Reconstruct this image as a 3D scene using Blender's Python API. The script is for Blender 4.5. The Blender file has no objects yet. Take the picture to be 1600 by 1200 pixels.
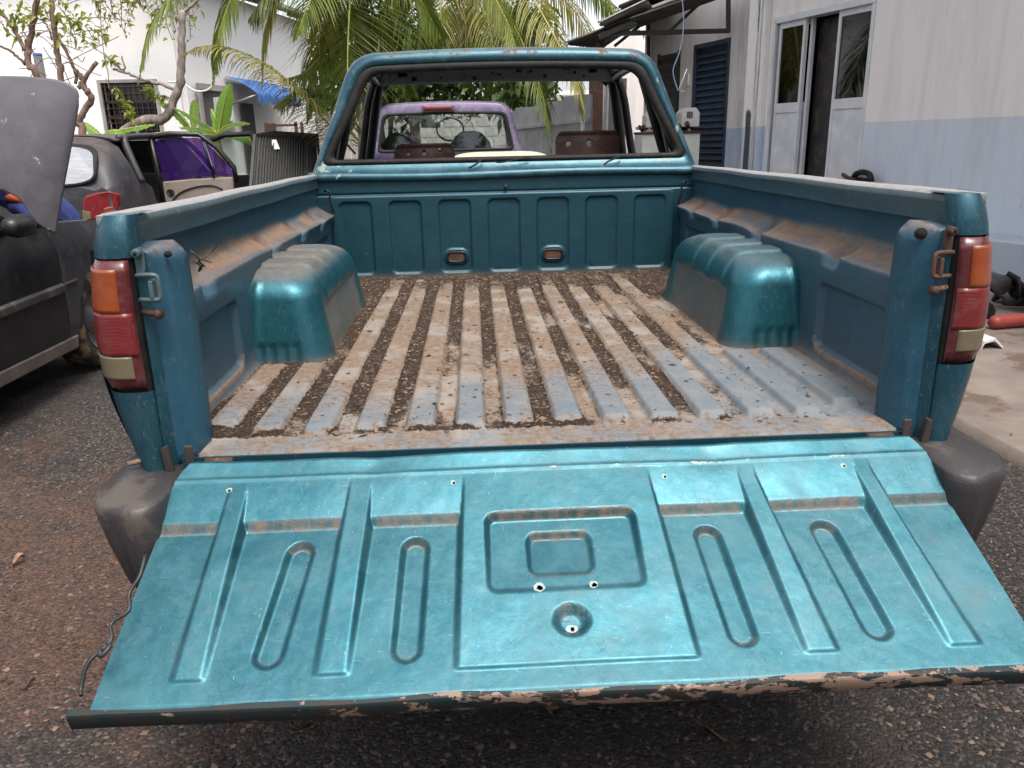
import bpy, math, random
import numpy as np
from mathutils import Vector, noise as mnoise
random.seed(7); rng = np.random.default_rng(7)
S = bpy.context.scene
C = S.collection
# ------------------------------------------------------------ camera, sky, sun, exposure
cam_d = bpy.data.cameras.new('camera'); cam = bpy.data.objects.new('camera', cam_d); C.objects.link(cam)
cam_d.sensor_width = 36; cam_d.lens = 36*1230/1600; cam_d.clip_start = .05; cam_d.clip_end = 500
yaw, pitch, roll = 0.0409, 0.2978, -0.0224
fw = Vector((math.sin(yaw)*math.cos(pitch), math.cos(yaw)*math.cos(pitch), -math.sin(pitch)))
rt = Vector((math.cos(yaw), -math.sin(yaw), 0)); up = rt.cross(fw)
rt2 = rt*math.cos(roll)+up*math.sin(roll); up2 = -rt*math.sin(roll)+up*math.cos(roll)
from mathutils import Matrix
cam.matrix_world = Matrix(((rt2.x, up2.x, -fw.x, -.1389), (rt2.y, up2.y, -fw.y, -1.4423), (rt2.z, up2.z, -fw.z, 1.2662), (0, 0, 0, 1)))
S.camera = cam
W = bpy.data.worlds.new('World'); S.world = W; W.use_nodes = True
nt = W.node_tree; nt.nodes.clear()
sk = nt.nodes.new('ShaderNodeTexSky'); sk.sky_type = 'NISHITA'; sk.sun_disc = False
SUN_EL, SUN_AZ = math.radians(64), math.radians(158)      # azimuth clockwise from +Y
sk.sun_elevation = SUN_EL; sk.sun_rotation = SUN_AZ; sk.air_density = 1.0; sk.dust_density = 3.5
hs = nt.nodes.new('ShaderNodeHueSaturation'); hs.inputs['Saturation'].default_value = .22
bgn = nt.nodes.new('ShaderNodeBackground'); bgn.inputs['Strength'].default_value = .15
wo = nt.nodes.new('ShaderNodeOutputWorld')
nt.links.new(sk.outputs[0], hs.inputs['Color']); nt.links.new(hs.outputs[0], bgn.inputs[0]); nt.links.new(bgn.outputs[0], wo.inputs[0])
sd = bpy.data.lights.new('sun', 'SUN'); sd.energy = 1.3; sd.angle = math.radians(16); sd.color = (1, .95, .88)
so = bpy.data.objects.new('sun', sd); C.objects.link(so)
dv = Vector((math.sin(SUN_AZ)*math.cos(SUN_EL), math.cos(SUN_AZ)*math.cos(SUN_EL), math.sin(SUN_EL)))
so.rotation_euler = dv.to_track_quat('Z', 'Y').to_euler(); so.location = (0, 0, 30)
S.view_settings.view_transform = 'Standard'; S.view_settings.look = 'None'
S.view_settings.gamma = 1; S.view_settings.use_curve_mapping = False; S.view_settings.exposure = 1.1
S.render.engine = 'CYCLES'

# ------------------------------------------------------------ materials
def ramp(nt, fac, stops):
    r = nt.nodes.new('ShaderNodeValToRGB'); e = r.color_ramp.elements
    while len(e) < len(stops): e.new(.5)
    for i, (p, c) in enumerate(stops):
        e[i].position = p; e[i].color = (c, c, c, 1) if not hasattr(c, '__len__') else (*c[:3], 1)
    nt.links.new(fac, r.inputs[0]); return r.outputs[0]
def noise(nt, scale, detail=4, rough=.55, vec=None, sc3=None, dist=0):
    n = nt.nodes.new('ShaderNodeTexNoise'); n.inputs['Scale'].default_value = scale
    n.inputs['Detail'].default_value = detail; n.inputs['Roughness'].default_value = rough; n.inputs['Distortion'].default_value = dist
    if vec is None:
        tc = nt.nodes.new('ShaderNodeTexCoord'); vec = tc.outputs['Object']
    if sc3:
        mp = nt.nodes.new('ShaderNodeMapping'); mp.inputs['Scale'].default_value = sc3
        nt.links.new(vec, mp.inputs[0]); vec = mp.outputs[0]
    nt.links.new(vec, n.inputs['Vector']); return n.outputs['Fac']
def mix(nt, fac, a, b):
    m = nt.nodes.new('ShaderNodeMix'); m.data_type = 'RGBA'
    for s, v in ((m.inputs[0], fac), (m.inputs[6], a), (m.inputs[7], b)):
        if hasattr(v, 'is_linked'): nt.links.new(v, s)
        elif hasattr(v, '__len__'): s.default_value = (*v[:3], 1)
        else: s.default_value = v
    return m.outputs[2]
def mth(nt, op, a, b=0, clamp=False):
    m = nt.nodes.new('ShaderNodeMath'); m.operation = op; m.use_clamp = clamp
    for s, v in ((m.inputs[0], a), (m.inputs[1], b)):
        if hasattr(v, 'is_linked'): nt.links.new(v, s)
        else: s.default_value = v
    return m.outputs[0]
def attr(nt, name):
    a = nt.nodes.new('ShaderNodeAttribute'); a.attribute_name = name; return a.outputs['Fac']
def newmat(name):
    m = bpy.data.materials.new(name); m.use_nodes = True
    return m, m.node_tree, m.node_tree.nodes['Principled BSDF']
def put(nt, sock, v):
    if hasattr(v, 'is_linked'): nt.links.new(v, sock)
    elif hasattr(v, '__len__'): sock.default_value = (*v[:3], 1)
    else: sock.default_value = v
def bump(nt, b, h, strength=.3, dist=.01):
    n = nt.nodes.new('ShaderNodeBump'); n.inputs['Strength'].default_value = strength; n.inputs['Distance'].default_value = dist
    nt.links.new(h, n.inputs['Height']); nt.links.new(n.outputs[0], b.inputs['Normal'])
def M(name, c1, c2=None, sc=6, rough=.6, metal=0, bs=0, bsc=60, lo=.35, hi=.65, c3=None, t3=.62, sc3=14, aniso=None, coat=0, trans=0, subs=0, spec=.5):
    m, nt, b = newmat(name)
    col = c1
    if c2 is not None:
        f = ramp(nt, noise(nt, sc, 5, .6, sc3=aniso), [(lo, 0), (hi, 1)]); col = mix(nt, f, c1, c2)
    if c3 is not None:
        f = ramp(nt, noise(nt, sc3, 6, .65), [(t3, 0), (t3+.05, 1)]); col = mix(nt, f, col, c3)
    put(nt, b.inputs['Base Color'], col)
    rn = noise(nt, sc*3, 3); put(nt, b.inputs['Roughness'], mth(nt, 'ADD', mth(nt, 'MULTIPLY', rn, .25), rough-.125))
    b.inputs['Metallic'].default_value = metal; b.inputs['Coat Weight'].default_value = coat; b.inputs['Coat Roughness'].default_value = .15
    b.inputs['Specular IOR Level'].default_value = spec
    b.inputs['Transmission Weight'].default_value = trans
    if bs: bump(nt, b, noise(nt, bsc, 4, .6), bs, .004)
    return m
def upmask(nt, lo, hi):
    g = nt.nodes.new('ShaderNodeNewGeometry'); s = nt.nodes.new('ShaderNodeSeparateXYZ'); nt.links.new(g.outputs['Normal'], s.inputs[0])
    return ramp(nt, s.outputs['Z'], [(lo, 0), (hi, 1)])
SAND = (.25, .16, .105); SAND2 = (.16, .10, .066)
def paint(name, ca, cb, chip=.74, dust=.35, metal=.55, rough=.34, chipcol=(.33, .38, .36), rustc=(.12, .045, .02), rust=.8, fade=(.25, .42, .45), fadeamt=.3, mottle=.12, crack=False):
    m, nt, b = newmat(name)
    col = mix(nt, ramp(nt, noise(nt, 3.5, 5, .6), [(.3, 0), (.7, 1)]), ca, cb)
    col = mix(nt, mth(nt, 'MULTIPLY', ramp(nt, noise(nt, 34, 8, .78, dist=.5), [(.42, 0), (.7, 1)]), mottle), col, fade)
    fine = noise(nt, 90, 5, .7)
    # chalky oxidised blotches
    fd = mth(nt, 'MULTIPLY', ramp(nt, noise(nt, 9, 6, .7, dist=.6), [(.46, 0), (.66, 1)]), fadeamt)
    fd2 = mth(nt, 'ADD', fd, mth(nt, 'MULTIPLY', attr(nt, 'fade'), mth(nt, 'ADD', mth(nt, 'MULTIPLY', noise(nt, 30, 5, .7), .7), .3)), True)
    col = mix(nt, fd2, col, fade)
    # fine scratches: stretched noise in two directions
    s1 = ramp(nt, noise(nt, 26, 3, .6, sc3=(.5, 6, 4), dist=1.2), [(.72, 0), (.76, 1)])
    s2 = ramp(nt, noise(nt, 30, 3, .6, sc3=(8, .4, 3), dist=.5), [(.71, 0), (.74, 1)])
    sp = ramp(nt, noise(nt, 120, 4, .7), [(.74, 0), (.77, 1)])
    scr = mth(nt, 'MAXIMUM', mth(nt, 'MAXIMUM', s1, s2), sp)
    col = mix(nt, mth(nt, 'MULTIPLY', scr, .3), col, (.38, .44, .45))
    if crack:
        vo = nt.nodes.new('ShaderNodeTexVoronoi'); vo.feature = 'DISTANCE_TO_EDGE'; vo.inputs['Scale'].default_value = 42
        tc = nt.nodes.new('ShaderNodeTexCoord'); wv = nt.nodes.new('ShaderNodeTexNoise'); wv.inputs['Scale'].default_value = 30; nt.links.new(tc.outputs['Object'], wv.inputs['Vector'])
        va = nt.nodes.new('ShaderNodeVectorMath'); va.operation = 'MULTIPLY_ADD'; nt.links.new(wv.outputs['Color'], va.inputs[0]); va.inputs[1].default_value = (.03, .03, .03); nt.links.new(tc.outputs['Object'], va.inputs[2]); nt.links.new(va.outputs[0], vo.inputs['Vector'])
        ck = mth(nt, 'MULTIPLY', ramp(nt, vo.outputs['Distance'], [(.0, 1), (.035, 0)]), ramp(nt, noise(nt, 5, 5, .65), [(.50, 0), (.60, 1)]))
        col = mix(nt, mth(nt, 'MULTIPLY', ck, .55), col, (.02, .06, .075))
        s3 = ramp(nt, noise(nt, 60, 2, .5, sc3=(3, .35, 1), dist=2.5), [(.70, 0), (.735, 1)]); s4 = ramp(nt, noise(nt, 70, 2, .5, sc3=(.3, 3, 1), dist=3), [(.71, 0), (.74, 1)])
        col = mix(nt, mth(nt, 'MULTIPLY', mth(nt, 'MAXIMUM', s3, s4), .28), col, (.35, .44, .46))
        col = mix(nt, mth(nt, 'MULTIPLY', ramp(nt, noise(nt, 7, 7, .75), [(.60, 0), (.75, 1)]), .35), col, (.13, .10, .08))
    # chips down to primer
    ch = ramp(nt, mth(nt, 'ADD', noise(nt, 11, 8, .72, dist=.4), mth(nt, 'MULTIPLY', attr(nt, 'chip'), .32)), [(chip, 0), (chip+.012, 1)])
    col = mix(nt, ch, col, chipcol)
    rs = ramp(nt, mth(nt, 'ADD', noise(nt, 14, 8, .75), mth(nt, 'MULTIPLY', attr(nt, 'rust'), .3)), [(rust, 0), (rust+.03, 1)])
    col = mix(nt, rs, col, rustc)
    # sand and dust
    dn = noise(nt, 18, 7, .7); film = mth(nt, 'MULTIPLY', mth(nt, 'MULTIPLY', upmask(nt, .55, 1), ramp(nt, dn, [(.35, .2), (.7, 1)])), dust)
    film = mth(nt, 'ADD', film, mth(nt, 'MULTIPLY', ramp(nt, noise(nt, 70, 5, .8, sc3=(1, 1, .35)), [(.5, 0), (.75, 1)]), dust*.45), True)
    sa = attr(nt, 'sand')
    sn = mth(nt, 'MULTIPLY', sa, mth(nt, 'ADD', mth(nt, 'MULTIPLY', fine, 1.1), .45), True)
    film = mth(nt, 'ADD', film, mth(nt, 'MULTIPLY', ramp(nt, noise(nt, 150, 3, .7, sc3=(1, 1, .5)), [(.58, 0), (.68, 1)]), dust*.9), True)
    dm = mth(nt, 'MAXIMUM', film, sn)
    sc = mix(nt, ramp(nt, noise(nt, 40, 6, .7), [(.35, 0), (.65, 1)]), SAND, SAND2)
    col = mix(nt, dm, col, sc)
    put(nt, b.inputs['Base Color'], col)
    off = mth(nt, 'MAXIMUM', mth(nt, 'MAXIMUM', mth(nt, 'MAXIMUM', dm, ch), rs), mth(nt, 'MULTIPLY', fd2, .8))
    put(nt, b.inputs['Metallic'], mth(nt, 'MULTIPLY', mth(nt, 'SUBTRACT', 1, off, True), metal))
    rb = mth(nt, 'ADD', mth(nt, 'MULTIPLY', noise(nt, 7, 5, .7), .22), rough-.08)
    put(nt, b.inputs['Roughness'], mth(nt, 'ADD', rb, mth(nt, 'MULTIPLY', off, .45), True))
    b.inputs['Coat Weight'].default_value = .12; b.inputs['Coat Roughness'].default_value = .3
    bump(nt, b, mth(nt, 'ADD', mth(nt, 'MULTIPLY', fine, mth(nt, 'ADD', mth(nt, 'MULTIPLY', dm, 1.4), .22)), mth(nt, 'MULTIPLY', noise(nt, 8, 3), 2.5)), .32, .004)
    return m
TEAL = paint('teal_paint', (.010, .062, .092), (.018, .086, .120), fadeamt=.12, fade=(.09, .17, .2))
TEALG = paint('teal_tailgate_paint', (.015, .102, .136), (.028, .135, .168), dust=.05, fadeamt=.3, fade=(.075, .185, .215), rough=.36, metal=.78, mottle=.5, crack=True)
TEALB = paint('teal_shaded_bulkhead_paint', (.006, .046, .068), (.010, .058, .082), dust=.06, fadeamt=.05, fade=(.05, .1, .12), metal=.4, rough=.42)  # truck teal darkened to hold the shade on the bulkhead
TEALD = paint('dusty_inner_paint', (.011, .068, .112), (.020, .095, .148), dust=.26, fadeamt=.1, metal=.35, rough=.45, fade=(.08, .13, .17))
TEALR = paint('roof_paint', (.012, .060, .088), (.02, .082, .112), dust=.10, fadeamt=.35, chip=.68, rust=.70, fade=(.10, .20, .22), chipcol=(.26, .30, .26))
WELL = paint('wheel_well_paint', (.010, .095, .130), (.018, .125, .160), dust=.25, fadeamt=.08, metal=.65, rough=.36, fade=(.06, .15, .18))
RAILP = paint('dusty_glare_rail_paint', (.016, .075, .11), (.026, .10, .135), dust=.25, fadeamt=.04, mottle=.04, fade=(.52, .50, .48), metal=.4, chip=.70, chipcol=(.3, .33, .3))  # pale fade colour carries sky glare as well as dust
PURPLE = paint('purple_paint', (.085, .062, .125), (.12, .09, .155), dust=.2, fadeamt=.5, fade=(.28, .24, .32), metal=.4, chipcol=(.5, .45, .55), rough=.4)
DARKP = paint('dark_car_paint', (.010, .010, .013), (.016, .016, .019), dust=.12, fadeamt=.25, fade=(.04, .038, .04), metal=.4, chip=.8, rough=.3, chipcol=(.3, .3, .3))
GREYP = paint('grey_hood_paint', (.085, .077, .092), (.11, .10, .115), dust=.05, fadeamt=.3, fade=(.14, .135, .14), metal=.3, chip=.69, rough=.5, chipcol=(.4, .36, .34))
SLATEP = paint('slate_car_paint', (.028, .028, .037), (.042, .042, .05), dust=.4, fadeamt=.4, fade=(.1, .095, .095), metal=.3, chip=.7, rough=.5, chipcol=(.24, .2, .16), rust=.72)
# peeled lip of the tailgate
def peel():
    m, nt, b = newmat('peeled_lip_paint')
    tc = nt.nodes.new('ShaderNodeTexCoord'); sx = nt.nodes.new('ShaderNodeSeparateXYZ'); nt.links.new(tc.outputs['Object'], sx.inputs[0])
    side = ramp(nt, mth(nt, 'ADD', mth(nt, 'MULTIPLY', sx.outputs['X'], .6), .5), [(.02, .0), (.30, .08), (.50, .15), (.8, .18), (.97, .02)])
    n = mth(nt, 'ADD', noise(nt, 30, 8, .7, sc3=(.6, 1, 1.4), dist=.3), mth(nt, 'ADD', side, .01))
    f = ramp(nt, n, [(.66, 0), (.672, 1)])
    base = mix(nt, ramp(nt, noise(nt, 22, 6), [(.4, 0), (.6, 1)]), (.006, .018, .022), (.022, .018, .014))
    col = mix(nt, f, base, mix(nt, noise(nt, 30, 5), (.27, .175, .13), (.2, .135, .10)))
    put(nt, b.inputs['Base Color'], col); b.inputs['Roughness'].default_value = .55
    bump(nt, b, f, .3, .002); return m
PEEL = peel()
def floor_mat():
    m, nt, b = newmat('bed_floor_dirt')
    soil_shade, sand, bare = attr(nt, 'soil_shade'), attr(nt, 'sand'), attr(nt, 'bare')
    g = noise(nt, 220, 5, .8); g2 = noise(nt, 60, 6, .75)
    cb = mix(nt, ramp(nt, noise(nt, 14, 6, .7), [(.35, 0), (.68, 1)]), (.12, .155, .185), (.20, .19, .185))
    cb = mix(nt, ramp(nt, noise(nt, 45, 6, .7), [(.62, 0), (.68, 1)]), cb, (.10, .19, .25))
    cs = mix(nt, ramp(nt, g2, [(.35, 0), (.65, 1)]), (.26, .19, .14), (.12, .083, .060))
    cs = mix(nt, ramp(nt, noise(nt, 8, 4, .6), [(.5, 0), (.62, 1)]), cs, (.25, .215, .185))
    cd = mix(nt, ramp(nt, g, [(.42, 0), (.62, 1)]), (.016, .010, .007), (.085, .052, .034))
    fs = ramp(nt, mth(nt, 'ADD', sand, mth(nt, 'MULTIPLY', mth(nt, 'SUBTRACT', g2, .5), 1.1)), [(.42, 0), (.62, 1)])
    col = mix(nt, fs, cb, cs)
    fo = ramp(nt, mth(nt, 'ADD', soil_shade, mth(nt, 'MULTIPLY', mth(nt, 'SUBTRACT', mth(nt, 'ADD', mth(nt, 'MULTIPLY', g, .6), mth(nt, 'MULTIPLY', g2, .4)), .5), 1.6)), [(.44, 0), (.54, 1)])
    col = mix(nt, fo, col, cd)
    col = mix(nt, mth(nt, 'MULTIPLY', ramp(nt, noise(nt, 260, 3, .8), [(.60, 0), (.66, 1)]), mth(nt, 'ADD', mth(nt, 'MULTIPLY', fs, .5), .25)), col, (.05, .032, .022))
    put(nt, b.inputs['Base Color'], col); b.inputs['Specular IOR Level'].default_value = .25
    put(nt, b.inputs['Roughness'], mth(nt, 'ADD', mth(nt, 'MULTIPLY', fs, .3), .55))
    bump(nt, b, mth(nt, 'MULTIPLY', g, mth(nt, 'ADD', mth(nt, 'MULTIPLY', fo, .9), .15)), .9, .006)
    return m
FLOOR = floor_mat()
def ground_mat():
    m, nt, b = newmat('dirty_asphalt')
    v = nt.nodes.new('ShaderNodeTexVoronoi'); v.inputs['Scale'].default_value = 120
    tc = nt.nodes.new('ShaderNodeTexCoord'); nt.links.new(tc.outputs['Object'], v.inputs['Vector'])
    sp = nt.nodes.new('ShaderNodeSeparateColor'); nt.links.new(v.outputs['Color'], sp.inputs[0])
    asp = mix(nt, ramp(nt, sp.outputs[0], [(0, 0), (1, 1)]), (.012, .010, .011), (.10, .083, .080))
    asp = mix(nt, ramp(nt, sp.outputs[1], [(.86, 0), (.92, 1)]), asp, (.24, .19, .155))
    dirt = mix(nt, ramp(nt, sp.outputs[2], [(0, 0), (1, 1)]), (.08, .042, .028), (.26, .135, .085))
    big = noise(nt, 1.1, 7, .68, dist=.5); med = noise(nt, 26, 6, .75)
    f = ramp(nt, mth(nt, 'ADD', mth(nt, 'ADD', big, mth(nt, 'MULTIPLY', mth(nt, 'SUBTRACT', med, .5), .6)), mth(nt, 'MULTIPLY', attr(nt, 'dirt'), .17)), [(.58, 0), (.74, 1)])
    col = mix(nt, mth(nt, 'MULTIPLY', f, .8), asp, dirt)
    col = mix(nt, mth(nt, 'MULTIPLY', attr(nt, 'painted_shade'), .92), col, (.010, .008, .008))  # near-black mix paints shade onto the asphalt
    col = mix(nt, mth(nt, 'MULTIPLY', ramp(nt, noise(nt, 2.3, 5, .6), [(.5, 0), (.7, 1)]), .25), col, (.10, .075, .06))
    put(nt, b.inputs['Base Color'], col)
    put(nt, b.inputs['Roughness'], ramp(nt, noise(nt, 3, 5, .6), [(.35, .5), (.6, .85)]))
    h = mth(nt, 'ADD', mth(nt, 'MULTIPLY', v.outputs['Distance'], -.8), mth(nt, 'MULTIPLY', noise(nt, 140, 4, .8), .7))
    bump(nt, b, h, 1.0, .016); return m
GROUND = ground_mat()
CONC = M('worn_concrete', (.15, .115, .095), (.23, .185, .155), 3, .8, bs=.5, bsc=90, c3=(.12, .078, .058), t3=.55, sc3=2.5)
def wall_mat(name, top, low, zsplit, streak=.5, stain=(.10, .085, .08), grime=0.0):
    m, nt, b = newmat(name)
    g = nt.nodes.new('ShaderNodeNewGeometry'); sx = nt.nodes.new('ShaderNodeSeparateXYZ'); nt.links.new(g.outputs['Position'], sx.inputs[0])
    col = top
    wn = noise(nt, 30, 3, .6, vec=g.outputs['Position'])
    stn = noise(nt, 2.6, 7, .72, vec=g.outputs['Position'], sc3=(1.6, 1.6, .22), dist=.35)
    st = ramp(nt, stn, [(.46, 0), (.72, 1)])
    if low is not None:
        f = ramp(nt, mth(nt, 'ADD', sx.outputs['Z'], mth(nt, 'MULTIPLY', wn, .004)), [(0, 0), (1, 1)])
        mm = mth(nt, 'LESS_THAN', mth(nt, 'ADD', sx.outputs['Z'], mth(nt, 'MULTIPLY', wn, .01)), zsplit)
        lowc = mix(nt, ramp(nt, noise(nt, 7, 6, .7, vec=g.outputs['Position'], sc3=(1.4, 1.4, .25)), [(.38, 0), (.64, 1)]), low, tuple(.5*a+.5*c for a, c in zip(low, (.6, .62, .68))))
        lowc = mix(nt, ramp(nt, noise(nt, 9, 6, .75, vec=g.outputs['Position'], sc3=(2.2, 2.2, .3)), [(.62, 0), (.74, .7)]), lowc, (.17, .24, .42))
        col = mix(nt, mm, top, lowc)
    col = mix(nt, mth(nt, 'MULTIPLY', st, streak), col, stain)
    if grime:
        gm = ramp(nt, mth(nt, 'ADD', noise(nt, 6, 7, .75, vec=g.outputs['Position'], sc3=(3, 3, .3)), mth(nt, 'MULTIPLY', attr(nt, 'grime'), .5)), [(.62, 0), (.8, 1)])
        col = mix(nt, mth(nt, 'MULTIPLY', gm, grime), col, (.05, .045, .045))
    put(nt, b.inputs['Base Color'], col); b.inputs['Roughness'].default_value = .85; b.inputs['Specular IOR Level'].default_value = .2
    bump(nt, b, noise(nt, 45, 5, .7, vec=g.outputs['Position']), .25, .006); return m
HOUSEW = wall_mat('white_house_plaster', (.80, .77, .75), None, 0, .05, (.5, .46, .42))
SHOPW = wall_mat('shop_plaster', (.76, .71, .69), (.53, .58, .66), 1.385, .30, (.33, .28, .26), .5)
SHOPC = wall_mat('shop_column_plaster', (.78, .74, .72), (.43, .53, .67), 1.385, .5, (.2, .17, .16), .95)
PLAT = wall_mat('platform_plaster', (.42, .46, .53), None, 0, .4, (.2, .19, .2), .5)
ALU = M('white_aluminium', (.62, .63, .65), (.5, .51, .53), 5, .4, .0)
BLACKR = M('black_rubber', (.007, .007, .007), (.018, .016, .015), 20, .65, bs=.2, spec=.3, c3=(.04, .028, .022), t3=.62, sc3=18)
GREYPL = M('grey_bumper_plastic', (.030, .026, .028), (.045, .038, .039), 7, .5, bs=.25, bsc=220, c3=(.075, .06, .05), t3=.55, sc3=7)
DARKM = M('dark_underbody_steel', (.02, .017, .016), (.05, .035, .028), 12, .75, bs=.3)
RUSTM = M('rusty_steel', (.10, .045, .025), (.05, .028, .02), 14, .75, .1, bs=.5, bsc=90, c3=(.22, .10, .045), t3=.6, sc3=25)
RUSTSEAT = M('rusty_seat_plate', (.045, .028, .024), (.09, .045, .03), 12, .55, .2, bs=.3, c3=(.16, .06, .03), t3=.6, sc3=16)
LATCHG = M('faded_latch_paint', (.05, .09, .10), (.10, .14, .145), 25, .5, .2, c3=(.15, .06, .03), t3=.64, sc3=30)
STEEL = M('bare_steel', (.45, .45, .44), (.3, .29, .28), 30, .4, .6)
HEADP = M('dusty_header_paint', (.28, .34, .32), (.36, .4, .37), 10, .6, bs=.3, c3=(.09, .045, .03), t3=.57, sc3=12)
HOLE = M('dark_hole', (.004, .004, .004), rough=.9)
def lens(name, c, c2, ridge=None):
    m, nt, b = newmat(name)
    col = mix(nt, ramp(nt, noise(nt, 12, 5, .65), [(.35, 0), (.7, 1)]), c, c2)
    col = mix(nt, mth(nt, 'MULTIPLY', ramp(nt, noise(nt, 40, 6, .75), [(.5, 0), (.75, 1)]), .35), col, (.2, .14, .12))
    put(nt, b.inputs['Base Color'], col); b.inputs['Roughness'].default_value = .3; b.inputs['Coat Weight'].default_value = .4; b.inputs['Coat Roughness'].default_value = .2
    if ridge:
        w = nt.nodes.new('ShaderNodeTexWave'); w.inputs['Scale'].default_value = ridge[1]; w.bands_direction = ridge[0]
        tc = nt.nodes.new('ShaderNodeTexCoord'); nt.links.new(tc.outputs['Object'], w.inputs['Vector']); bump(nt, b, w.outputs['Fac'], .3, .0015)
    return m
LRED = lens('red_lens', (.17, .010, .010), (.12, .010, .010), ('Z', 120))
LFRAME = lens('red_lens_border', (.10, .012, .014), (.075, .014, .016))
LORG = lens('orange_lens', (.30, .060, .010), (.20, .035, .008), ('X', 130))
LWHT = lens('clear_lens', (.17, .14, .08), (.12, .095, .055), ('X', 130))
LPINK = lens('red_lens_faded', (.20, .010, .016), (.16, .012, .014))
def glass(name, tint, rough=.03, alpha=.35, spec=.5):
    m, nt, b = newmat(name)
    tr = nt.nodes.new('ShaderNodeBsdfTransparent'); tr.inputs[0].default_value = (*tint, 1)
    gl = nt.nodes.new('ShaderNodeBsdfGlossy'); gl.inputs['Roughness'].default_value = rough; gl.inputs[0].default_value = (.9, .92, .95, 1)
    mx = nt.nodes.new('ShaderNodeMixShader'); fr = nt.nodes.new('ShaderNodeFresnel'); fr.inputs[0].default_value = 1.5
    f = mth(nt, 'ADD', fr.outputs[0], alpha*.3, True); nt.links.new(f, mx.inputs[0])
    nt.links.new(tr.outputs[0], mx.inputs[1]); nt.links.new(gl.outputs[0], mx.inputs[2])
    nt.links.new(mx.outputs[0], nt.nodes['Material Output'].inputs[0]); return m
GLASS = glass('dusty_glass', (.66, .76, .72), alpha=.05)
def film():
    m = glass('purple_film_glass', (.26, .13, .55), alpha=.15); nt = m.node_tree; out = nt.nodes['Material Output']; src = out.inputs[0].links[0].from_socket
    df = nt.nodes.new('ShaderNodeBsdfDiffuse'); df.inputs[0].default_value = (.05, .022, .14, 1); mx = nt.nodes.new('ShaderNodeMixShader'); mx.inputs[0].default_value = .45
    nt.links.new(src, mx.inputs[1]); nt.links.new(df.outputs[0], mx.inputs[2]); nt.links.new(mx.outputs[0], out.inputs[0]); return m
GLASSP = film()
GLASSD = glass('dark_window_glass', (.03, .03, .035), alpha=.04)
FILM = M('silver_window_film', (.26, .27, .29), (.42, .43, .45), 9, .35, .3, aniso=(1, 1, 18))
BLACKT = M('black_trim', (.007, .006, .006), (.02, .017, .016), 15, .4, c3=(.08, .06, .05), t3=.66)
BEIGE = M('beige_door_card', (.20, .16, .135), (.26, .21, .18), 6, .8, c3=(.2, .15, .12), t3=.62)
SEATF = M('dark_seat_fabric', (.03, .03, .04), (.05, .05, .06), 20, .9)
CREAM = M('cream_cover_paint', (.6, .56, .42), (.5, .46, .35), 4, .5)
TYRE = M('muddy_tyre', (.02, .018, .017), (.04, .03, .025), 10, .85, bs=.5, c3=(.20, .12, .07), t3=.5, sc3=9)
RIM = M('dull_rim', (.12, .11, .11), (.2, .18, .17), 10, .5, .5)
BARKB = M('brown_bark', (.10, .055, .038), (.24, .16, .12), 22, .85, bs=.7, bsc=50, aniso=(1, 1, .3))
BARKG = M('grey_bark', (.15, .12, .10), (.33, .27, .24), 20, .85, bs=.7, bsc=50, aniso=(1, 1, .3))
BARKP = M('palm_trunk_bark', (.14, .10, .075), (.22, .17, .13), 14, .9, bs=.8, bsc=30)
def leafm(name, c1, c2, c3=None, rough=.45, tr=.35):
    m, nt, b = newmat(name)
    oi = nt.nodes.new('ShaderNodeObjectInfo')
    a = attr(nt, 'tone')
    col = mix(nt, mth(nt, 'ADD', mth(nt, 'MULTIPLY', a, .75), mth(nt, 'MULTIPLY', oi.outputs['Random'], .25)), c1, c2)
    if c3: col = mix(nt, ramp(nt, mth(nt, 'ADD', noise(nt, 5, 4), mth(nt, 'MULTIPLY', a, .25)), [(.62, 0), (.72, 1)]), col, c3)
    put(nt, b.inputs['Base Color'], col); b.inputs['Roughness'].default_value = rough
    tl = nt.nodes.new('ShaderNodeBsdfTranslucent'); put(nt, tl.inputs[0], col)
    mx = nt.nodes.new('ShaderNodeMixShader'); mx.inputs[0].default_value = tr
    nt.links.new(b.outputs[0], mx.inputs[1]); nt.links.new(tl.outputs[0], mx.inputs[2]); nt.links.new(mx.outputs[0], nt.nodes['Material Output'].inputs[0])
    return m
PALMG = leafm('green_palm_leaflets', (.075, .115, .02), (.25, .30, .055), tr=.5)
PALMY = leafm('yellow_palm_leaflets', (.24, .25, .045), (.50, .46, .11), (.36, .28, .13), tr=.5)
RACH = M('palm_rachis', (.30, .30, .08), (.45, .36, .10), 6, .6)
BANANA = leafm('banana_leaf', (.10, .24, .04), (.28, .48, .07), tr=.45)
LEAFY = leafm('yellow_green_leaf', (.16, .22, .03), (.42, .42, .07), tr=.5)
LEAFD = leafm('hedge_leaf', (.04, .08, .02), (.14, .2, .05), tr=.3)
DRYLEAF = leafm('dry_leaf', (.13, .06, .035), (.32, .17, .09), tr=.1)
BLUEC = M('blue_awning_cloth', (.02, .06, .25), (.05, .17, .42), 5, .7)
BLUEP = M('blue_painted_door', (.022, .036, .066), (.04, .06, .095), 12, .6, bs=.2)
BLUEO = M('blue_overalls', (.022, .035, .14), (.035, .055, .2), 12, .9, bs=.4, bsc=30)
ORANGE = M('orange_reflective_band', (.5, .09, .015), (.4, .07, .015), 10, .6)
SKIN = M('skin', (.32, .17, .11), (.36, .2, .13), 8, .6)
HAIR = M('dark_hair', (.015, .01, .008), (.03, .02, .015), 30, .8)
BOOT = M('black_boots', (.015, .014, .013), (.03, .025, .02), 10, .7)
BLACKM = M('black_painted_steel', (.012, .012, .013), (.03, .03, .03), 15, .45, c3=(.08, .04, .03), t3=.66)
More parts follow.
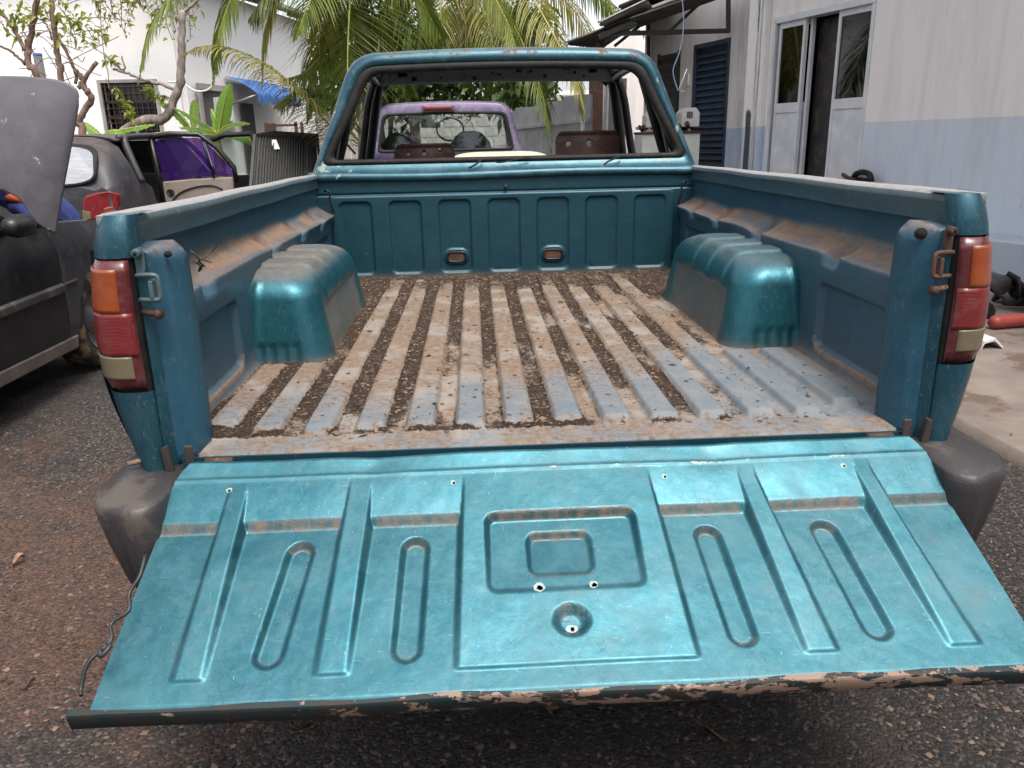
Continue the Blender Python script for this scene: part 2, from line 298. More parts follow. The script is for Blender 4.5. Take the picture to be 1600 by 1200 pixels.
DARKINT = M('dark_room_interior', (.06, .055, .054), (.08, .07, .07), 3, .9)
ROOFM = M('sooty_corrugated_sheet', (.045, .038, .034), (.09, .075, .065), 5, .75, c3=(.14, .09, .07), t3=.6, sc3=5)
ROOFG = M('grey_roof_sheet', (.24, .22, .2), (.34, .32, .3), 5, .75)
FENCEM = M('grey_sheet_fence', (.27, .275, .29), (.36, .36, .375), 3, .6, .1, c3=(.22, .16, .12), t3=.66, sc3=6)
WHITEP = M('white_enamel', (.68, .68, .66), (.58, .57, .55), 6, .45, c3=(.35, .28, .22), t3=.68)
WIREB = M('pale_blue_wire', (.35, .45, .60), rough=.5)
PIPEG = M('grey_pipe', (.16, .16, .17), (.22, .21, .22), 8, .7)
REDPL = M('faded_red_plastic', (.35, .06, .045), (.28, .045, .035), 8, .5)
TERRA = M('terracotta', (.32, .13, .08), (.25, .1, .06), 8, .8)
CHIPM = leafm('wood_chips', (.018, .011, .008), (.27, .175, .115), rough=.85, tr=0)
GRAVEL = leafm('gravel_and_litter', (.02, .015, .014), (.27, .17, .12), rough=.85, tr=0)
BRICKM = M('weathered_block', (.34, .31, .29), (.46, .42, .4), 7, .9, bs=.4)

# ------------------------------------------------------------ mesh helpers
OFF = {}
def prop(o, label=None, cat=None, group=None, kind=None):
    if label: o['label'] = label
    if cat: o['category'] = cat
    if group: o['group'] = group
    if kind: o['kind'] = kind
    return o
def thing(name, loc, label, cat, group=None):
    o = bpy.data.objects.new(name, None); C.objects.link(o); o.location = loc; o.empty_display_size = .1
    OFF[o] = Vector(loc); return prop(o, label, cat, group)
class MB:
    def __init__(s): s.v = []; s.f = []; s.at = {}
    def add(s, v, f):
        n = len(s.v); s.v += [tuple(p) for p in v]; s.f += [tuple(i+n for i in q) for q in f]; return s
    def box(s, x0, x1, y0, y1, z0, z1):
        v = [(x, y, z) for x in (x0, x1) for y in (y0, y1) for z in (z0, z1)]
        return s.add(v, [(0, 1, 3, 2), (4, 6, 7, 5), (0, 4, 5, 1), (2, 3, 7, 6), (0, 2, 6, 4), (1, 5, 7, 3)])
    def beam(s, a, b, w, h, upv=(0, 0, 1)):
        a, b = Vector(a), Vector(b); d = (b-a).normalized(); u = Vector(upv)
        if abs(d.dot(u)) > .98: u = Vector((0, 1, 0))
        sx = d.cross(u).normalized()*w/2; sy = sx.cross(d).normalized()*h/2
        v = [p+i*sx+j*sy for p in (a, b) for i, j in ((-1, -1), (1, -1), (1, 1), (-1, 1))]
        return s.add(v, [(0, 1, 2, 3), (7, 6, 5, 4), (0, 4, 5, 1), (1, 5, 6, 2), (2, 6, 7, 3), (3, 7, 4, 0)])
    def loft(s, rings, closed=True, cap0=True, cap1=True):
        n = len(rings[0]); v = [p for r in rings for p in r]; f = []
        m = n if closed else n-1
        for i in range(len(rings)-1):
            for j in range(m):
                a, b = i*n+j, i*n+(j+1) % n; f.append((a, b, b+n, a+n))
        if closed and cap0: f.append(tuple(range(n))[::-1])
        if closed and cap1: f.append(tuple(range((len(rings)-1)*n, len(rings)*n)))
        return s.add(v, f)
    def tube(s, pts, r, n=8, caps=True):
        pts = [Vector(p) for p in pts]
        rr = r if hasattr(r, '__len__') else [r]*len(pts)
        rings = []; u = None
        for i, p in enumerate(pts):
            d = (pts[min(i+1, len(pts)-1)]-pts[max(i-1, 0)]).normalized()
            if u is None: u = Vector((0, 0, 1)) if abs(d.z) < .9 else Vector((1, 0, 0))
            sx = d.cross(u).normalized(); u = sx.cross(d).normalized()
            rings.append([p+(sx*math.cos(t)+u*math.sin(t))*rr[i] for t in [2*math.pi*k/n for k in range(n)]])
        return s.loft(rings, True, caps, caps)
    def cyl(s, a, b, r, n=16): return s.tube([a, b], r, n)
    def prism(s, poly, off):
        off = Vector(off); p = [Vector(q) for q in poly]; n = len(p)
        return s.add(p+[q+off for q in p], [tuple(range(n))[::-1], tuple(range(n, 2*n))]+[(i, (i+1) % n, (i+1) % n+n, i+n) for i in range(n)])
    def build(s, name, mat, parent=None, smooth=False, bevel=0, label=None, segs=2, sharp=0):
        me = bpy.data.meshes.new(name)
        off = OFF.get(parent, Vector((0, 0, 0)))
        v = np.array(s.v, dtype=float)-np.array(off)
        me.from_pydata(v.tolist(), [], s.f)
        import bmesh as bmm
        bm = bmm.new(); bm.from_mesh(me); bmm.ops.recalc_face_normals(bm, faces=bm.faces); bm.to_mesh(me); bm.free()
        if smooth: me.shade_smooth()
        if sharp: me.set_sharp_from_angle(angle=sharp)
        me.materials.append(mat)
        for k, a in s.at.items():
            t = me.attributes.new(k, 'FLOAT', 'POINT'); t.data.foreach_set('value', np.asarray(a, dtype=np.float32))
        o = bpy.data.objects.new(name, me); C.objects.link(o)
        if parent: o.parent = parent; OFF[o] = off
        else: OFF[o] = Vector((0, 0, 0))
        if bevel:
            b = o.modifiers.new('Bevel', 'BEVEL'); b.width = bevel; b.segments = segs; b.limit_method = 'ANGLE'; b.angle_limit = .6
            me.shade_smooth(); w = o.modifiers.new('Weighted', 'WEIGHTED_NORMAL'); w.keep_sharp = True
        if label: o['label'] = label
        return o
def gridmesh(name, P, mat, parent=None, attrs=None, keep=None, flip=False, smooth=True):
    """P: array (nu, nv, 3) of world points"""
    nu, nv = P.shape[:2]
    off = np.array(OFF.get(parent, Vector((0, 0, 0))))
    idx = np.arange(nu*nv).reshape(nu, nv)
    q = np.stack([idx[:-1, :-1], idx[1:, :-1], idx[1:, 1:], idx[:-1, 1:]], -1)
    if flip: q = q[..., ::-1]
    q = q.reshape(-1, 4)
    if keep is not None: q = q[keep.reshape(-1)]
    me = bpy.data.meshes.new(name)
    me.vertices.add(nu*nv); me.vertices.foreach_set('co', (P.reshape(-1, 3)-off).astype(np.float32).ravel())
    me.loops.add(len(q)*4); me.loops.foreach_set('vertex_index', q.astype(np.int32).ravel())
    me.polygons.add(len(q)); me.polygons.foreach_set('loop_start', np.arange(0, len(q)*4, 4, dtype=np.int32)); me.polygons.foreach_set('loop_total', np.full(len(q), 4, dtype=np.int32))
    me.update(calc_edges=True)
    if smooth: me.shade_smooth()
    for k, a in (attrs or {}).items():
        t = me.attributes.new(k, 'FLOAT', 'POINT'); t.data.foreach_set('value', np.broadcast_to(a, (nu, nv)).astype(np.float32).ravel())
    me.materials.append(mat)
    o = bpy.data.objects.new(name, me); C.objects.link(o)
    if parent: o.parent = parent
    OFF[o] = Vector(off); return o
def vn(x, y, seed=0, oct=4, rough=.5):
    out = np.zeros(np.broadcast(x, y).shape); amp = 1; tot = 0
    for o in range(oct):
        r = np.random.default_rng(seed*31+o).random((256, 256)); f = 2**o
        xx, yy = x*f+17.3*o, y*f+9.1*o; xi, yi = np.floor(xx).astype(int), np.floor(yy).astype(int); fx, fy = xx-xi, yy-yi
        fx, fy = fx*fx*(3-2*fx), fy*fy*(3-2*fy)
        g = lambda a, b: r[a % 256, b % 256]
        out = out+amp*((g(xi, yi)*(1-fx)+g(xi+1, yi)*fx)*(1-fy)+(g(xi, yi+1)*(1-fx)+g(xi+1, yi+1)*fx)*fy); tot += amp; amp *= rough
    return out/tot
def sstep(a, b, x):
    t = np.clip((x-a)/(b-a), 0, 1); return t*t*(3-2*t)
def rrect(u, v, cu, cv, hu, hv, r):        # signed distance to a rounded rectangle, negative inside
    qx, qy = np.abs(u-cu)-(hu-r), np.abs(v-cv)-(hv-r)
    return np.hypot(np.maximum(qx, 0), np.maximum(qy, 0))+np.minimum(np.maximum(qx, qy), 0)-r
def catmull(pts, n=8):
    p = [Vector(q) for q in pts]; p = [p[0]*2-p[1]]+p+[p[-1]*2-p[-2]]; out = []
    for i in range(1, len(p)-2):
        for k in range(n):
            t = k/n; out.append(.5*((2*p[i])+(p[i+1]-p[i-1])*t+(2*p[i-1]-5*p[i]+4*p[i+1]-p[i+2])*t*t+(3*p[i]-p[i-1]-3*p[i+1]+p[i+2])*t**3))
    out.append(p[-2]); return out

# ------------------------------------------------------------ ground
def stretch(a, b, c, d, n1, n2, n3):
    return np.unique(np.concatenate([a+(b-a)*(1-np.linspace(1, 0, n1)**2.5), np.linspace(b, c, n2), c+(d-c)*np.linspace(0, 1, n3)**2.5]))
gx = stretch(-150, -5, 5, 150, 40, 420, 40); gy = stretch(-60, -1.6, 8, 150, 30, 400, 40)
GX, GY = np.meshgrid(gx, gy, indexing='ij')
near = np.exp(-(np.maximum(0, np.hypot(GX, GY-2)-5)/3)**2)
gz = near*((vn(GX*.8, GY*.8, 3, 3)-.5)*.05+(vn(GX*9, GY*9, 4, 4, .65)-.5)*.014)
dirt = np.clip(sstep(.0, 1, np.exp(-((GX+1.35)**2/.5+(GY-.9)**2/1.2)))+.6*np.exp(-((GX+2.2)**2/.9+(GY-1.9)**2/.25)), 0, 1)
painted_shade = np.clip(np.exp(-((GX-.1)**2/1.1+(GY+.45)**2/.5))*1.0+.9*np.exp(-((GX+2.95)**2/.35+(GY-2.8)**2/1.5))+.45*np.exp(-((GX-1.6)**2/.6+(GY-.5)**2/1)), 0, 1)  # shade under the tailgate and around the cars, painted into the ground colour
g = gridmesh('ground', np.stack([GX, GY, gz-.02], -1), GROUND, attrs={'dirt': dirt, 'painted_shade': painted_shade}); prop(g, kind='structure')
# concrete apron in front of the shop
ex = np.linspace(-1.5, 12, 220); ed = 1.98+.05*(vn(ex*1.2, ex*0, 5, 5, .7)-.5)*2
cu = np.linspace(0, 1, 60)
AX = ed[:, None]+(cu[None]**1.5)*8; AY = np.broadcast_to(ex[:, None], AX.shape)
AZ = .035+(vn(AX*1.5, AY*1.5, 6, 5)-.5)*.02-(cu[None] < .001)*.06
ap = gridmesh('concrete_apron', np.stack([AX, AY, AZ], -1), CONC); prop(ap, kind='structure')
# scattered gravel, bark and litter on the asphalt
def chips(name, n, fx, mat, smin, smax, parent=None, flat=.3, kind='stuff', seed=1):
    r = np.random.default_rng(seed); P = fx(r, n); n = len(P)
    s = smin+(smax-smin)*r.random(n)**5; asp = .25+.75*r.random(n); th = r.random(n)*np.pi*2
    base = np.array([[1, 0, 0], [.1, 1, 0], [-1, .15, 0], [-.1, -1, 0], [.1, .1, 1]])
    V = np.empty((n, 5, 3)); jit = 1+.35*(r.random((n, 5, 1))-.5)
    b = base[None]*jit; bx, by = b[..., 0]*s[:, None], b[..., 1]*s[:, None]*asp[:, None]
    tx, ty = (r.random((n, 1))-.5)*.7, (r.random((n, 1))-.5)*.7
    V[..., 0] = bx*np.cos(th)[:, None]-by*np.sin(th)[:, None]; V[..., 1] = bx*np.sin(th)[:, None]+by*np.cos(th)[:, None]
    V[..., 2] = b[..., 2]*s[:, None]*flat+V[..., 0]*tx*.5+V[..., 1]*ty*.5+s[:, None]*.12
    V += P[:, None]
    F = np.array([[0, 1, 4], [1, 2, 4], [2, 3, 4], [3, 0, 4]])[None]+np.arange(n)[:, None, None]*5
    tone = np.repeat(r.random(n)**2.2, 5)
    off = np.array(OFF.get(parent, Vector((0, 0, 0))))
    me = bpy.data.meshes.new(name); me.vertices.add(n*5); me.vertices.foreach_set('co', (V.reshape(-1, 3)-off).astype(np.float32).ravel())
    F = F.reshape(-1, 3); me.loops.add(len(F)*3); me.loops.foreach_set('vertex_index', F.astype(np.int32).ravel())
    me.polygons.add(len(F)); me.polygons.foreach_set('loop_start', np.arange(0, len(F)*3, 3, dtype=np.int32)); me.polygons.foreach_set('loop_total', np.full(len(F), 3, dtype=np.int32)); me.update(calc_edges=True)
    t = me.attributes.new('tone', 'FLOAT', 'POINT'); t.data.foreach_set('value', tone.astype(np.float32)); me.materials.append(mat)
    o = bpy.data.objects.new(name, me); C.objects.link(o); o.parent = parent; prop(o, kind=kind); return o
def gz_at(x, y):
    i = np.clip(np.searchsorted(gx, x)-1, 0, len(gx)-2); j = np.clip(np.searchsorted(gy, y)-1, 0, len(gy)-2); return gz[i, j]-.02
def fg(r, n):
    y = -1.5+r.random(n)**1.3*6.5; x = -4+r.random(n)*6; ok = (vn(x*3, y*3, 8, 3) > .3+.3*r.random(n)); x, y = x[ok], y[ok]
    return np.stack([x, y, gz_at(x, y)], -1)
prop(chips('gravel', 170000, fg, GRAVEL, .0022, .012, seed=2), label='loose gravel and bark litter over the asphalt', kind='stuff')
def fg2(r, n):
    x = 1.9+r.random(n)*.5; y = -1+r.random(n)*4; ok = r.random(n) > (x-1.9)*1.6; x, y = x[ok], y[ok]
    return np.stack([x, y, np.full(len(x), .04)], -1)
chips('gravel', 900, fg2, GRAVEL, .002, .009, seed=3)

# ------------------------------------------------------------ the green pickup
T = thing('pickup_truck', (0, 2.2, 0), 'faded teal pickup truck with its dirty empty bed and fallen tailgate towards the camera', 'pickup truck')
LB = 2.05
# floor
RIBS = [-.688, -.584, -.4775, -.372, -.268, -.164, -.062, .042, .144, .245, .347, .450, .553, .656]
fxs = np.linspace(-.79, .79, 452); fys = np.concatenate([np.linspace(0, .35, 90), np.linspace(.353, 1, 130), np.linspace(1.006, LB, 140)])
FX, FY = np.meshgrid(fxs, fys, indexing='ij')
rib = np.zeros_like(FX); ribtop = np.zeros_like(FX)
wob = (vn(FY*2, FX*0, 9, 2)-.5)*.004
for i, c in enumerate(RIBS):
    d = np.abs(FX-c-wob*0)
    pr = 1-sstep(.024, .036, d)
    y0 = .09+(.05 if i in (0, 13) else 0); yend = .60 if i in (0, 1, 12, 13) else 1.90
    e = sstep(y0, y0+.022, FY)*(1-sstep(yend, yend+.04, FY))
    # pinched joint in each rib
    j = 1-.0*FY
    rib = np.maximum(rib, pr*e*j); ribtop = np.maximum(ribtop, (1-sstep(.022, .030, d))*e)
n1 = vn(FX*5, FY*2.2, 11, 4, .6); n2 = vn(FX*22, FY*14, 12, 4, .7); n3 = vn(FX*2.2, FY*1.5, 13, 3)
chan = (1-rib)
xleft = 1-sstep(-.25, .55, FX)
chs = 1-rib*.8
n8 = vn(FX*9, FY*3.5, 44, 5, .65)
soil_shade = chs*(.45+.75*(n1-.5)*2+1.0*(n8-.5)+.14*xleft-.17*sstep(.1, .6, FX)*(1-sstep(1.2, 1.6, FY)))
soil_shade += .34*((rib > .03) & (rib < .60))*(n2*1.7-.38)  # soil lines at the rib feet also paint in occlusion shade
soil_shade = np.where(FY < .085, 0, soil_shade)
soil_shade += .55*sstep(.75, 1.6, FY)*(n8-.42)*1.6*(1-.3*rib)+.42*sstep(1.50, 1.95, FY)*(.45+n2)*(1-.25*rib)+.42*sstep(1.25, 1.75, FY)*(n3-.38)*2
soil_shade += .30*sstep(.46, .62, np.abs(FX))*sstep(.55, .7, FY)*(n2)
soil_shade *= 1-.5*rib*(FY < 1.6)
soil_shade *= (1-.55*sstep(.45, .7, FX)*(FY < .6))
soil_shade += .4*sstep(.05, .08, FY)*(1-sstep(.085, .12, FY))*(n2-.45)*2*chan
soil_shade = np.clip(soil_shade, 0, 1)
sand = .44+.42*sstep(.25, .95, FY+.3*(n3-.5)*2+.22*xleft-.10)+.35*(n1-.5)+.25*chan-.24*sstep(.1, .6, FX)*(1-sstep(1.1, 1.5, FY))
sand = np.where(FY < .085, .55+.4*(n2-.5), sand)
sand = np.clip(sand, 0, 1)
fz = .70+rib*.017+np.where(soil_shade > .45, (soil_shade-.45)*.016+(n2-.45)*.008*chan, 0)+(n2-.5)*.0016*(sand > .5)
fz += (rng.random(FX.shape)-.5)*.0035*(soil_shade > .5)
fz = np.where(FY < .004, .675, fz); fz = np.where((np.abs(FX) > .692) & (FY < .10), .665, fz)
gridmesh('bed_floor', np.stack([FX, FY, fz], -1), FLOOR, T, {'soil_shade': soil_shade, 'sand': sand})
def fbed(r, n):
    x = -.76+r.random(n)*1.5; y = .06+r.random(n)*1.98
    i = np.clip(np.searchsorted(fxs, x)-1, 0, len(fxs)-2); j = np.clip(np.searchsorted(fys, y)-1, 0, len(fys)-2)
    ok = r.random(n) < np.clip(soil_shade[i, j]*1.5-.30+.02, .05, 1)
    return np.stack([x, y, fz[i, j]], -1)[ok]
deb = chips('soil_and_wood_chips', 80000, fbed, CHIPM, .0013, .008, T, .4, seed=5)
def fbed2(r, n):
    x = -.7+r.random(n)*1.4; y = .05+r.random(n)*1.95
    i = np.clip(np.searchsorted(fxs, x)-1, 0, len(fxs)-2); j = np.clip(np.searchsorted(fys, y)-1, 0, len(fys)-2)
    return np.stack([x, y, fz[i, j]], -1)[r.random(n) < soil_shade[i, j]+.15]
chips('bark_fragments', 1500, fbed2, CHIPM, .0035, .013, T, .3, seed=6)
MB().box(-.72, .72, -.004, .002, .655, .697).build('bed_sill', TEALB, T)
MB().box(-.70, .70, -.03, -.004, .662, .672).build('rubber_gap_seal', BLACKR, T)
MB().box(-.75, .75, .01, 2.0, .60, .66).build('underfloor', DARKM, T)
# bulkhead
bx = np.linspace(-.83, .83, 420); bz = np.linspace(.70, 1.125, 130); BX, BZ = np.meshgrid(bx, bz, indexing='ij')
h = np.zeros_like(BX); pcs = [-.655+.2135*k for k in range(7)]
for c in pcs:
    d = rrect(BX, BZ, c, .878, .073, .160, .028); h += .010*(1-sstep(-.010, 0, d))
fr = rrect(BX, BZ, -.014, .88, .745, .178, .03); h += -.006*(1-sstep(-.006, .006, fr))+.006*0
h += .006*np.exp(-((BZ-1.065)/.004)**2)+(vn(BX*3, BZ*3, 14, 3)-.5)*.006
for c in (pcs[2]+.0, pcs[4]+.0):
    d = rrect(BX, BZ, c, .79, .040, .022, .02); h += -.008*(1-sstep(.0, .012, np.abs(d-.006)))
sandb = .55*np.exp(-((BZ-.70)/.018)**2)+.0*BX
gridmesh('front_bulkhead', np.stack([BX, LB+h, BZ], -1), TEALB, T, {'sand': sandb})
for c in (pcs[2], pcs[4]):
    m = MB(); ring = []
    for k in range(28):
        t = 2*math.pi*k/28; ex_, ez = math.copysign(abs(math.cos(t))**.5, math.cos(t)), math.copysign(abs(math.sin(t))**.6, math.sin(t)); ring.append((ex_, ez))
    m.loft([[(c+a*q*.040, LB-yy, .79+b*q*.021) for a, b in ring] for q, yy in ((1.15, -.004), (1.1, .008), (.95, .009), (.85, .003))], True, False, False)
    m.build('grommet_ring', BLACKT, T, True)
    MB().add([(c+a*.034, LB-.004, .79+b*.018) for a, b in ring], [tuple(range(28))]).build('dirt_filled_hole', RUSTM, T)
MB().cyl((-.005, LB-.012, 1.085), (-.005, LB+.01, 1.085), .008).build('bolt', DARKM, T, True)
# bed front rail, folded section across the bed
sec = [(LB+.01, 1.118), (LB-.012, 1.122), (LB-.018, 1.135), (LB-.012, 1.152), (LB+.01, 1.158), (LB+.045, 1.156), (LB+.05, 1.11)]
MB().loft([[(x, y, z+.004*math.sin(x*5)) for y, z in sec] for x in np.linspace(-.84, .84, 30)], True).build('bed_front_rail', TEALR, T, True, label=None)
# side walls of the bed (inner skin) with sandy shelf
def lerp(a, b, t): return a+(b-a)*t
def tumble(z): return -.026*np.clip((np.asarray(z)-.93)/.22, 0, 1)**1.2
for sd_ in (-1, 1):
    ys = np.linspace(.04, LB, 300); ss = np.linspace(0, 1, 150); YY, SS = np.meshgrid(ys, ss, indexing='ij')
    # profile knots: (s, inward distance from the outer skin, z)
    zin = .985; wv = vn(YY*4.0+sd_*3, YY*0, 16, 2)
    notch = sum(np.exp(-((YY-c)/.045)**4) for c in ((.36, 1.0, 1.42, 1.8) if sd_ < 0 else (.50, 1.05, 1.5, 1.85)))
    xin = .742-.0*YY; xi = xin+.028*notch; zi = zin-.016*notch+.010*(wv-.5)
    xb = .745+.02*(YY/LB)
    k = np.array([0, .42, .50, .60, .70, .76, 1.0])
    KX = [xb, xb+.0, xb-.006+.0*YY, xi, xi+.03, .815+0*YY, .812+0*YY]
    KZ = [.70+0*YY, .90+0*YY, .945+0*YY, zi-.004, zi+.006, 1.018+.0*YY, 1.135+0*YY]
    X = np.zeros_like(YY); Z = np.zeros_like(YY)
    for a in range(len(k)-1):
        msk = (SS >= k[a]) & (SS <= k[a+1]); t = (SS-k[a])/(k[a+1]-k[a])
        X = np.where(msk, lerp(KX[a], KX[a+1], t), X); Z = np.where(msk, lerp(KZ[a], KZ[a+1], t), Z)
    # smooth along the profile
    for _ in range(5):
        X[:, 1:-1] = (X[:, :-2]+2*X[:, 1:-1]+X[:, 2:])/4; Z[:, 1:-1] = (Z[:, :-2]+2*Z[:, 1:-1]+Z[:, 2:])/4
    # recessed rear panel and forward panel, sloped top edge
    zt = .915-.05*(YY-.2)/.35 if sd_ > 0 else .915-.02*(YY-.2)/.35
    d1 = rrect(YY, Z-(0 if True else 0), .375, .815, .185, .09, .03)
    low = (SS < .5)
    X = X+low*.016*(1-sstep(-.014, 0, d1))
    d2 = rrect(YY, Z, 1.79, .82, .17, .09, .03); X = X+low*.012*(1-sstep(-.012, 0, d2))
    X = X+.0035*(vn(YY*5, Z*9, 17, 3)-.5)
    fl = np.exp(-(np.maximum(0, Z-.70)/.012)); X = X-fl*.012
    n5 = vn(YY*9, Z*9+X*9, 18, 4, .65); n6 = vn(YY*3.2+4, Z*0, 19, 3)
    n9 = vn(YY*5.5+sd_*7, SS*7, 45, 4, .6)
    shelf = sstep(.57+.06*(n9-.4), .66+.05*n9, SS)*(1-sstep(.735, .775+.10*(n6-.3), SS))*np.clip(.35+1.5*(n9-.22), 0, 1)
    sand_ = np.clip(shelf*(1.1+.3*(n5-.5)), 0, 1)
    sand_ += .65*sstep(.54, .6, SS)*(1-sstep(.6, .66, SS))*(n5)
    sand_ += .5*np.exp(-(np.maximum(0, Z-.70)/.03))*(SS < .4)*(.6+n5*.8)+.5*(np.abs(d1) < .006)*(Z < .76)
    sand_ += .28*n5*(SS < .55)*(vn(YY*2, Z*3, 20, 3))
    chip_ = .25*(np.abs(d1+.005) < .008)*(YY > .5)
    P = np.stack([sd_*X, YY, Z], -1)
    gridmesh('bed_side_panel', P, TEALD, T, {'sand': np.clip(sand_, 0, 1), 'chip': chip_}, flip=(sd_ < 0))
    # top rail
    def rail_ring(y, dz, dx):
        xi_ = .768+.035*y/LB; mx_ = float(np.interp(y, [.02, .036, .06, .09, .14], [.815, .822, .832, .838, .86]))
        return [(sd_*(min(p, mx_)+dx), y, q+dz) for p, q in ((.856, 1.075), (.850, 1.11), (.843, 1.137), (.832, 1.150), (.815, 1.157), (xi_+.012, 1.156), (xi_, 1.150), (xi_-.002, 1.138), (xi_+.002, 1.130), (xi_+.002, 1.098), (xi_+.008, 1.098), (xi_+.012, 1.13), (.83, 1.135), (.84, 1.075))]
    rings = [rail_ring(.020, -.0005, 0)]
    for y in np.linspace(.03, LB+.02, 40):
        rings.append(rail_ring(y, .001*math.sin(y*9), 0))
    m = MB(); m.loft(rings, True); m.at['sand'] = [.35 if i % 14 in (4, 5) else .05 for i in range(len(m.v))]; m.at['fade'] = [1. if i % 14 in (4, 5) else (.6 if i % 14 in (3, 6) else .06) for i in range(len(m.v))]; m.build('top_rail', RAILP, T, True, sharp=.6)
    # sandy lip and sky glare on the rail top: both put into the paint; tie wire hook left only
    # outer bedside with wheel arch
    oy = np.linspace(.06, LB+.02, 130); oz = np.linspace(.50, 1.09, 60); OY, OZ = np.meshgrid(oy, oz, indexing='ij')
    r_ = np.hypot(OY-1.07, OZ-.36); kp = (r_ > .41)
    pr = (r_ > .36) & (r_ < .44); sc_ = np.where(pr & (r_ < .42), .415/np.maximum(r_, 1e-6), 1)
    OY2, OZ2 = 1.07+(OY-1.07)*sc_, .36+(OZ-.36)*sc_
    ox = .872-.05*np.clip((.86-OZ2)/.2, 0, 1)**1.5+tumble(OZ2)+.012*np.exp(-((r_-.45)/.04)**2)
    keep = (r_[:-1, :-1] > .40) & (r_[1:, 1:] > .40)
    gridmesh('bed_outer_side', np.stack([sd_*ox, OY2, OZ2], -1), TEAL, T, {}, keep, flip=(sd_ > 0))
    # rear corner: wraps from the rear face round to the side
    plan = [(.752, .035), (.757, .006), (.765, -.002), (.785, -.006), (.805, -.006), (.822, .0), (.838, .014), (.852, .036), (.862, .06), (.868, .09), (.872, .13)]
    def corner(z0, z1, n, name, mat, out=0, inset=0, cap=False, lo_taper=False):
        rings = []
        for i in range(n):
            z = z0+(z1-z0)*i/(n-1)
            top = max(0, (z-1.05)/.108); s_ = 1-.0*top
            tp = float(tumble(z))-.010*top**3; ty = .020*top**3
            bt = max(0, (.86-z)/.2); tb = -.050*bt**1.5
            edge = 0
            if inset: edge = -inset*(max(0, 1-min(i, n-1-i)/1.5))
            ring = []
            for (px, py) in plan:
                w = (px-.752)/.12
                ring.append((sd_*(px+(tp+tb)*w+(out+edge)*w), py+ty+.0*w-(out+edge)*(1-w)*(.0 if px < .757 else 1), z))
            rings.append(ring)
        m = MB(); m.loft(rings, False)
        return m.build(name, mat, T, True)
    corner(1.083, 1.157, 12, 'rear_corner_cap', TEAL)
    corner(.655, .833, 14, 'rear_corner_lower', TEAL)
    # lid closing the top of the corner
    zt_ = 1.157
    top = [(sd_*(px-.036*(px-.752)/.12), py+.020, zt_) for px, py in plan]
    MB().add(top+[(sd_*.752, .13, zt_-.0005), (sd_*.835, .14, zt_-.0005)], [tuple(range(len(plan)))+(len(plan)+1, len(plan))]).build('rear_corner_top', RAILP, T, True)
    # light recess behind the lamp
    corner(.828, 1.088, 3, 'lamp_recess', BLACKT, out=-.012)
    # tail lamp
    def lamp_patch(z0, z1, a0, a1, name, mat, out, parent):
        n = 12; rings = []
        pp = catmull([(px, py, 0) for px, py in plan[1:]], 3); L = len(pp)-1
        sel = [pp[int(round(lerp(a0, a1, i/10)*L))] for i in range(11)]
        for i in range(n):
            z = z0+(z1-z0)*i/(n-1); bt = max(0, (.86-z)/.2); tb = -.050*bt**1.5; top = max(0, (z-1.05)/.108); tb += float(tumble(z))
            e = 1 if 0 < i < n-1 else 0; ring = []
            for j, p in enumerate(sel):
                w = (p[0]-.752)/.12; ej = 1 if 0 < j < 10 else 0
                o_ = out if ((e and ej) or parent is not T) else out-.005
                bulge = .003*math.sin(math.pi*(z-.838)/.241)
                ring.append((sd_*(p[0]+tb*w+(o_+bulge)*min(1, w*1.2+.1)), p[1]-(o_+bulge)*(1-w*.8), z))
            rings.append(ring)
        m = MB(); m.loft(rings, False); o = m.build(name, mat, parent, True); so_ = o.modifiers.new('Solidify', 'SOLIDIFY'); so_.thickness = .003; so_.offset = 0; return o
    tl = lamp_patch(.838, 1.079, .10, 1, 'tail_light', LFRAME, .002, T)
    lamp_patch(.985, 1.064, .22, .965, 'turn_lens', LORG, .0040, tl)
    lamp_patch(.904, .984, .12, .985, 'brake_lens', LRED, .0034, tl)
    lamp_patch(.860, .903, .20, .94, 'reverse_lens', LWHT, .0040, tl)
    # pillar post beside the tailgate opening
    def post(z):
        t = (z-.69)/.44; xi_ = .690-.004*math.sin(math.pi*min(1, max(0, t)))
        topc = max(0, (z-1.075)/.047); xi_ += .022*topc**2.5
        return [(sd_*p, q, z-max(0, (z-1.0)/.122)**2*(.026*min(1, max(0, (.76-p)/.07))+.022*(p > .727))) for p, q in ((.756, .035), (.748, .022), (.736, .021), (.730, .027), (xi_+.028, .028), (xi_+.019, .032), (xi_+.004, .060), (xi_, .072), (xi_, .092), (xi_+.03, .105), (.80, .11), (.80, .06))]
    zs = list(np.linspace(.672, 1.03, 16))+list(np.linspace(1.04, 1.122, 12))
    pm = MB(); pm.loft([post(z) for z in zs], True)
    pm.at['sand'] = [.75*min(1, max(0, (q[2]-1.075)/.035))*float(abs(q[0]) < .745) for q in pm.v]; po = pm.build('tailgate_post', TEALD, T, True)
    # fill between post and corner
    MB().box(min(sd_*.722, sd_*.80), max(sd_*.722, sd_*.80), .032, .05, .66, 1.06).build('post_backing', TEAL, T)
    MB().loft([[(sd_*(.757-.004*a), .004+.010*(1-a), z) for a in (0, 1)]+[(sd_*(.738), .020, z), (sd_*.742, .03, z)] for z in (.67, 1.09)], True).build('post_flange', TEAL, T)
    # tailgate latch striker
    LM = LATCHG if sd_ < 0 else RUSTM
    m = MB(); m.prism([(sd_*.752, .008, 1.098), (sd_*.739, .008, 1.102), (sd_*.735, .008, 1.088), (sd_*.736, .008, 1.058), (sd_*.752, .008, 1.045)], (0, -.006, 0))
    st_ = m.build('latch_striker', LM, T, bevel=.0015)
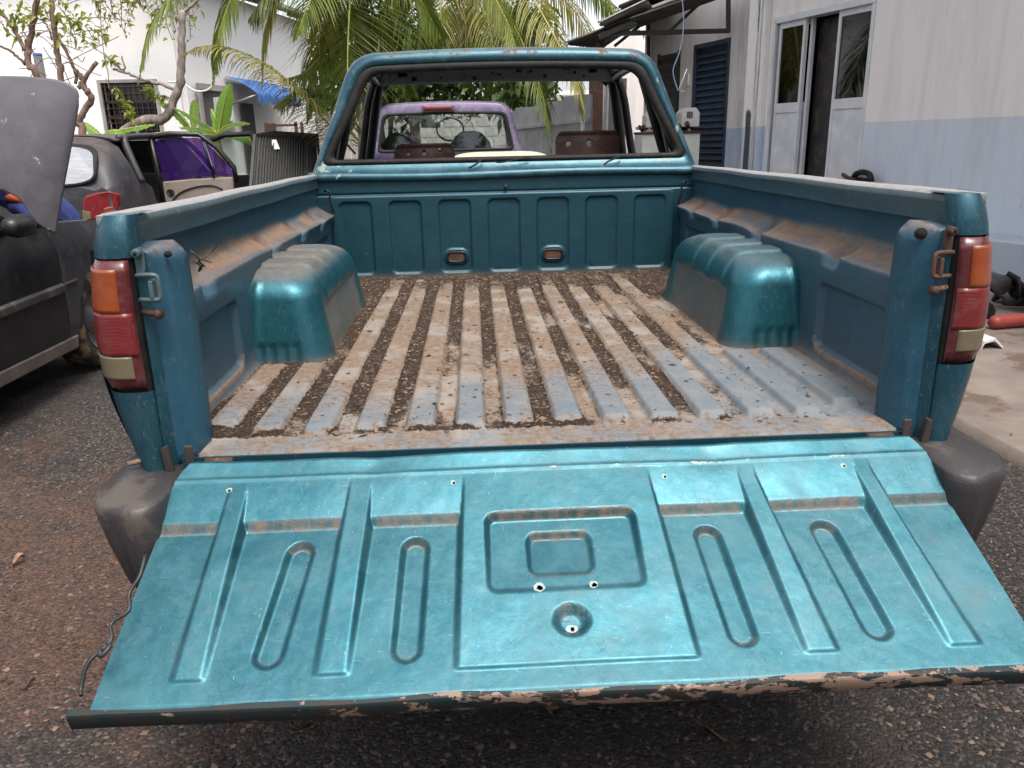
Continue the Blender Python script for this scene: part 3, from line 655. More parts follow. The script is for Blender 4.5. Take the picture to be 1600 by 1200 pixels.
    m = MB(); loop = [(sd_*.750, -.004, 1.052), (sd_*.722, -.022, 1.055), (sd_*.708, -.022, 1.052), (sd_*.706, -.022, 1.036), (sd_*.707, -.022, 1.014), (sd_*.716, -.022, 1.010), (sd_*.750, -.004, 1.008)]
    m.tube(catmull(loop, 4), .0045, 8); m.build('striker_loop', LM, st_, True)
    MB().box(min(sd_*.716, sd_*.724), max(sd_*.716, sd_*.724), -.026, .0, 1.012, 1.045).build('striker_tongue', LM, st_, bevel=.002)
    MB().cyl((sd_*.743, .0, 1.092), (sd_*.743, -.014, 1.092), .0075).build('bolt', LM, T, True, bevel=.002)
    MB().cyl((sd_*.743, .0, 1.092), (sd_*.743, -.0155, 1.092), .0035, 8).build('bolt_socket', HOLE, T, True)
    m = MB(); m.tube([(sd_*.750, .004, .985), (sd_*.735, -.006, .984), (sd_*.716, -.014, .983)], .0065, 8); m.build('cable_stud', RUSTM, T, True)
    m = MB(); m.tube([(sd_*.719, -.014, .983), (sd_*.713, -.017, .983)], .0095, 10); m.build('stud_cap', RUSTM, T, True)
    MB().cyl((sd_*.70, .029, 1.085), (sd_*.70, .02, 1.085), .006 if sd_ < 0 else .011, 10).build('post_hole' if sd_ < 0 else 'rubber_bumper', HOLE, T, True)
    # hinge tab by the sill
    MB().box(min(sd_*.695, sd_*.712), max(sd_*.695, sd_*.712), -.012, -.006, .672, .725).build('hinge_tab', DARKM, T, bevel=.003)
    MB().prism([(sd_*.735, -.01, .66), (sd_*.752, -.01, .655), (sd_*.756, -.01, .72), (sd_*.744, -.01, .725)], (0, .012, 0)).build('hinge_bracket', DARKM, T, bevel=.002)
    # bumper end
    rings = []
    for i, (z, a) in enumerate([(.36, .60), (.40, .72), (.50, .90), (.58, .98), (.635, 1), (.662, .985), (.674, .95), (.679, .88)]):
        xo = .848*1-.05*(1-a)-.06*(.66-z if z < .66 else 0)*3; x0 = .742; y0, y1 = -.145+.10*(1-a), .12-.03*(1-a)
        r0 = .045; pts = []
        for (cx, cy, t0) in ((xo-r0, y1-r0, 0), (x0+.02, y1-.02, 90), (x0+.02, y0+.02, 180), (xo-r0, y0+r0, 270)):
            rr_ = r0 if cx > .75 else .02
            for q in range(6):
                t = math.radians(t0+90*q/5); pts.append((sd_*(cx+rr_*math.cos(t)), cy+rr_*math.sin(t), z+(.0 if z < .65 else -.012*((cy+rr_*math.sin(t)) < -.1))))
        rings.append(pts)
    m = MB(); m.loft(rings, True, False, True); m.build('bumper_end', GREYPL, T, True)
    # wheel well
    nl = 70; na = 150
    def outline(inx, yr, yf, r, na):
        out = []; x_out = .83
        segs = [((inx+r, yr+r), 180, 270), ]
        pts = []
        # start at the outer rear, go inward along the rear face, round corner, along inner face, corner, outward front
        a = np.linspace(0, 1, na)
        L1 = x_out-(inx+r); Lc = r*math.pi/2; L2 = (yf-r)-(yr+r); tot = 2*L1+2*Lc+L2
        for t in a*tot:
            if t < L1: pts.append((x_out-t, yr))
            elif t < L1+Lc:
                q = (t-L1)/Lc*math.pi/2; pts.append((inx+r-r*math.sin(q), yr+r-r*math.cos(q)))
            elif t < L1+Lc+L2: pts.append((inx, yr+r+(t-L1-Lc)))
            elif t < L1+2*Lc+L2:
                q = (t-L1-Lc-L2)/Lc*math.pi/2; pts.append((inx+r-r*math.cos(q), yf-r+r*math.sin(q)))
            else: pts.append((inx+r+(t-L1-2*Lc-L2), yf))
        return pts
    P = np.zeros((nl, na, 3)); ZT = .945
    for i in range(nl):
        s_ = i/(nl-1)
        if s_ < .55: z = .70+(ZT-.075-.70)*s_/.55; ins = 0; w = (z-.70)
        else:
            q = (s_-.55)/.45*math.pi/2; z = ZT-.075+.075*math.sin(min(q, math.pi/2)); ins = .075*(1-math.cos(q)); w = z-.70
        k_ = 1 if s_ < .999 else 1
        inx = .548+.16*w+ins*.7; yr = .655+.14*w+ins*1.2; yf = 1.50-.30*w-ins*1.4
        P[i] = [(x, y, z) for x, y in outline(inx, yr, yf, .075+ins*.2, na)]
    # close the top with further rows sinking inwards
    extra = []
    last = P[-1]; c0 = np.array([.83, 1.05, ZT+.002])
    for t in np.linspace(.06, 1, 22): extra.append(np.stack([lerp(last[:, 0], .83, t), lerp(last[:, 1], lerp(1.05, last[:, 1], .6), t), np.full(na, ZT+.004*t)], -1))
    P = np.concatenate([P, np.array(extra)])
    gxv = np.gradient(P, axis=1); gyv = np.gradient(P, axis=0); N_ = np.cross(gxv, gyv); N_ /= np.linalg.norm(N_, axis=2, keepdims=True)+1e-9
    if N_[10, 10, 1] > 0: N_ = -N_
    px_, py_, pz_ = P[..., 0], P[..., 1], P[..., 2]
    d = np.zeros(px_.shape)
    ylo, yhi = .60, 1.6
    inner = sstep(.88, .885, pz_+.22*np.clip(px_-.60, 0, 1)*0+.0)
    for yc in (.86, 1.02, 1.18):                                        # raised bands over the top, running down the inner side
        d += .009*(sstep(yc-.055, yc-.045, py_)-sstep(yc+.045, yc+.055, py_))*sstep(.845, .865, pz_)*(.6+.4*sstep(.60, .62, px_))
    # lower inner face set in
    lowin = (1-sstep(.838, .852, pz_))*sstep(.75, .78, py_)*(1-sstep(1.33, 1.36, py_))*(1-sstep(.60, .62, px_)); d -= .008*lowin
    # crease on the rear face and flutes at its foot
    d += .005*np.exp(-((px_-(.755-.10*(pz_-.7)))/.006)**2)*(py_ < .78)*(pz_ < .92)
    for xc in (.735, .705, .672, .64):
        d -= .010*np.exp(-((px_-xc)/.0075)**2)*(1-sstep(.742, .765, pz_))*(py_ < .72)
    P = P+N_*d[..., None]
    n5 = vn(py_*7, px_*7+pz_*7, 22, 4, .6)
    topm = sstep(.90, .94, pz_)
    sw = .55*topm*(.6+.8*n5)*(1.15 if sd_ < 0 else .55)+.45*lowin*(.5+n5)*(1 if sd_ < 0 else .8)+.5*np.exp(-(pz_-.70)/.015)*(.4+n5)
    P[..., 0] *= sd_
    gridmesh('wheel_well', P, WELL, T, {'sand': np.clip(sw, 0, 1), 'fade': .25*np.exp(-(pz_-.70)/.02)}, flip=(sd_ > 0))
# twisted wire on the left post
wr = MB()
wr.tube(catmull([(-.686, .10, 1.082), (-.678, .10, 1.074), (-.672, .105, 1.062), (-.678, .11, 1.054), (-.670, .12, 1.048), (-.676, .11, 1.060), (-.666, .12, 1.066), (-.656, .13, 1.076), (-.648, .13, 1.082), (-.645, .13, 1.086)], 4), .0016, 6)
wr.tube(catmull([(-.674, .11, 1.064), (-.664, .12, 1.058), (-.656, .12, 1.055)], 4), .0016, 6)
wr.tube(catmull([(-.68, .10, 1.06), (-.672, .11, 1.048), (-.679, .11, 1.040), (-.674, .11, 1.05)], 4), .0018, 6)
o = wr.build('twisted_wire', BLACKM, None, True); prop(o, 'short twisted dark wire hooked on the left rear post of the teal bed', 'wire')
# black hooks at the front corners of the bed
for sx_ in (-1, 1):
    m = MB(); m.tube(catmull([(sx_*.775, 2.03, 1.085), (sx_*.76, 2.0, 1.09), (sx_*.748, 2.0, 1.075), (sx_*.752, 2.0, 1.05), (sx_*.745, 2.01, 1.01), (sx_*.742, 2.02, .995)], 4), .0045, 6); m.build('tie_down_hook', BLACKT, T, True)
# ------------------------------------------------------------ tailgate
al = math.radians(27.6); P0 = np.array([0, -.03, .70]); VV = np.array([0, -math.cos(al), -math.sin(al)]); NN = np.array([0, -math.sin(al), math.cos(al)])
TG = thing('tailgate', (0, -.03, .70), '', ''); 
for k_ in ('label', 'category'):
    if k_ in TG: del TG[k_]
TG.parent = T; TG.location = Vector((0, -.03, .70))-T.location
def tgp(u, v, h): return P0+np.multiply.outer(u, np.array([1, 0, 0]))+np.multiply.outer(v, VV)+np.multiply.outer(h, NN)
su = np.linspace(-1, 1, 620); sv = np.linspace(0, .464, 210); SU, SV = np.meshgrid(su, sv, indexing='ij')
hw = np.interp(SV, [0, .02, .035, .09, .10, .464], [.688, .704, .712, .722, .724, .747]); U = SU*hw; V_ = SV
r8 = .007
def band(x, a, b, w=r8): return sstep(a-w, a+w, x)*(1-sstep(b-w, b+w, x))
hgt = np.zeros_like(U)
D = .027; v0 = .05; vb = .132; v1 = .420
ribh = lerp(D, .0035, np.clip((V_-v0)/(v1-v0), 0, 1)); striph = lerp(D, .013, np.clip((V_-v0)/(vb-v0), 0, 1)**1.2)
hgt = np.where(V_ < vb, striph, 0); hgt = striph*(1-sstep(vb-.004, vb+.016, V_))
ribs_ = [(-.616, -.573, -.634, -.586), (-.395, -.345, -.415, -.363), (.336, .378, .366, .418), (.560, .600, .601, .652)]
for a0, b0, a1, b1 in ribs_:
    t = np.clip((V_-.08)/(v1-.08), 0, 1); a, b = lerp(a0, a1, t), lerp(b0, b1, t)
    mk = band(U, a, b, .0065)*(1-sstep(v1-.004, v1+.004, V_)); hgt = np.maximum(hgt, ribh*mk)
# centre panel sits at rib height
t = np.clip((V_-.08)/(v1-.08), 0, 1); ca_, cb_ = lerp(-.183, -.194, t), lerp(.176, .193, t)
mk = band(U, ca_, cb_, .0065)*(1-sstep(v1-.003, v1+.004, V_)); ch_ = ribh*mk
d = rrect(U, V_, -.005, .217, .138, .080, .022)
rec = (.017-.0*V_)*(1-sstep(-.012, .001, d)); sl = np.clip((V_-.137)/.16, 0, 1)
ch_ = np.where(mk > .5, np.minimum(ch_, ch_-rec*(1-.75*sl)), ch_)
d = rrect(U, V_, -.011, .219, .060, .046, .022); ch_ = ch_-(.013*(1-.6*np.clip((V_-.175)/.09, 0, 1)))*(1-sstep(-.011, .001, d))
dd = np.hypot(U+.004, V_-.352); ch_ = ch_-.013*(1-sstep(.014, .036, dd+.3*np.maximum(0, (V_-.352))))
# strip over the centre stays high, slight drop
hgt = np.where((U > ca_+.008) & (U < cb_-.008) & (V_ < v1-.01), ch_, np.maximum(hgt, ch_))
for c0_, c1_ in ((-.466, -.493), (-.265, -.273), (.2585, .273), (.472, .497)):
    t = np.clip((V_-.18)/.21, 0, 1); c = lerp(c0_, c1_, t); d = rrect(U, V_, c, .288, .0255, .118, .0255)
    hgt = hgt-.014*(1-sstep(-.010, .002, d))*(1-.35*np.clip((V_-.2)/.2, 0, 1))
# ridge and rolled hinge edge
rt_ = np.clip((.042-V_)/.042, 0, 1)
dent = (vn(U*6, V_*0, 31, 3)-.5)
hgt = np.where(V_ < .042, D+.007*rt_**1.1+(-.005)*sstep(.85, 1, rt_), hgt)
hgt += .0025*np.exp(-((V_-.043)/.004)**2)+dent*.007*rt_+(vn(U*3, V_*4, 32, 3)-.5)*.007-.004*np.exp(-((U-.30)**2+(V_-.02)**2)/.0012)-.004*np.exp(-((U+.34)**2+(V_-.015)**2)/.0015)+(vn(U*9, V_*9, 33, 3)-.5)*.0018
hgt += -.003*sstep(.455, .464, V_)-D*.80-.010
nn = vn(U*30, V_*30, 34, 4, .7)
wallm = sstep(vb-.006, vb+.002, V_)*(1-sstep(vb+.012, vb+.018, V_))*(1-np.clip(ribh*0+sum(band(U, a0-.006, b0+.006, .004) for a0, b0, a1, b1 in ribs_), 0, 1))
wallm = wallm*(1-((U > ca_-.002) & (U < cb_+.002)))
dc = rrect(U, V_, -.005, .217, .138, .080, .022); wc = ((np.abs(dc+.006) < .008) & (V_ < .148) & (np.abs(U+.005) < .132))
ds = rrect(U, V_, -.011, .219, .060, .046, .022); wsq = np.maximum(1.*((np.abs(ds+.006) < .008) & (V_ < .185) & (np.abs(U+.011) < .052)), .5*((np.abs(ds+.004) < .006) & (V_ > .256)))
sandt = np.clip(wallm*.9+wc*.95+wsq*.9, 0, 1)
for c0_, c1_ in ((-.466, -.493), (-.265, -.273), (.2585, .273), (.472, .497)):
    t = np.clip((V_-.18)/.21, 0, 1); c = lerp(c0_, c1_, t); d = rrect(U, V_, c, .288, .0255, .118, .0255)
    sandt = np.maximum(sandt, (d < 0)*(d > -.013)*(V_ < .19)*.7); sandt = np.maximum(sandt, (d < 0)*(d > -.014)*(V_ > .385)*.45*nn*1.6)
sandt += .5*(dd < .034)*(V_ < .345)*(nn > .4)
sandt = sandt*(.02+1.0*vn(U*90, V_*12, 37, 3, .7))*(.75+.5*nn)
fadet = .35*np.exp(-((V_-.045)/.010)**2)*(nn*1.6)+.22*sstep(.40, .46, V_)*nn+.25*vn(U*5, V_*5, 35, 4, .7)*sstep(.42, .6, vn(U*2, V_*3, 36, 3))+.5*np.exp(-((U-.67-.0)/.03)**2)*sstep(.2, .3, V_)*(1-sstep(.38, .42, V_))
chipt = .9*np.exp(-((V_-.044)/.005)**2)*nn+.55*np.exp(-((V_-.46)/.010)**2)*nn+.3*np.exp(-((V_-.006)/.006)**2)
# punched holes
keep = np.ones((len(su)-1, len(sv)-1), bool); UC, VC = U[:-1, :-1], V_[:-1, :-1]
for hu_, hv_, rr_ in ((-.053, .286, .0055), (.040, .286, .0045), (-.004, .358, .004), (-.611, .066, .003), (-.198, .068, .0028), (.200, .072, .003), (.545, .066, .0028)):
    keep &= np.hypot(UC-hu_, VC-hv_) > rr_; chipt = np.maximum(chipt, 1.6*(np.hypot(U-hu_, V_-hv_) < rr_*1.75))
gridmesh('inner_panel', tgp(U, V_, hgt), TEALG, TG, {'sand': np.clip(sandt, 0, 1), 'fade': np.clip(fadet, 0, 1), 'chip': np.clip(chipt, 0, 1.6), 'rust': .2*np.exp(-((V_-.45)/.012)**2)}, keep)
m = MB(); m.loft([[tuple(tgp(np.array(u_), np.array(a), np.array(b))) for a, b in ((.02, -.055), (.455, -.055), (.462, -.055), (.462, -.059), (.03, -.065), (.02, -.063))] for u_ in (-.70, .70)], True)
m.build('gate_core', HOLE, TG)
lip = MB(); uu = np.linspace(-.778, .778, 60)
lip.loft([[tuple(tgp(np.array(u_), np.array(a+.0015*math.sin(u_*11)), np.array(b+.001*math.sin(u_*23)))) for a, b in ((.456, -.0335), (.459, -.033), (.466, -.032), (.4685, -.0345), (.470, -.039), (.475, -.058), (.473, -.064), (.468, -.065), (.456, -.062))] for u_ in uu], True)
lip.build('outer_lip', PEEL, TG, True, sharp=.7)
m = MB(); m.loft([[tuple(tgp(np.array(u_), np.array(a), np.array(b))) for a, b in ((.462, -.060), (.02, -.071), (.02, -.067), (.462, -.057))] for u_ in (-.74, .74)], True); m.build('outer_panel', TEAL, TG)
m = MB(); cpt = tgp(np.array(-.004), np.array(.358), np.array(-.0)); a_ = Vector(cpt)
rg = []
for rr_, hh in ((.012, -.002), (.0115, .0), (.0075, .0005), (.0045, -.002)):
    rg.append([tuple(tgp(np.array(-.004+rr_*math.cos(t)), np.array(.358+rr_*math.sin(t)), np.array(hh-.038))) for t in [2*math.pi*k/20 for k in range(20)]])
m.loft(rg, True, False, False); m.build('white_washer', WHITEP, TG, True)
for u_ in (-.62, .62):
    m = MB(); m.cyl((u_, -.02, .692), (u_+.05*(1 if u_ > 0 else -1), -.02, .692), .010, 12); m.build('hinge', RUSTM, TG, True)
# loose cable hanging at the left edge
m = MB(); m.tube(catmull([(-.70, -.26, .63), (-.70, -.29, .61), (-.712, -.31, .59), (-.705, -.335, .575), (-.728, -.35, .562), (-.72, -.375, .548), (-.745, -.40, .53), (-.752, -.42, .50), (-.748, -.43, .495)], 5), .0035, 6)
m.tube(catmull([(-.722, -.38, .545), (-.715, -.39, .548), (-.725, -.40, .54), (-.73, -.39, .545)], 4), .004, 6)
m.build('broken_cable', BLACKM, TG, True)
# ------------------------------------------------------------ cab shell
def cab_outline(w0, w1, z0, z1, r, n=90, crown=.03):
    """open outline from the left foot up, over the roof and down, trapezoid with round shoulders"""
    pts = [(-w0, z0)]; 
    lt = [(-w0, z0), (-w1-(w0-w1)*.10, lerp(z0, z1, .88)), (-w1+r*.25, z1-.012), (-w1+r*1.2, z1+crown*.35), (0, z1+crown), (w1-r*1.2, z1+crown*.35), (w1-r*.25, z1-.012), (w1+(w0-w1)*.10, lerp(z0, z1, .88)), (w0, z0)]
    c = catmull([(a, 0, b) for a, b in lt], 10); return [(p.x, p.z) for p in c]
def cab_closed(w0, w1, z0, z1, r, n=20):
    c = [(-w0, z0), (-w1, z1), (w1, z1), (w0, z0)]; out = []
    for i in range(4):
        p, a, b = Vector(c[i]), Vector(c[i-1]), Vector(c[(i+1) % 4]); rr_ = r[i] if hasattr(r, '__len__') else r
        da, db = (a-p).normalized(), (b-p).normalized(); A, B = p+da*rr_, p+db*rr_
        for k in range(n+1): t = k/n; out.append((A*(1-t)**2+p*2*t*(1-t)+B*t*t))
    # subdivide straight edges
    res = []
    for i in range(len(out)):
        a, b = out[i], out[(i+1) % len(out)]; res.append(a)
        L = (b-a).length
        if L > .08:
            k = int(L/.04)
            for j in range(1, k): res.append(a.lerp(b, j/k))
    return res
A0 = cab_closed(.862, .640, 1.10, 1.648, [.02, .085, .085, .02])
def resamp(poly, n):
    L = [0]; 
    for i in range(len(poly)): L.append(L[-1]+(Vector(poly[(i+1) % len(poly)])-Vector(poly[i])).length)
    out = []; j = 0
    for k in range(n):
        t = L[-1]*k/n
        while L[j+1] < t: j += 1
        a, b = Vector(poly[j % len(poly)]), Vector(poly[(j+1) % len(poly)]); out.append(a.lerp(b, (t-L[j])/(L[j+1]-L[j]+1e-9)))
    return out
def matched(w0, w1, z0, z1, r, n=20, m=30):
    """ring whose corner and edge point counts match between all calls"""
    c = [(-w0, z0), (-w1, z1), (w1, z1), (w0, z0)]; arcs = []
    for i in range(4):
        p, a, b = Vector(c[i]), Vector(c[i-1]), Vector(c[(i+1) % 4]); rr_ = r[i]
        da, db = (a-p).normalized(), (b-p).normalized(); A, B = p+da*rr_, p+db*rr_
        arcs.append([A*(1-k/n)**2+p*2*(k/n)*(1-k/n)+B*(k/n)**2 for k in range(n+1)])
    out = []
    for i in range(4):
        out += arcs[i]; a, b = arcs[i][-1], arcs[(i+1) % 4][0]
        out += [a.lerp(b, k/m) for k in range(1, m)]
    return out
def ring3(ring, y, crown=.0, lean=.0):
    out = []
    for p in ring:
        z = p.y; zz = z+crown*(1-min(1, abs(p.x)/.75)**2)*(1 if z > 1.45 else 0); out.append((p.x, y+lean*(z-1.15), zz))
    return out
rr = [.02, .10, .10, .02]
frame = [ring3(matched(.872, .648, 1.10, 1.632, [.02, .12, .12, .02]), 2.40, .028, .10), ring3(matched(.868, .644, 1.10, 1.632, [.02, .11, .11, .02]), 2.20, .026, .10),
         ring3(matched(.862, .638, 1.10, 1.628, rr), 2.125, .026, .12), ring3(matched(.852, .630, 1.105, 1.620, rr), 2.09, .026, .12), ring3(matched(.836, .618, 1.115, 1.606, rr), 2.07, .026, .12),
         ring3(matched(.80, .600, 1.185, 1.580, [.04, .07, .07, .04]), 2.068, .022, .12), ring3(matched(.785, .588, 1.192, 1.570, [.04, .06, .06, .04]), 2.085, .02, .12)]
m = MB(); m.loft([list(r_) for r_ in frame], True, False, False); m.at['chip'] = [.26*float(abs(q[0]) > .6 and q[2] > 1.12)+.06 for q in m.v]; m.at['rust'] = [.55*float(q[2] > 1.60) for q in m.v]; m.at['fade'] = [.35*float(q[2] > 1.62) for q in m.v]; m.build('cab_rear_frame', TEALR, T, True)
m = MB(); m.loft([ring3(matched(a, b, c, d_, [.045, .06, .06, .045]), y, .02, .12) for a, b, c, d_, y in ((.79, .592, 1.188, 1.574, 2.074), (.783, .586, 1.194, 1.568, 2.066), (.750, .560, 1.208, 1.545, 2.070), (.748, .558, 1.210, 1.543, 2.09), (.785, .59, 1.19, 1.572, 2.10))], True, False, False)
m.build('window_rubber_seal', BLACKR, T, True)
# dangling pieces of seal on the sill
m = MB(); m.tube(catmull([(-.1, 2.06, 1.20), (-.13, 2.045, 1.18), (-.16, 2.045, 1.165)], 4), .004, 6); m.tube(catmull([(.1, 2.06, 1.205), (-.02, 2.05, 1.185), (-.05, 2.05, 1.19)], 4), .003, 6); m.tube(catmull([(.50, 2.06, 1.20), (.44, 2.045, 1.18), (.42, 2.045, 1.165)], 4), .004, 6)
m.build('torn_seal_strip', BLACKR, T, True)
# inner return of the frame (dark inside)
m = MB(); m.loft([ring3(matched(.79, .592, 1.188, 1.574, [.04, .06, .06, .04]), 2.095, .02, .12), ring3(matched(.80, .585, 1.14, 1.585, [.04, .08, .08, .04]), 2.20, .02, .1), ring3(matched(.83, .61, 1.12, 1.605, [.02, .10, .10, .02]), 2.38, .024, .10)], True, False, False)
m.build('cab_inner_frame', BLACKT, T, True)
# roof skin from the rear frame to the windscreen header
rf = []
for y, dz, w in ((2.395, 0, .66), (2.5, .012, .655), (2.8, .02, .65), (3.1, .016, .64), (3.22, .0, .63), (3.25, -.02, .62)):
    rf.append([(x*w, y, 1.660+dz-.045*abs(x)**4-.03*(abs(x) > .97)) for x in np.linspace(-1, 1, 30)])
for a, b, nm, mt_ in ((0, 0, 'roof', TEALR), (-.012, 0, 'roof_inner_skin', BLACKT)):
    m = MB(); m.loft([[(p[0], p[1], p[2]+a) for p in r_] for r_ in rf], False); m.build(nm, mt_, T, True)
# header with ribs and holes
m = MB(); m.loft([[(x, y, z+.012*(1-(x/.7)**2)) for y, z in ((3.06, 1.655), (3.09, 1.612), (3.10, 1.585), (3.14, 1.572), (3.20, 1.574), (3.22, 1.63))] for x in np.linspace(-.66, .66, 30)], True); m.build('windscreen_header', HEADP, T, True)
for x, w, z, hh in ((-.50, .05, 1.622, .022), (-.44, .03, 1.60, .02), (-.30, .012, 1.605, .014), (-.12, .02, 1.60, .02), (.02, .012, 1.615, .012), (.12, .035, 1.632, .016), (.26, .02, 1.603, .02), (.42, .018, 1.618, .014), (.47, .012, 1.60, .012), (.52, .045, 1.625, .02), (-.04, .006, 1.61, .01)):
    MB().prism([(x-w/2, 3.085, z-hh/2), (x+w/2, 3.083, z-hh/2+.002), (x+w/2-.004, 3.07, z+hh/2), (x-w/2+.003, 3.07, z+hh/2)], (0, -.006, 0)).build('rusty_mount', RUSTM if abs(x) < .4 else HOLE, T)
m = MB(); m.box(-.12, .02, 2.96, 3.0, 1.640, 1.655); m.build('roof_bracket', DARKM, T)
for sx_ in (-1, 1):
    # dark structure at the roof corners, door frames and A pillars
    m = MB(); m.tube(catmull([(sx_*.635, 2.35, 1.60), (sx_*.65, 2.8, 1.612), (sx_*.65, 3.1, 1.60), (sx_*.66, 3.22, 1.57)], 4), .028, 8); m.build('roof_side_rail', BLACKT, T, True)
    m = MB(); m.tube(catmull([(sx_*.64, 3.16, 1.60), (sx_*.675, 3.26, 1.50), (sx_*.735, 3.45, 1.30), (sx_*.79, 3.62, 1.12)], 4), [.034]*13 if False else .032, 8); m.build('windscreen_pillar', BLACKT, T, True)
    m = MB(); m.tube(catmull([(sx_*.66, 3.10, 1.585), (sx_*.70, 3.13, 1.48), (sx_*.745, 3.20, 1.30), (sx_*.79, 3.26, 1.12)], 4), .022, 8); m.build('door_frame', BLACKT, T, True)
    m = MB(); m.beam((sx_*.648, 2.42, 1.575), (sx_*.80, 2.45, 1.13), .05, .04); m.build('rear_pillar', BLACKT, T, bevel=.008)
    m = MB(); m.tube(catmull([(sx_*.78, 2.36, 1.16), (sx_*.73, 2.35, 1.34), (sx_*.66, 2.34, 1.50), (sx_*.62, 2.34, 1.565), (sx_*.585, 2.34, 1.585)], 5), .007, 6); m.build('seat_belt', BEIGE if sx_ < 0 else STEEL, T, True)
    m = MB(); m.loft([[(sx_*x, y, z) for x, z in ((.79, .45), (.868, .50), (.885, .75), (.878, 1.0), (.855, 1.12), (.80, 1.13))] for y in (2.12, 2.42, 3.3, 3.62)], True); m.build('door', TEAL, T, True)
    m = MB(); m.loft([[(sx_*x, y, z) for x, z in ((.60, .55), (.86*w, .55), (.87*w, .85), (.84*w, 1.0), (.60, 1.03))] for y, w in ((3.63, 1), (4.3, 1), (5.0, .96), (5.12, .9))], True); m.build('front_fender', TEAL, T, True)
    for wy in (1.07, 4.35):
        m = MB(); pr_ = [(.0, .22), (.0, .33), (.03, .36), (.19, .36), (.22, .33), (.22, .22)]
        rgs = [[(sx_*(.85-px2), wy+rq*math.cos(t), .36+rq*math.sin(t)) for t in [2*math.pi*k/36 for k in range(36)]] for px2, rq in pr_]
        m.loft(rgs, True, False, False); wh = m.build('wheel', TYRE, T, True)
        MB().cyl((sx_*.84, wy, .36), (sx_*.70, wy, .36), .225, 28).build('rim', RIM, wh, bevel=.01)
m = MB(); m.loft([[(x*w, y, z) for x, z in ((-.62, .9), (-.60, 1.035), (-.3, 1.05), (.3, 1.05), (.60, 1.035), (.62, .9))] for y, w in ((3.64, 1), (4.4, 1), (5.05, .95), (5.12, .93))], True); m.build('hood', TEAL, T, True)
MB().box(-.80, .80, 5.02, 5.10, .55, .95).build('grille', BLACKT, T)
MB().box(-.84, .84, 5.10, 5.22, .42, .60).build('front_bumper', GREYPL, T, bevel=.02)
MB().box(-.80, .80, 2.10, 2.13, .50, 1.13).build('cab_back_panel', TEALR, T)
MB().box(-.80, .80, 3.55, 3.62, .50, 1.06).build('firewall', BLACKT, T)
MB().box(-.78, .78, 2.13, 3.55, .48, .52).build('cab_floor', DARKM, T)
MB().box(-.42, -.34, 0.05, 5.0, .44, .56).box(.34, .42, 0.05, 5.0, .44, .56).build('chassis', DARKM, T)
MB().cyl((-.75, 1.07, .36), (.75, 1.07, .36), .05, 12).build('rear_axle', DARKM, T, True)
MB().box(-.70, .70, -.10, .0, .44, .62).build('rear_bumper', GREYPL, T, bevel=.015)
# seat back plates seen through the rear opening
def plate(x0, x1, z0, z1, y, holes, nm='seat_back_plate'):
    nx, nz = 90, 50; X, Z = np.meshgrid(np.linspace(x0, x1, nx), np.linspace(z0, z1, nz), indexing='ij')
    cx, hwx = (x0+x1)/2, (x1-x0)/2; keep = np.ones((nx-1, nz-1), bool); XC, ZC = X[:-1, :-1]+.001, Z[:-1, :-1]+.001
    dd_ = rrect(XC, ZC, cx, z0, hwx, (z1-z0), .045); keep &= dd_ < 0
    for hx, hz, r_ in holes: keep &= np.hypot(XC-hx, (ZC-hz)) > r_
    Y = y+.010*np.exp(-((Z-z1+.02)/.01)**2)+.006*np.sin((X-x0)*30)+.05*((X-cx)/hwx)**2
    o = gridmesh(nm, np.stack([X, Y, Z], -1), RUSTSEAT, T, {}, keep); s = o.modifiers.new('Solidify', 'SOLIDIFY'); s.thickness = .012
plate(-.505, -.225, 1.02, 1.268, 2.33, [(-.44, 1.226, .010), (-.365, 1.228, .012), (-.29, 1.236, .011)])
plate(.245, .548, 1.02, 1.308, 2.33, [(.300, 1.252, .013), (.395, 1.255, .0145)])

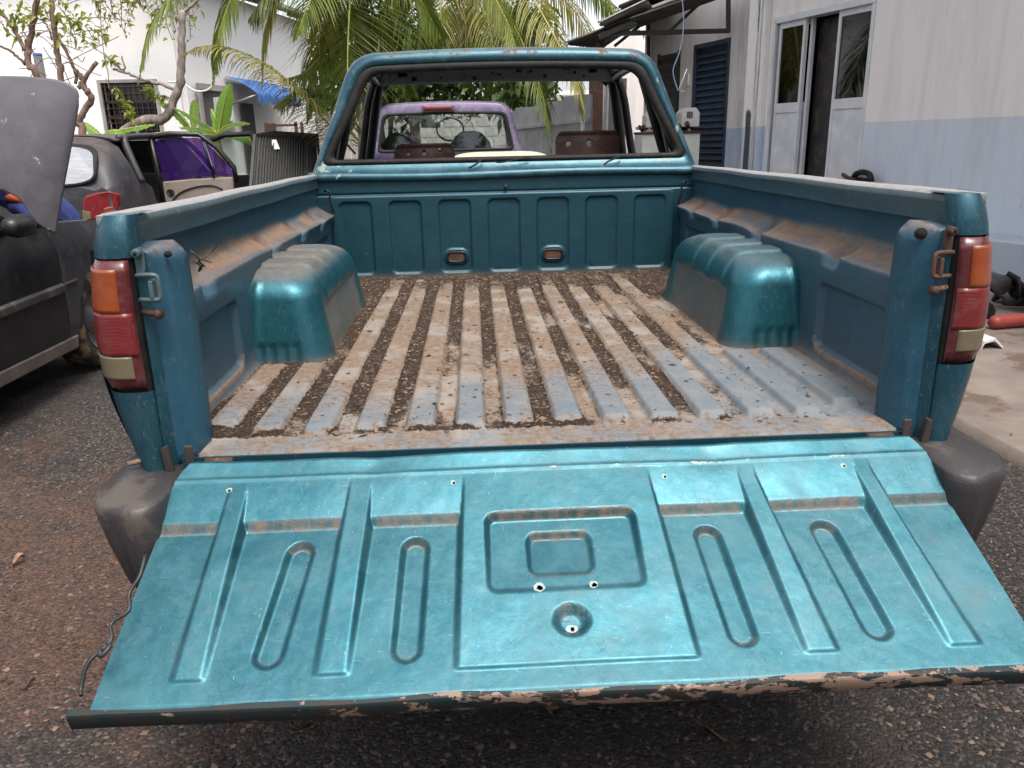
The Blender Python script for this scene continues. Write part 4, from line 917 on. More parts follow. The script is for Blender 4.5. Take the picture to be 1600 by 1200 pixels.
# ------------------------------------------------------------ vegetation helpers
def ribbon(pts, wid, n, tone=0, fold=.15, up=Vector((0, 0, 1))):
    """folded leaf blade along pts; returns verts, faces"""
    v = []; f = []
    for i, p in enumerate(pts):
        d = (pts[min(i+1, len(pts)-1)]-pts[max(i-1, 0)]).normalized(); s_ = d.cross(up)
        s_ = s_.normalized() if s_.length > 1e-4 else Vector((1, 0, 0)); u = s_.cross(d).normalized()
        w = wid[i]; v += [p-s_*w+u*w*fold, p, p+s_*w+u*w*fold]
        if i: b = (i-1)*3; f += [(b, b+1, b+4, b+3), (b+1, b+2, b+5, b+4)]
    return v, f
def frond(parent, pts, L, r, mat, droop=.35, n=80, side=None, dens=1.0, hang=.5, seed=0, wleaf=.011, name='frond'):
    R_ = random.Random(seed); c = catmull(pts, 10)
    cum = [0]
    for i in range(1, len(c)): cum.append(cum[-1]+(c[i]-c[i-1]).length)
    tot = cum[-1]; m = MB(); tone = []
    for k in range(n):
        t = (k+.5)/n; t = .06+.94*t; s_ = t*tot; i = 0
        while i < len(cum)-2 and cum[i+1] < s_: i += 1
        q = (s_-cum[i])/(cum[i+1]-cum[i]+1e-9); p = c[i].lerp(c[i+1], q); d = (c[i+1]-c[i]).normalized()
        sx_ = d.cross(Vector((0, 0, 1)));
        sx_ = sx_.normalized() if sx_.length > .15 else (side or Vector((1, 0, 0)))
        prof = math.sin(math.pi*min(1, .12+t*.93))**.55*(1-.45*t)+.08
        for sg in (-1, 1):
            if R_.random() > dens: continue
            l = L*prof*(.85+.3*R_.random()); dr = (sx_*sg*(1-.25*t)+d*(.35+.5*t)+Vector((0, 0, .12-.25*R_.random()))).normalized()
            P = [p]; cur = p; nseg = 4; dd_ = dr.copy()
            for j in range(nseg):
                dd_ = (dd_+Vector((R_.uniform(-.05, .05), R_.uniform(-.05, .05), -hang*(.35+.35*j)))).normalized(); cur = cur+dd_*l/nseg; P.append(cur)
            w = wleaf*(.8+.4*R_.random()); v, f = ribbon(P, [w*.6, w, w*.9, w*.55, w*.06], 5, fold=.5)
            m.add(v, f); tn = min(1, max(0, R_.gauss(.45, .25)+(.5 if R_.random() < .05 else 0))); tone += [tn]*len(v)
    m.at['tone'] = tone
    o = m.build(name, mat, parent)
    rr_ = [r*(1-.85*i/(len(c)-1)) for i in range(len(c))]
    MB().tube(c, rr_, 6).build('rachis', RACH, o, True); return o
def leafcluster(m, tone, p, n, rad, size, R_, droop=.3):
    for _ in range(n):
        a = Vector((R_.gauss(0, 1), R_.gauss(0, 1), R_.gauss(0, 1))).normalized()*rad*R_.random()**.5; q = p+a
        d = Vector((R_.gauss(0, 1), R_.gauss(0, 1), R_.gauss(0, .6)-droop)).normalized(); l = size*(.6+.8*R_.random())
        P = [q, q+d*l*.5+Vector((0, 0, .01)), q+d*l-Vector((0, 0, l*.15))]
        v, f = ribbon(P, [l*.06, l*.22, l*.02], 3, fold=.3, up=Vector((R_.random(), R_.random(), 1)).normalized()); m.add(v, f); tone += [R_.random()]*len(v)
# ------------------------------------------------------------ white house behind, left
HY = 12.0
HC = (-5.064, 13.000, 2.641)          # corner of the house
HE = (-3.983, 18.600, 3.123)
H = thing('white_house', (HC[0]-4, HC[1], 0), 'overexposed white plastered house behind the bare trees with a sheet roof', 'house')
hx, hy = HC[0], HC[1]; ex_, ey_ = HE[0], HE[1]
ZE = 3.98
wx0 = -15.0
win0, win1 = (-6.344, 13.000, 2.363), (-5.467, 13.000, 1.577)
wa, wb, wz0, wz1 = win0[0], win1[0], win1[2]-.03, win0[2]
m = MB()
m.box(wx0, wa, hy, hy+.2, 0, ZE+.6).box(wb, hx, hy, hy+.2, 0, ZE+.6).box(wa, wb, hy, hy+.2, 0, wz0).box(wa, wb, hy, hy+.2, wz1, ZE+.6)
m.build('front_wall', HOUSEW, H)
dirw = Vector((ex_-hx, ey_-hy, 0)).normalized(); nrm = Vector((dirw.y, -dirw.x, 0))
MB().beam((hx, hy+.1, ZE/2), (ex_, ey_, ZE/2), .2, ZE).build('side_wall', HOUSEW, H)
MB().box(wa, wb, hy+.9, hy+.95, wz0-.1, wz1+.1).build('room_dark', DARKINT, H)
wf = MB(); fw_ = .05
wf.box(wa-fw_, wb+fw_, hy-.05, hy+.08, wz1, wz1+.05).box(wa-fw_, wb+fw_, hy-.05, hy+.08, wz0-.05, wz0).box(wa-fw_, wa, hy-.05, hy+.08, wz0, wz1).box(wb, wb+fw_, hy-.05, hy+.08, wz0, wz1)
wn = wf.build('window', ROOFG, H)
for k in range(7):
    z = wz0+(wz1-wz0)*(k+.5)/7; MB().box(wa, wb, hy-.035, hy-.025, z-.004, z+.004).build('grille_bar', RUSTM, wn)
for k in range(9):
    x = wa+(wb-wa)*(k+.5)/9; MB().box(x-.0035, x+.0035, hy-.025, hy-.015, wz0, wz1).build('grille_bar', RUSTM, wn)
MB().box(wa, wb, hy+.14, hy+.15, wz0, wz1).build('pane', GLASSD, wn)
for z in (wz0+.25, wz0+.5): MB().box(wa, wb, hy+.1, hy+.13, z, z+.03).build('shelf_bar', RUSTM, wn)
# roofs
m = MB(); m.prism([(wx0-.3, hy-.35, ZE+.35), (hx-.2, hy-.35, ZE+.35), (hx-.2, hy+4, ZE+1.4), (wx0-.3, hy+4, ZE+1.4)], (0, 0, .06)); m.build('roof', ROOFG, H)
o0 = Vector((hx, hy, ZE))+nrm*.55-dirw*.4; o1 = Vector((ex_, ey_, ZE))+nrm*.55+dirw*.4
m = MB(); m.prism([o0, o1, o1-nrm*3+Vector((0, 0, .9)), o0-nrm*3+Vector((0, 0, .9))], (0, 0, .07)); m.build('roof', ROOFG, H)
for k in range(3):
    a = o0.lerp(o1, (k+.5)/3); MB().beam(a+Vector((0, 0, -.05)), a-nrm*.6+Vector((0, 0, .13)), .06, .08).build('rafter', ROOFG, H)
def on_side(t, z, d=0): p = Vector((hx, hy, z)).lerp(Vector((ex_, ey_, z)), t); return p+nrm*(.12+d)
# window with white box hanging in it and blue awning on the side wall
def sidebox(t0, t1, z0, z1, d0, d1, name, mat, par, bev=0):
    a, b = on_side(t0, z0), on_side(t1, z0); m = MB(); m.prism([a+nrm*d0, b+nrm*d0, b+nrm*d1, a+nrm*d1], (0, 0, z1-z0)); return m.build(name, mat, par, bevel=bev)
sw = sidebox(.06, .235, 1.62, 2.26, -.0, .03, 'window', DARKINT, H)
for t_ in (.05, .225): sidebox(t_, t_+.015, 1.55, 2.36, .03, .08, 'window_frame', ROOFG, sw)
sidebox(.05, .24, 2.26, 2.36, .03, .09, 'window_frame', ROOFG, sw); sidebox(.05, .24, 1.5, 1.64, .03, .12, 'window_sill', ROOFG, sw)
sidebox(.14, .19, 1.75, 2.15, .04, .25, 'air_vent_box', WHITEP, sw)
sidebox(.33, .42, .2, 2.1, -.0, .03, 'doorway', DARKINT, H)
A_ = thing('awning', tuple(on_side(.6, 2.2)), 'bright blue cloth awning with scalloped edge on the white house', 'awning')
m = MB(); na_ = 40
pa = []
for i in range(na_+1):
    t_ = .25+.36*i/na_; sc = .05*abs(math.sin(i*math.pi/4)); wv_ = .02*math.sin(i*1.3)
    pa.append([on_side(t_, 2.55, .0), on_side(t_, 2.44+wv_, .3), on_side(t_, 2.25+wv_, .58), on_side(t_, 2.20+wv_, .6), on_side(t_, 2.04+sc+wv_, .6)])
m.loft(pa, False); o = m.build('awning_cloth', BLUEC, A_, True)
for t_ in (.26, .60): m = MB(); m.tube([on_side(t_, 2.05, .0), on_side(t_, 2.22, .57)], .02, 6); m.build('awning_arm', STEEL, A_, True)
# white pipe loops next to the window
m = MB(); m.tube(catmull([(-5.101, 12.600, 2.333), (-4.867, 12.600, 2.309), (-4.677, 12.600, 2.187), (-4.466, 12.600, 2.203), (-4.358, 12.600, 2.320), (-4.311, 12.600, 2.515)], 6), .016, 8); o = m.build('white_pipe', WHITEP, None, True); prop(o, 'bent white pipe sagging over the side window of the white house', 'pipe')
# light wires on the wall
m = MB(); m.tube(catmull([(-6.054, 12.800, 3.600), (-6.108, 12.800, 3.222), (-6.139, 12.800, 2.740), (-6.125, 12.800, 2.395), (-6.261, 12.800, 1.590)], 5), .006, 5); o = m.build('hanging_wire', BLACKT, None, True); prop(o, 'thin dark wire hanging down the white house wall past its grille window', 'wire')
# neighbouring low building, far left
NB = thing('neighbour_wall', ((-8.804, 16.000, 2.974)[0], 16.5, 0), 'pale far wall left of the white house behind the bare branches', 'wall')
MB().box(-26, -9, 16.4, 16.6, 0, 3.6).build('wall', HOUSEW, NB)
# low wall behind, beyond the house to the shed
BWl = thing('block_wall', ((-2.905, 19.000, 1.978)[0], 19, 0), 'pale block wall at the back of the yard behind the palms', 'wall')
bw0, bw1 = (-4.987, 19.000, 2.020)[0], (4.183, 19.000, 1.837)[0]
MB().box(bw0, bw1, 19, 19.15, 0, 2.45).build('wall', HOUSEW, BWl)
blk = None
for r_ in range(9):
    for k in range(int((bw1-bw0)/.41)):
        x = bw0+k*.41+(.2 if r_ % 2 else 0); z = .25+r_*.235
        if z < .9: continue
        if blk is None: blk = MB().box(x+.01, x+.395, 18.975, 19.0, z+.008, z+.225).build('block', BRICKM, BWl); bx0, bz0 = x, z
        else:
            o = blk.copy(); C.objects.link(o); o.location = blk.location+Vector((x-bx0, 0, z-bz0))
# grey metal sheet fence right of the purple pickup
FN = thing('sheet_fence', ((1.183, 11.500, 1.080)[0], 11.5, 0), 'tall fence of grey metal sheets seen right of the purple pickup through the cab', 'fence')
p0, p1 = (0.496, 14.200, 1.813), (1.761, 11.600, 1.932)
npan = 7
for k in range(npan):
    a = Vector((p0[0], p0[1], 0)).lerp(Vector((p1[0], p1[1], 0)), k/npan); b = Vector((p0[0], p0[1], 0)).lerp(Vector((p1[0], p1[1], 0)), (k+1)/npan-.008)
    zt_ = lerp(p0[2], p1[2]+.06, k/npan)+.03*(k % 2); MB().beam(a+Vector((0, 0, zt_/2)), b+Vector((0, 0, zt_/2)), .03, zt_).build('sheet_panel', FENCEM, FN)
for z in (1.5, .6):
    MB().beam((p0[0], p0[1]-.05, z), (p1[0]-.05, p1[1]-.05, z+.08), .04, .05).build('rail', FENCEM, FN)
# ------------------------------------------------------------ bare trees, left
def limb(m, pts, r0, r1):
    c = catmull([Vector(p) for p in pts], 5); n = len(c); R_ = random.Random(len(c)*7)
    c = [p+Vector((R_.gauss(0, .006), R_.gauss(0, .006), R_.gauss(0, .004))) for p in c]
    m.tube(c, [lerp(r0, r1, i/(n-1))*.72*(1+.12*R_.uniform(-1, 1)) for i in range(n)], 9)
TR = thing('grey_tree', (-5.407, 9.000, -2.103)[:2]+(0,), 'crooked pale grey tree with few leaves in front of the white house', 'tree')
m = MB(); b_ = (-4.568, 9.000, 1.298)
limb(m, [(b_[0]-.5, 9.0, 0), (b_[0]-.2, 9.0, .8), (-4.571, 9.000, 1.374), (-4.207, 9.000, 1.608), (-3.939, 9.000, 1.633), (-3.802, 9.000, 1.824), (-3.683, 9.000, 2.057), (-3.611, 9.000, 2.403), (-3.571, 9.000, 2.686), (-3.541, 9.000, 2.839)], .10, .055); m.build('trunk', BARKG, TR, True)
m = MB(); limb(m, [(-3.750, 9.000, 1.970), (-3.887, 9.000, 2.031), (-4.109, 9.000, 2.087), (-4.288, 9.000, 2.162), (-4.447, 9.000, 2.216)], .038, .02); limb(m, [(-4.331, 9.000, 2.178), (-4.422, 9.000, 2.273), (-4.545, 9.000, 2.397)], .02, .012); limb(m, [(-4.345, 9.000, 2.185), (-4.320, 9.000, 2.242), (-4.340, 9.000, 2.358)], .016, .012); m.build('limb', BARKG, TR, True)
m = MB(); limb(m, [(-3.551, 9.000, 2.826), (-3.419, 9.000, 2.907), (-3.268, 9.000, 3.030), (-3.077, 9.000, 3.233)], .035, .015); limb(m, [(-3.545, 9.000, 2.812), (-3.608, 9.000, 2.896), (-3.700, 9.000, 2.932), (-3.853, 9.000, 3.010)], .015, .006); m.build('limb', BARKG, TR, True)
m = MB(); limb(m, [(-4.228, 8.900, 1.419), (-4.248, 8.900, 1.532), (-4.290, 8.900, 1.607)], .03, .025); m.build('limb', BARKG, TR, True)
tone = []; m = MB(); R_ = random.Random(4)
for a, b in (((-4.428, 8.900, 1.977), (-4.292, 8.900, 1.644)), ((-4.292, 8.900, 1.644), (-4.339, 8.900, 1.829)), ((-4.082, 8.900, 2.007), (-3.941, 8.900, 1.931)), ((-3.952, 8.900, 1.859), (-3.848, 8.900, 1.893)), ((-4.446, 8.900, 2.321), (-4.393, 8.900, 2.278))):
    for k in range(7): leafcluster(m, tone, Vector(a).lerp(Vector(b), k/6), 4, .05, .08, R_)
m.at['tone'] = tone; m.build('foliage', LEAFY, TR)
BT = thing('brown_tree', (-4.948, 7.000, -1.437)[:2]+(0,), 'bare brown tree with several stems and a broken stub behind the raised grey hood', 'tree')
Y7 = 7.0
fb = (-4.103, 7.000, 1.404)
def stem(pp, r0, r1, nm='stem'):
    m = MB(); limb(m, pp, r0, r1); return m.build(nm, BARKB, BT, True)
stem([(fb[0], Y7, 0), (fb[0], Y7, .8), (-4.027, 7.000, 1.446), (-4.047, 7.000, 1.543), (-3.958, 7.000, 1.662), (-3.888, 7.000, 1.774), (-3.922, 7.000, 1.863), (-3.938, 7.000, 1.946), (-3.985, 7.000, 2.029)], .055, .035, 'trunk')
stem([(-3.996, 7.000, 1.865), (-3.903, 7.000, 1.969), (-3.783, 7.000, 2.095)], .028, .026)
stem([(-4.006, 7.000, 1.912), (-3.997, 7.000, 2.029), (-4.050, 7.000, 2.203), (-4.119, 7.000, 2.387)], .022, .02)
stem([((-4.247, 7.000, 1.408)[0], Y7, 0), ((-4.247, 7.000, 1.408)[0], Y7, 1), (-4.144, 7.000, 1.926), (-4.133, 7.000, 2.118), (-4.132, 7.000, 2.319), (-4.114, 7.000, 2.545), (-4.101, 7.000, 2.739)], .05, .03)
stem([((-4.371, 7.000, 1.410)[0], Y7, 0), ((-4.371, 7.000, 1.410)[0], Y7, 1), (-4.370, 7.000, 1.965), (-4.429, 7.000, 2.071), (-4.413, 7.000, 2.209), (-4.332, 7.000, 2.407), (-4.247, 7.000, 2.630), (-4.208, 7.000, 2.740)], .05, .032)
stem([(-4.426, 7.000, 2.210), (-4.469, 7.000, 2.325), (-4.521, 7.000, 2.427), (-4.591, 7.000, 2.552), (-4.674, 7.000, 2.636)], .028, .02)
stem([(-4.454, 7.000, 2.095), (-4.525, 7.000, 2.165), (-4.586, 7.000, 2.224), (-4.685, 7.000, 2.271)], .02, .014)
stem([(-4.158, 7.000, 2.308), (-4.193, 7.000, 2.445), (-4.266, 7.000, 2.502), (-4.369, 7.000, 2.526)], .012, .008)
m = MB(); R_ = random.Random(12)
for k in range(34):
    a = Vector((-4.117, 7.000, 2.432))+Vector((R_.uniform(-.45, .3), R_.uniform(-.3, .3), R_.uniform(-.55, .25))); d = Vector((R_.uniform(-.3, .6), R_.uniform(-.2, .2), R_.uniform(-.25, .2)))
    m.tube(catmull([a, a+d*.5+Vector((0, 0, R_.uniform(-.05, .05))), a+d], 4), [.005]*5+[.004]*4 if False else .004, 5)
m.build('twigs', BARKB, BT); 
tone = []; m = MB()
for c_ in ((-4.525, 7.000, 2.495), (-4.464, 7.000, 2.409), (-4.595, 7.000, 2.355), (-4.177, 7.000, 2.590), (-4.018, 7.000, 2.543), (-3.961, 7.000, 2.458), (-3.899, 7.000, 2.401), (-3.826, 7.000, 2.371), (-3.896, 7.000, 2.485), (-4.256, 7.000, 2.491), (-4.329, 7.000, 2.576), (-4.020, 7.000, 2.627), (-3.774, 7.000, 2.325), (-4.424, 7.000, 2.549), (-4.561, 7.000, 2.607), (-3.713, 7.000, 2.324), (-4.012, 7.000, 2.346)):
    leafcluster(m, tone, Vector(c_), 13, .15, .085, R_)
m.at['tone'] = tone; m.build('foliage', LEAFY, BT)
# climbing plant hanging from the roof edge
VI = thing('climbing_plant', (-5.511, 12.500, 3.499), 'sparse vine with yellow green leaves hanging from the roof edge of the white house', 'plant')
tone = []; m = MB(); tw = MB(); R_ = random.Random(3)
for px_ in range(14):
    base = Vector((-5.986, 12.500, 3.625)).lerp(Vector((-4.498, 12.500, 3.605)), px_/13)
    for q in range(2):
        L_ = R_.uniform(.1, .65); P = [base+Vector((R_.gauss(0, .03), R_.gauss(0, .03), -L_*j/4)) for j in range(5)]; tw.tube(catmull(P, 3), .006, 4)
        for p in P: leafcluster(m, tone, p, 2, .08, .10, R_)
m.at['tone'] = tone; m.build('foliage', LEAFY, VI); tw.build('stems', BARKB, VI)
# grey pipe with blue cap
PP = thing('capped_pipe', (-5.579, 8.000, -1.755)[:2]+(0,), 'upright grey pipe with a blue cap behind the raised hood', 'pipe')
pt_ = (-4.822, 8.000, 2.268); MB().cyl((pt_[0], pt_[1], 0), (pt_[0], pt_[1], pt_[2]), .045, 14).build('pipe', PIPEG, PP, True, bevel=.004)
MB().cyl((pt_[0], pt_[1], pt_[2]), (pt_[0], pt_[1], pt_[2]+.03), .047, 14).build('cap', BLUEC, PP, True, bevel=.006)
# ------------------------------------------------------------ banana plants
def banana_leaf(par, pts, w, mat=BANANA, fold=.35, tone0=.5, upv=None):
    c = catmull(pts, 8); n = len(c); wid = [w*(math.sin(math.pi*min(.97, .04+i/(n-1)))**.45) for i in range(n)]
    m = MB(); v = []; f = []; R_ = random.Random(int(w*1000)+len(pts))
    for i, p in enumerate(c):
        d = (c[min(i+1, n-1)]-c[max(i-1, 0)]).normalized(); s_ = d.cross(upv or Vector((0, -.6, .8))); s_ = s_.normalized() if s_.length > .05 else Vector((1, 0, 0)); u = s_.cross(d).normalized()
        for q in (-1, -.5, 0, .5, 1):
            jag = 1-.12*R_.random() if abs(q) == 1 else 1
            v.append(p+s_*wid[i]*q*jag-u*wid[i]*fold*abs(q)**1.5+u*.008*math.sin(i*2.4)*abs(q))
        if i:
            for q in range(4): b = (i-1)*5+q; f.append((b, b+1, b+6, b+5))
    m.add(v, f); m.at['tone'] = [tone0+.12*math.sin(i*.9) for i in range(len(v))]; o = m.build('leaf', mat, par, True)
    MB().tube(c, [.014*(1-.8*i/(n-1)) for i in range(n)], 6).build('midrib', RACH, o, True)
BY = 8.8
BP = thing('banana_plant', (-3.663, 8.800, -2.100)[:2]+(0,), 'young banana plant with a bright upright leaf behind the open car doors', 'plant')
rt0 = (-3.265, 8.800, 1.421)
MB().tube([(rt0[0], BY, 0), (rt0[0], BY, 1.2), (rt0[0], BY, 1.45)], [.07, .06, .03], 10).build('stalk', RACH, BP, True)
banana_leaf(BP, [(-3.238, 8.800, 1.450), (-3.163, 8.750, 1.617), (-3.076, 8.700, 1.832), (-2.988, 8.680, 2.001)], .10, tone0=.85, upv=Vector((0, -1, 0)))
banana_leaf(BP, [(-3.246, 8.800, 1.450), (-3.115, 8.700, 1.520), (-2.945, 8.600, 1.558), (-2.761, 8.500, 1.545)], .06, tone0=.6)
banana_leaf(BP, [(-3.262, 8.800, 1.450), (-3.341, 8.700, 1.539), (-3.444, 8.550, 1.639), (-3.585, 8.400, 1.736)], .085, tone0=.25)
banana_leaf(BP, [(-3.248, 8.800, 1.435), (-3.289, 8.700, 1.472), (-3.402, 8.550, 1.508), (-3.558, 8.400, 1.516)], .08, tone0=.4)
banana_leaf(BP, [(-3.235, 8.800, 1.420), (-3.035, 8.600, 1.443), (-2.825, 8.500, 1.387), (-2.689, 8.500, 1.260)], .08, tone0=.35)
banana_leaf(BP, [(-3.281, 8.800, 1.421), (-3.305, 9.000, 1.590), (-3.378, 9.100, 1.745)], .06, tone0=.4)
B2 = thing('banana_plant', (-4.197, 9.200, -2.217)[:2]+(0,), 'small banana plant with one short rounded upright leaf left of the taller banana leaf', 'plant')
MB().tube([((-3.675, 9.200, 1.433)[0], BY+.4, 0), (-3.667, 9.200, 1.487)], [.05, .02], 10).build('stalk', RACH, B2, True)
banana_leaf(B2, [(-3.662, 9.200, 1.525), (-3.643, 9.200, 1.663), (-3.618, 9.200, 1.784), (-3.608, 9.200, 1.859)], .062, tone0=.9, upv=Vector((0, -1, 0)))
banana_leaf(B2, [(-3.683, 9.200, 1.487), (-3.747, 9.100, 1.639), (-3.869, 9.000, 1.788), (-3.972, 9.000, 1.827)], .07, tone0=.55)
B3 = thing('banana_plant', (-4.971, 8.800, -2.051)[:2]+(0,), 'low banana leaves spreading above the slate hatchback roof below the grille window', 'plant')
MB().tube([((-4.325, 8.800, 1.421)[0], BY, 0), (-4.319, 8.800, 1.458)], [.05, .02], 10).build('stalk', RACH, B3, True)
banana_leaf(B3, [(-4.583, 8.800, 1.478), (-4.346, 8.700, 1.509), (-4.112, 8.600, 1.538), (-3.906, 8.600, 1.563)], .06, tone0=.5)
banana_leaf(B3, [(-4.630, 8.800, 1.427), (-4.697, 8.800, 1.480), (-4.775, 8.800, 1.556), (-4.840, 8.800, 1.616)], .06, tone0=.6)
banana_leaf(B3, [(-4.322, 8.800, 1.443), (-4.344, 8.600, 1.493), (-4.455, 8.600, 1.495), (-4.538, 8.600, 1.446)], .07, tone0=.7)
banana_leaf(B3, [(-4.131, 8.800, 1.439), (-3.899, 8.600, 1.461), (-3.774, 8.600, 1.444), (-3.683, 8.600, 1.399)], .06, tone0=.3)
# ------------------------------------------------------------ palms
PA = thing('coconut_palm', (-1.789, 8.600, -2.103)[:2]+(0,), 'dark green coconut palm behind the left side of the teal cab', 'palm tree')
ct = Vector((-1.392, 8.600, 3.334))
m = MB(); m.tube(catmull([(ct.x+.1, ct.y+.3, 0), (ct.x+.06, ct.y+.25, 1.2), (ct.x, ct.y+.2, 2.4), (ct.x, ct.y, ct.z)], 6), [.14-.003*i for i in range(19)], 12); m.build('trunk', BARKP, PA, True)
frond(PA, [(-1.385, 8.500, 3.249), (-1.388, 7.900, 2.823), (-1.410, 7.600, 2.346), (-1.438, 7.500, 1.899), (-1.461, 7.500, 1.450)], .98, .016, PALMG, n=75, hang=.10, seed=1, side=Vector((1, 0, 0)))
frond(PA, [(-1.437, 8.500, 3.314), (-1.727, 8.200, 3.287), (-2.121, 8.000, 3.036), (-2.485, 7.900, 2.588)], .95, .016, PALMG, n=70, hang=.30, seed=2)
frond(PA, [(-1.488, 8.600, 3.139), (-1.732, 8.400, 2.445), (-1.980, 8.200, 2.092), (-2.233, 8.000, 1.981)], .8, .014, PALMG, n=60, hang=.35, seed=3)
frond(PA, [(-1.599, 8.800, 1.174), (-1.815, 8.200, 1.540), (-2.111, 7.900, 1.926), (-2.413, 7.700, 2.173), (-2.705, 7.600, 2.287), (-2.969, 7.600, 2.285), (-3.159, 7.600, 2.201)], .62, .014, PALMY, n=75, hang=.45, seed=4)
frond(PA, [(-1.619, 8.900, 1.402), (-1.896, 8.600, 1.840), (-2.147, 8.500, 1.910), (-2.425, 8.400, 1.734)], .7, .013, PALMG, n=55, hang=.5, seed=5)
frond(PA, [(-1.351, 8.500, 3.313), (-1.042, 8.200, 3.185), (-0.705, 8.100, 2.846), (-0.444, 8.000, 2.378)], .9, .016, PALMG, n=70, hang=.28, seed=6)
frond(PA, [(-1.381, 8.700, 3.288), (-1.248, 8.800, 2.763), (-1.056, 8.900, 2.386), (-0.824, 9.000, 1.841)], .8, .015, PALMG, n=60, hang=.25, seed=7)
frond(PA, [(-1.423, 8.800, 3.309), (-1.769, 9.100, 2.956), (-2.039, 9.200, 2.324), (-2.230, 9.200, 1.573)], .85, .015, PALMG, n=60, hang=.22, seed=8)
frond(PA, [(-1.435, 8.900, 3.329), (-1.403, 9.400, 2.705), (-1.390, 9.600, 2.119), (-1.405, 9.700, 1.487)], .9, .015, PALMG, n=60, hang=.2, seed=9)
frond(PA, [(-1.408, 8.500, 3.314), (-1.484, 7.900, 3.131), (-1.694, 7.400, 2.745), (-1.875, 7.200, 2.307)], .8, .015, PALMG, n=60, hang=.25, seed=10)
frond(PA, [(-1.358, 8.600, 3.399), (-0.993, 8.700, 3.611), (-0.495, 8.800, 3.497), (-0.067, 8.900, 3.039)], .9, .015, PALMG, n=60, hang=.35, seed=11)
for k in range(9):
    R_ = random.Random(300+k); a = -2.9+5.6*k/8; c0 = Vector(ct)+Vector((0, 0, -.05)); d = Vector((math.sin(a)*1.0, -.25+.35*math.cos(a*1.7), 0)); L_ = R_.uniform(1.5, 2.1)
    frond(PA, [c0, c0+d*L_*.35+Vector((0, 0, .18)), c0+d*L_*.7+Vector((0, 0, -.12)), c0+d*L_*.95+Vector((0, 0, -.75)), c0+d*L_*1.05+Vector((0, 0, -1.35))], .78, .014, PALMG if k % 3 else PALMY, n=52, hang=.3, seed=100+k)
P2 = thing('coconut_palm', (-1.909, 11.300, -3.021)[:2]+(0,), 'yellowing coconut palm with drooping fronds behind the middle of the teal cab', 'palm tree')
ct = Vector((0.182, 10.400, 3.990))
m = MB(); m.tube(catmull([(ct.x-1.95, ct.y+.9, 0), (ct.x-1.85, ct.y+.7, 1.8), (ct.x-1.0, ct.y+.3, 3.5), (ct.x, ct.y, ct.z)], 6), [.15-.003*i for i in range(19)], 12); m.build('trunk', BARKP, P2, True)
k_ = 0
for pts, L_, hg, mt_, nm_ in (
  ([(0.175, 10.200, 3.869), (0.292, 9.600, 3.006), (0.527, 9.300, 2.470), (0.762, 9.100, 1.817), (0.872, 9.100, 1.155)], .85, .35, PALMG, 70),
  ([(0.200, 10.200, 3.869), (0.694, 9.500, 2.984), (0.946, 9.200, 2.482), (1.172, 9.000, 2.029), (1.271, 9.000, 1.497)], .75, .38, PALMY, 70),
  ([(0.133, 10.200, 3.870), (-0.384, 9.800, 3.346), (-0.521, 9.600, 2.718), (-0.613, 9.500, 2.098)], .75, .35, PALMY, 60),
  ([(0.130, 10.200, 3.795), (-0.107, 10.000, 3.075), (-0.184, 10.000, 2.608), (-0.235, 10.000, 1.966)], .8, .45, PALMY, 60),
  ([(0.222, 10.300, 3.967), (0.977, 10.200, 3.633), (1.594, 10.300, 3.257), (2.036, 10.500, 2.714)], .8, .4, PALMG, 60),
  ([(0.205, 10.300, 3.967), (0.836, 10.600, 3.479), (1.396, 10.800, 3.014), (1.802, 11.000, 2.433)], .85, .4, PALMY, 60),
  ([(0.137, 10.300, 3.968), (-0.554, 10.400, 3.769), (-1.110, 10.500, 3.247), (-1.338, 10.600, 2.614)], .8, .35, PALMG, 60),
  ([(0.186, 10.600, 3.959), (0.177, 11.200, 3.260), (0.209, 11.400, 2.588), (0.191, 11.500, 1.863)], .9, .3, PALMG, 60),
  ([(0.186, 10.600, 3.959), (0.598, 11.200, 3.255), (0.791, 11.400, 2.578), (0.888, 11.500, 1.944)], .9, .3, PALMG, 60),
  ([(0.142, 10.600, 3.959), (-0.429, 11.200, 3.269), (-0.946, 11.400, 2.607), (-1.185, 11.500, 1.983)], .9, .3, PALMG, 60),
  ([(0.150, 10.200, 3.870), (0.021, 9.700, 3.175), (0.143, 9.400, 2.533), (0.182, 9.300, 1.992)], .7, .4, PALMY, 60),
  ([(0.180, 10.400, 3.914), (1.302, 11.600, 3.658), (2.151, 12.000, 3.268), (2.712, 12.200, 2.820)], .8, .35, PALMG, 60),
  ([(0.137, 10.400, 3.915), (-0.244, 11.800, 3.450), (-1.101, 12.400, 2.904), (-1.992, 12.600, 2.356)], .9, .35, PALMG, 60)):
    k_ += 1; frond(P2, pts, L_, .015, mt_, n=nm_, hang=hg, seed=20+k_)
# denser green backdrop behind the palms
BK = thing('bushy_tree', ((-1.308, 15.000, 2.756)[0], 15.5, 0), 'dense green bushy tree mass behind the two palms at the back of the yard', 'tree')
MB().tube([((-1.308, 15.000, 2.756)[0], 15.5, 0), ((-1.308, 15.000, 2.756)[0], 15.5, 2.5)], [.15, .08], 10).build('trunk', BARKB, BK, True)
tone = []; m = MB(); R_ = random.Random(9)
x0_, x1_ = (-3.024, 15.000, 2.785)[0], (1.423, 15.000, 2.709)[0]
for k in range(420):
    c_ = Vector((R_.uniform(x0_, x1_), R_.uniform(14.6, 16.4), R_.uniform(1.95, 3.7)+.3*R_.random()*math.sin(k)))
    leafcluster(m, tone, c_, 16, .32, .22, R_)
m.at['tone'] = tone; m.build('foliage', LEAFD, BK)
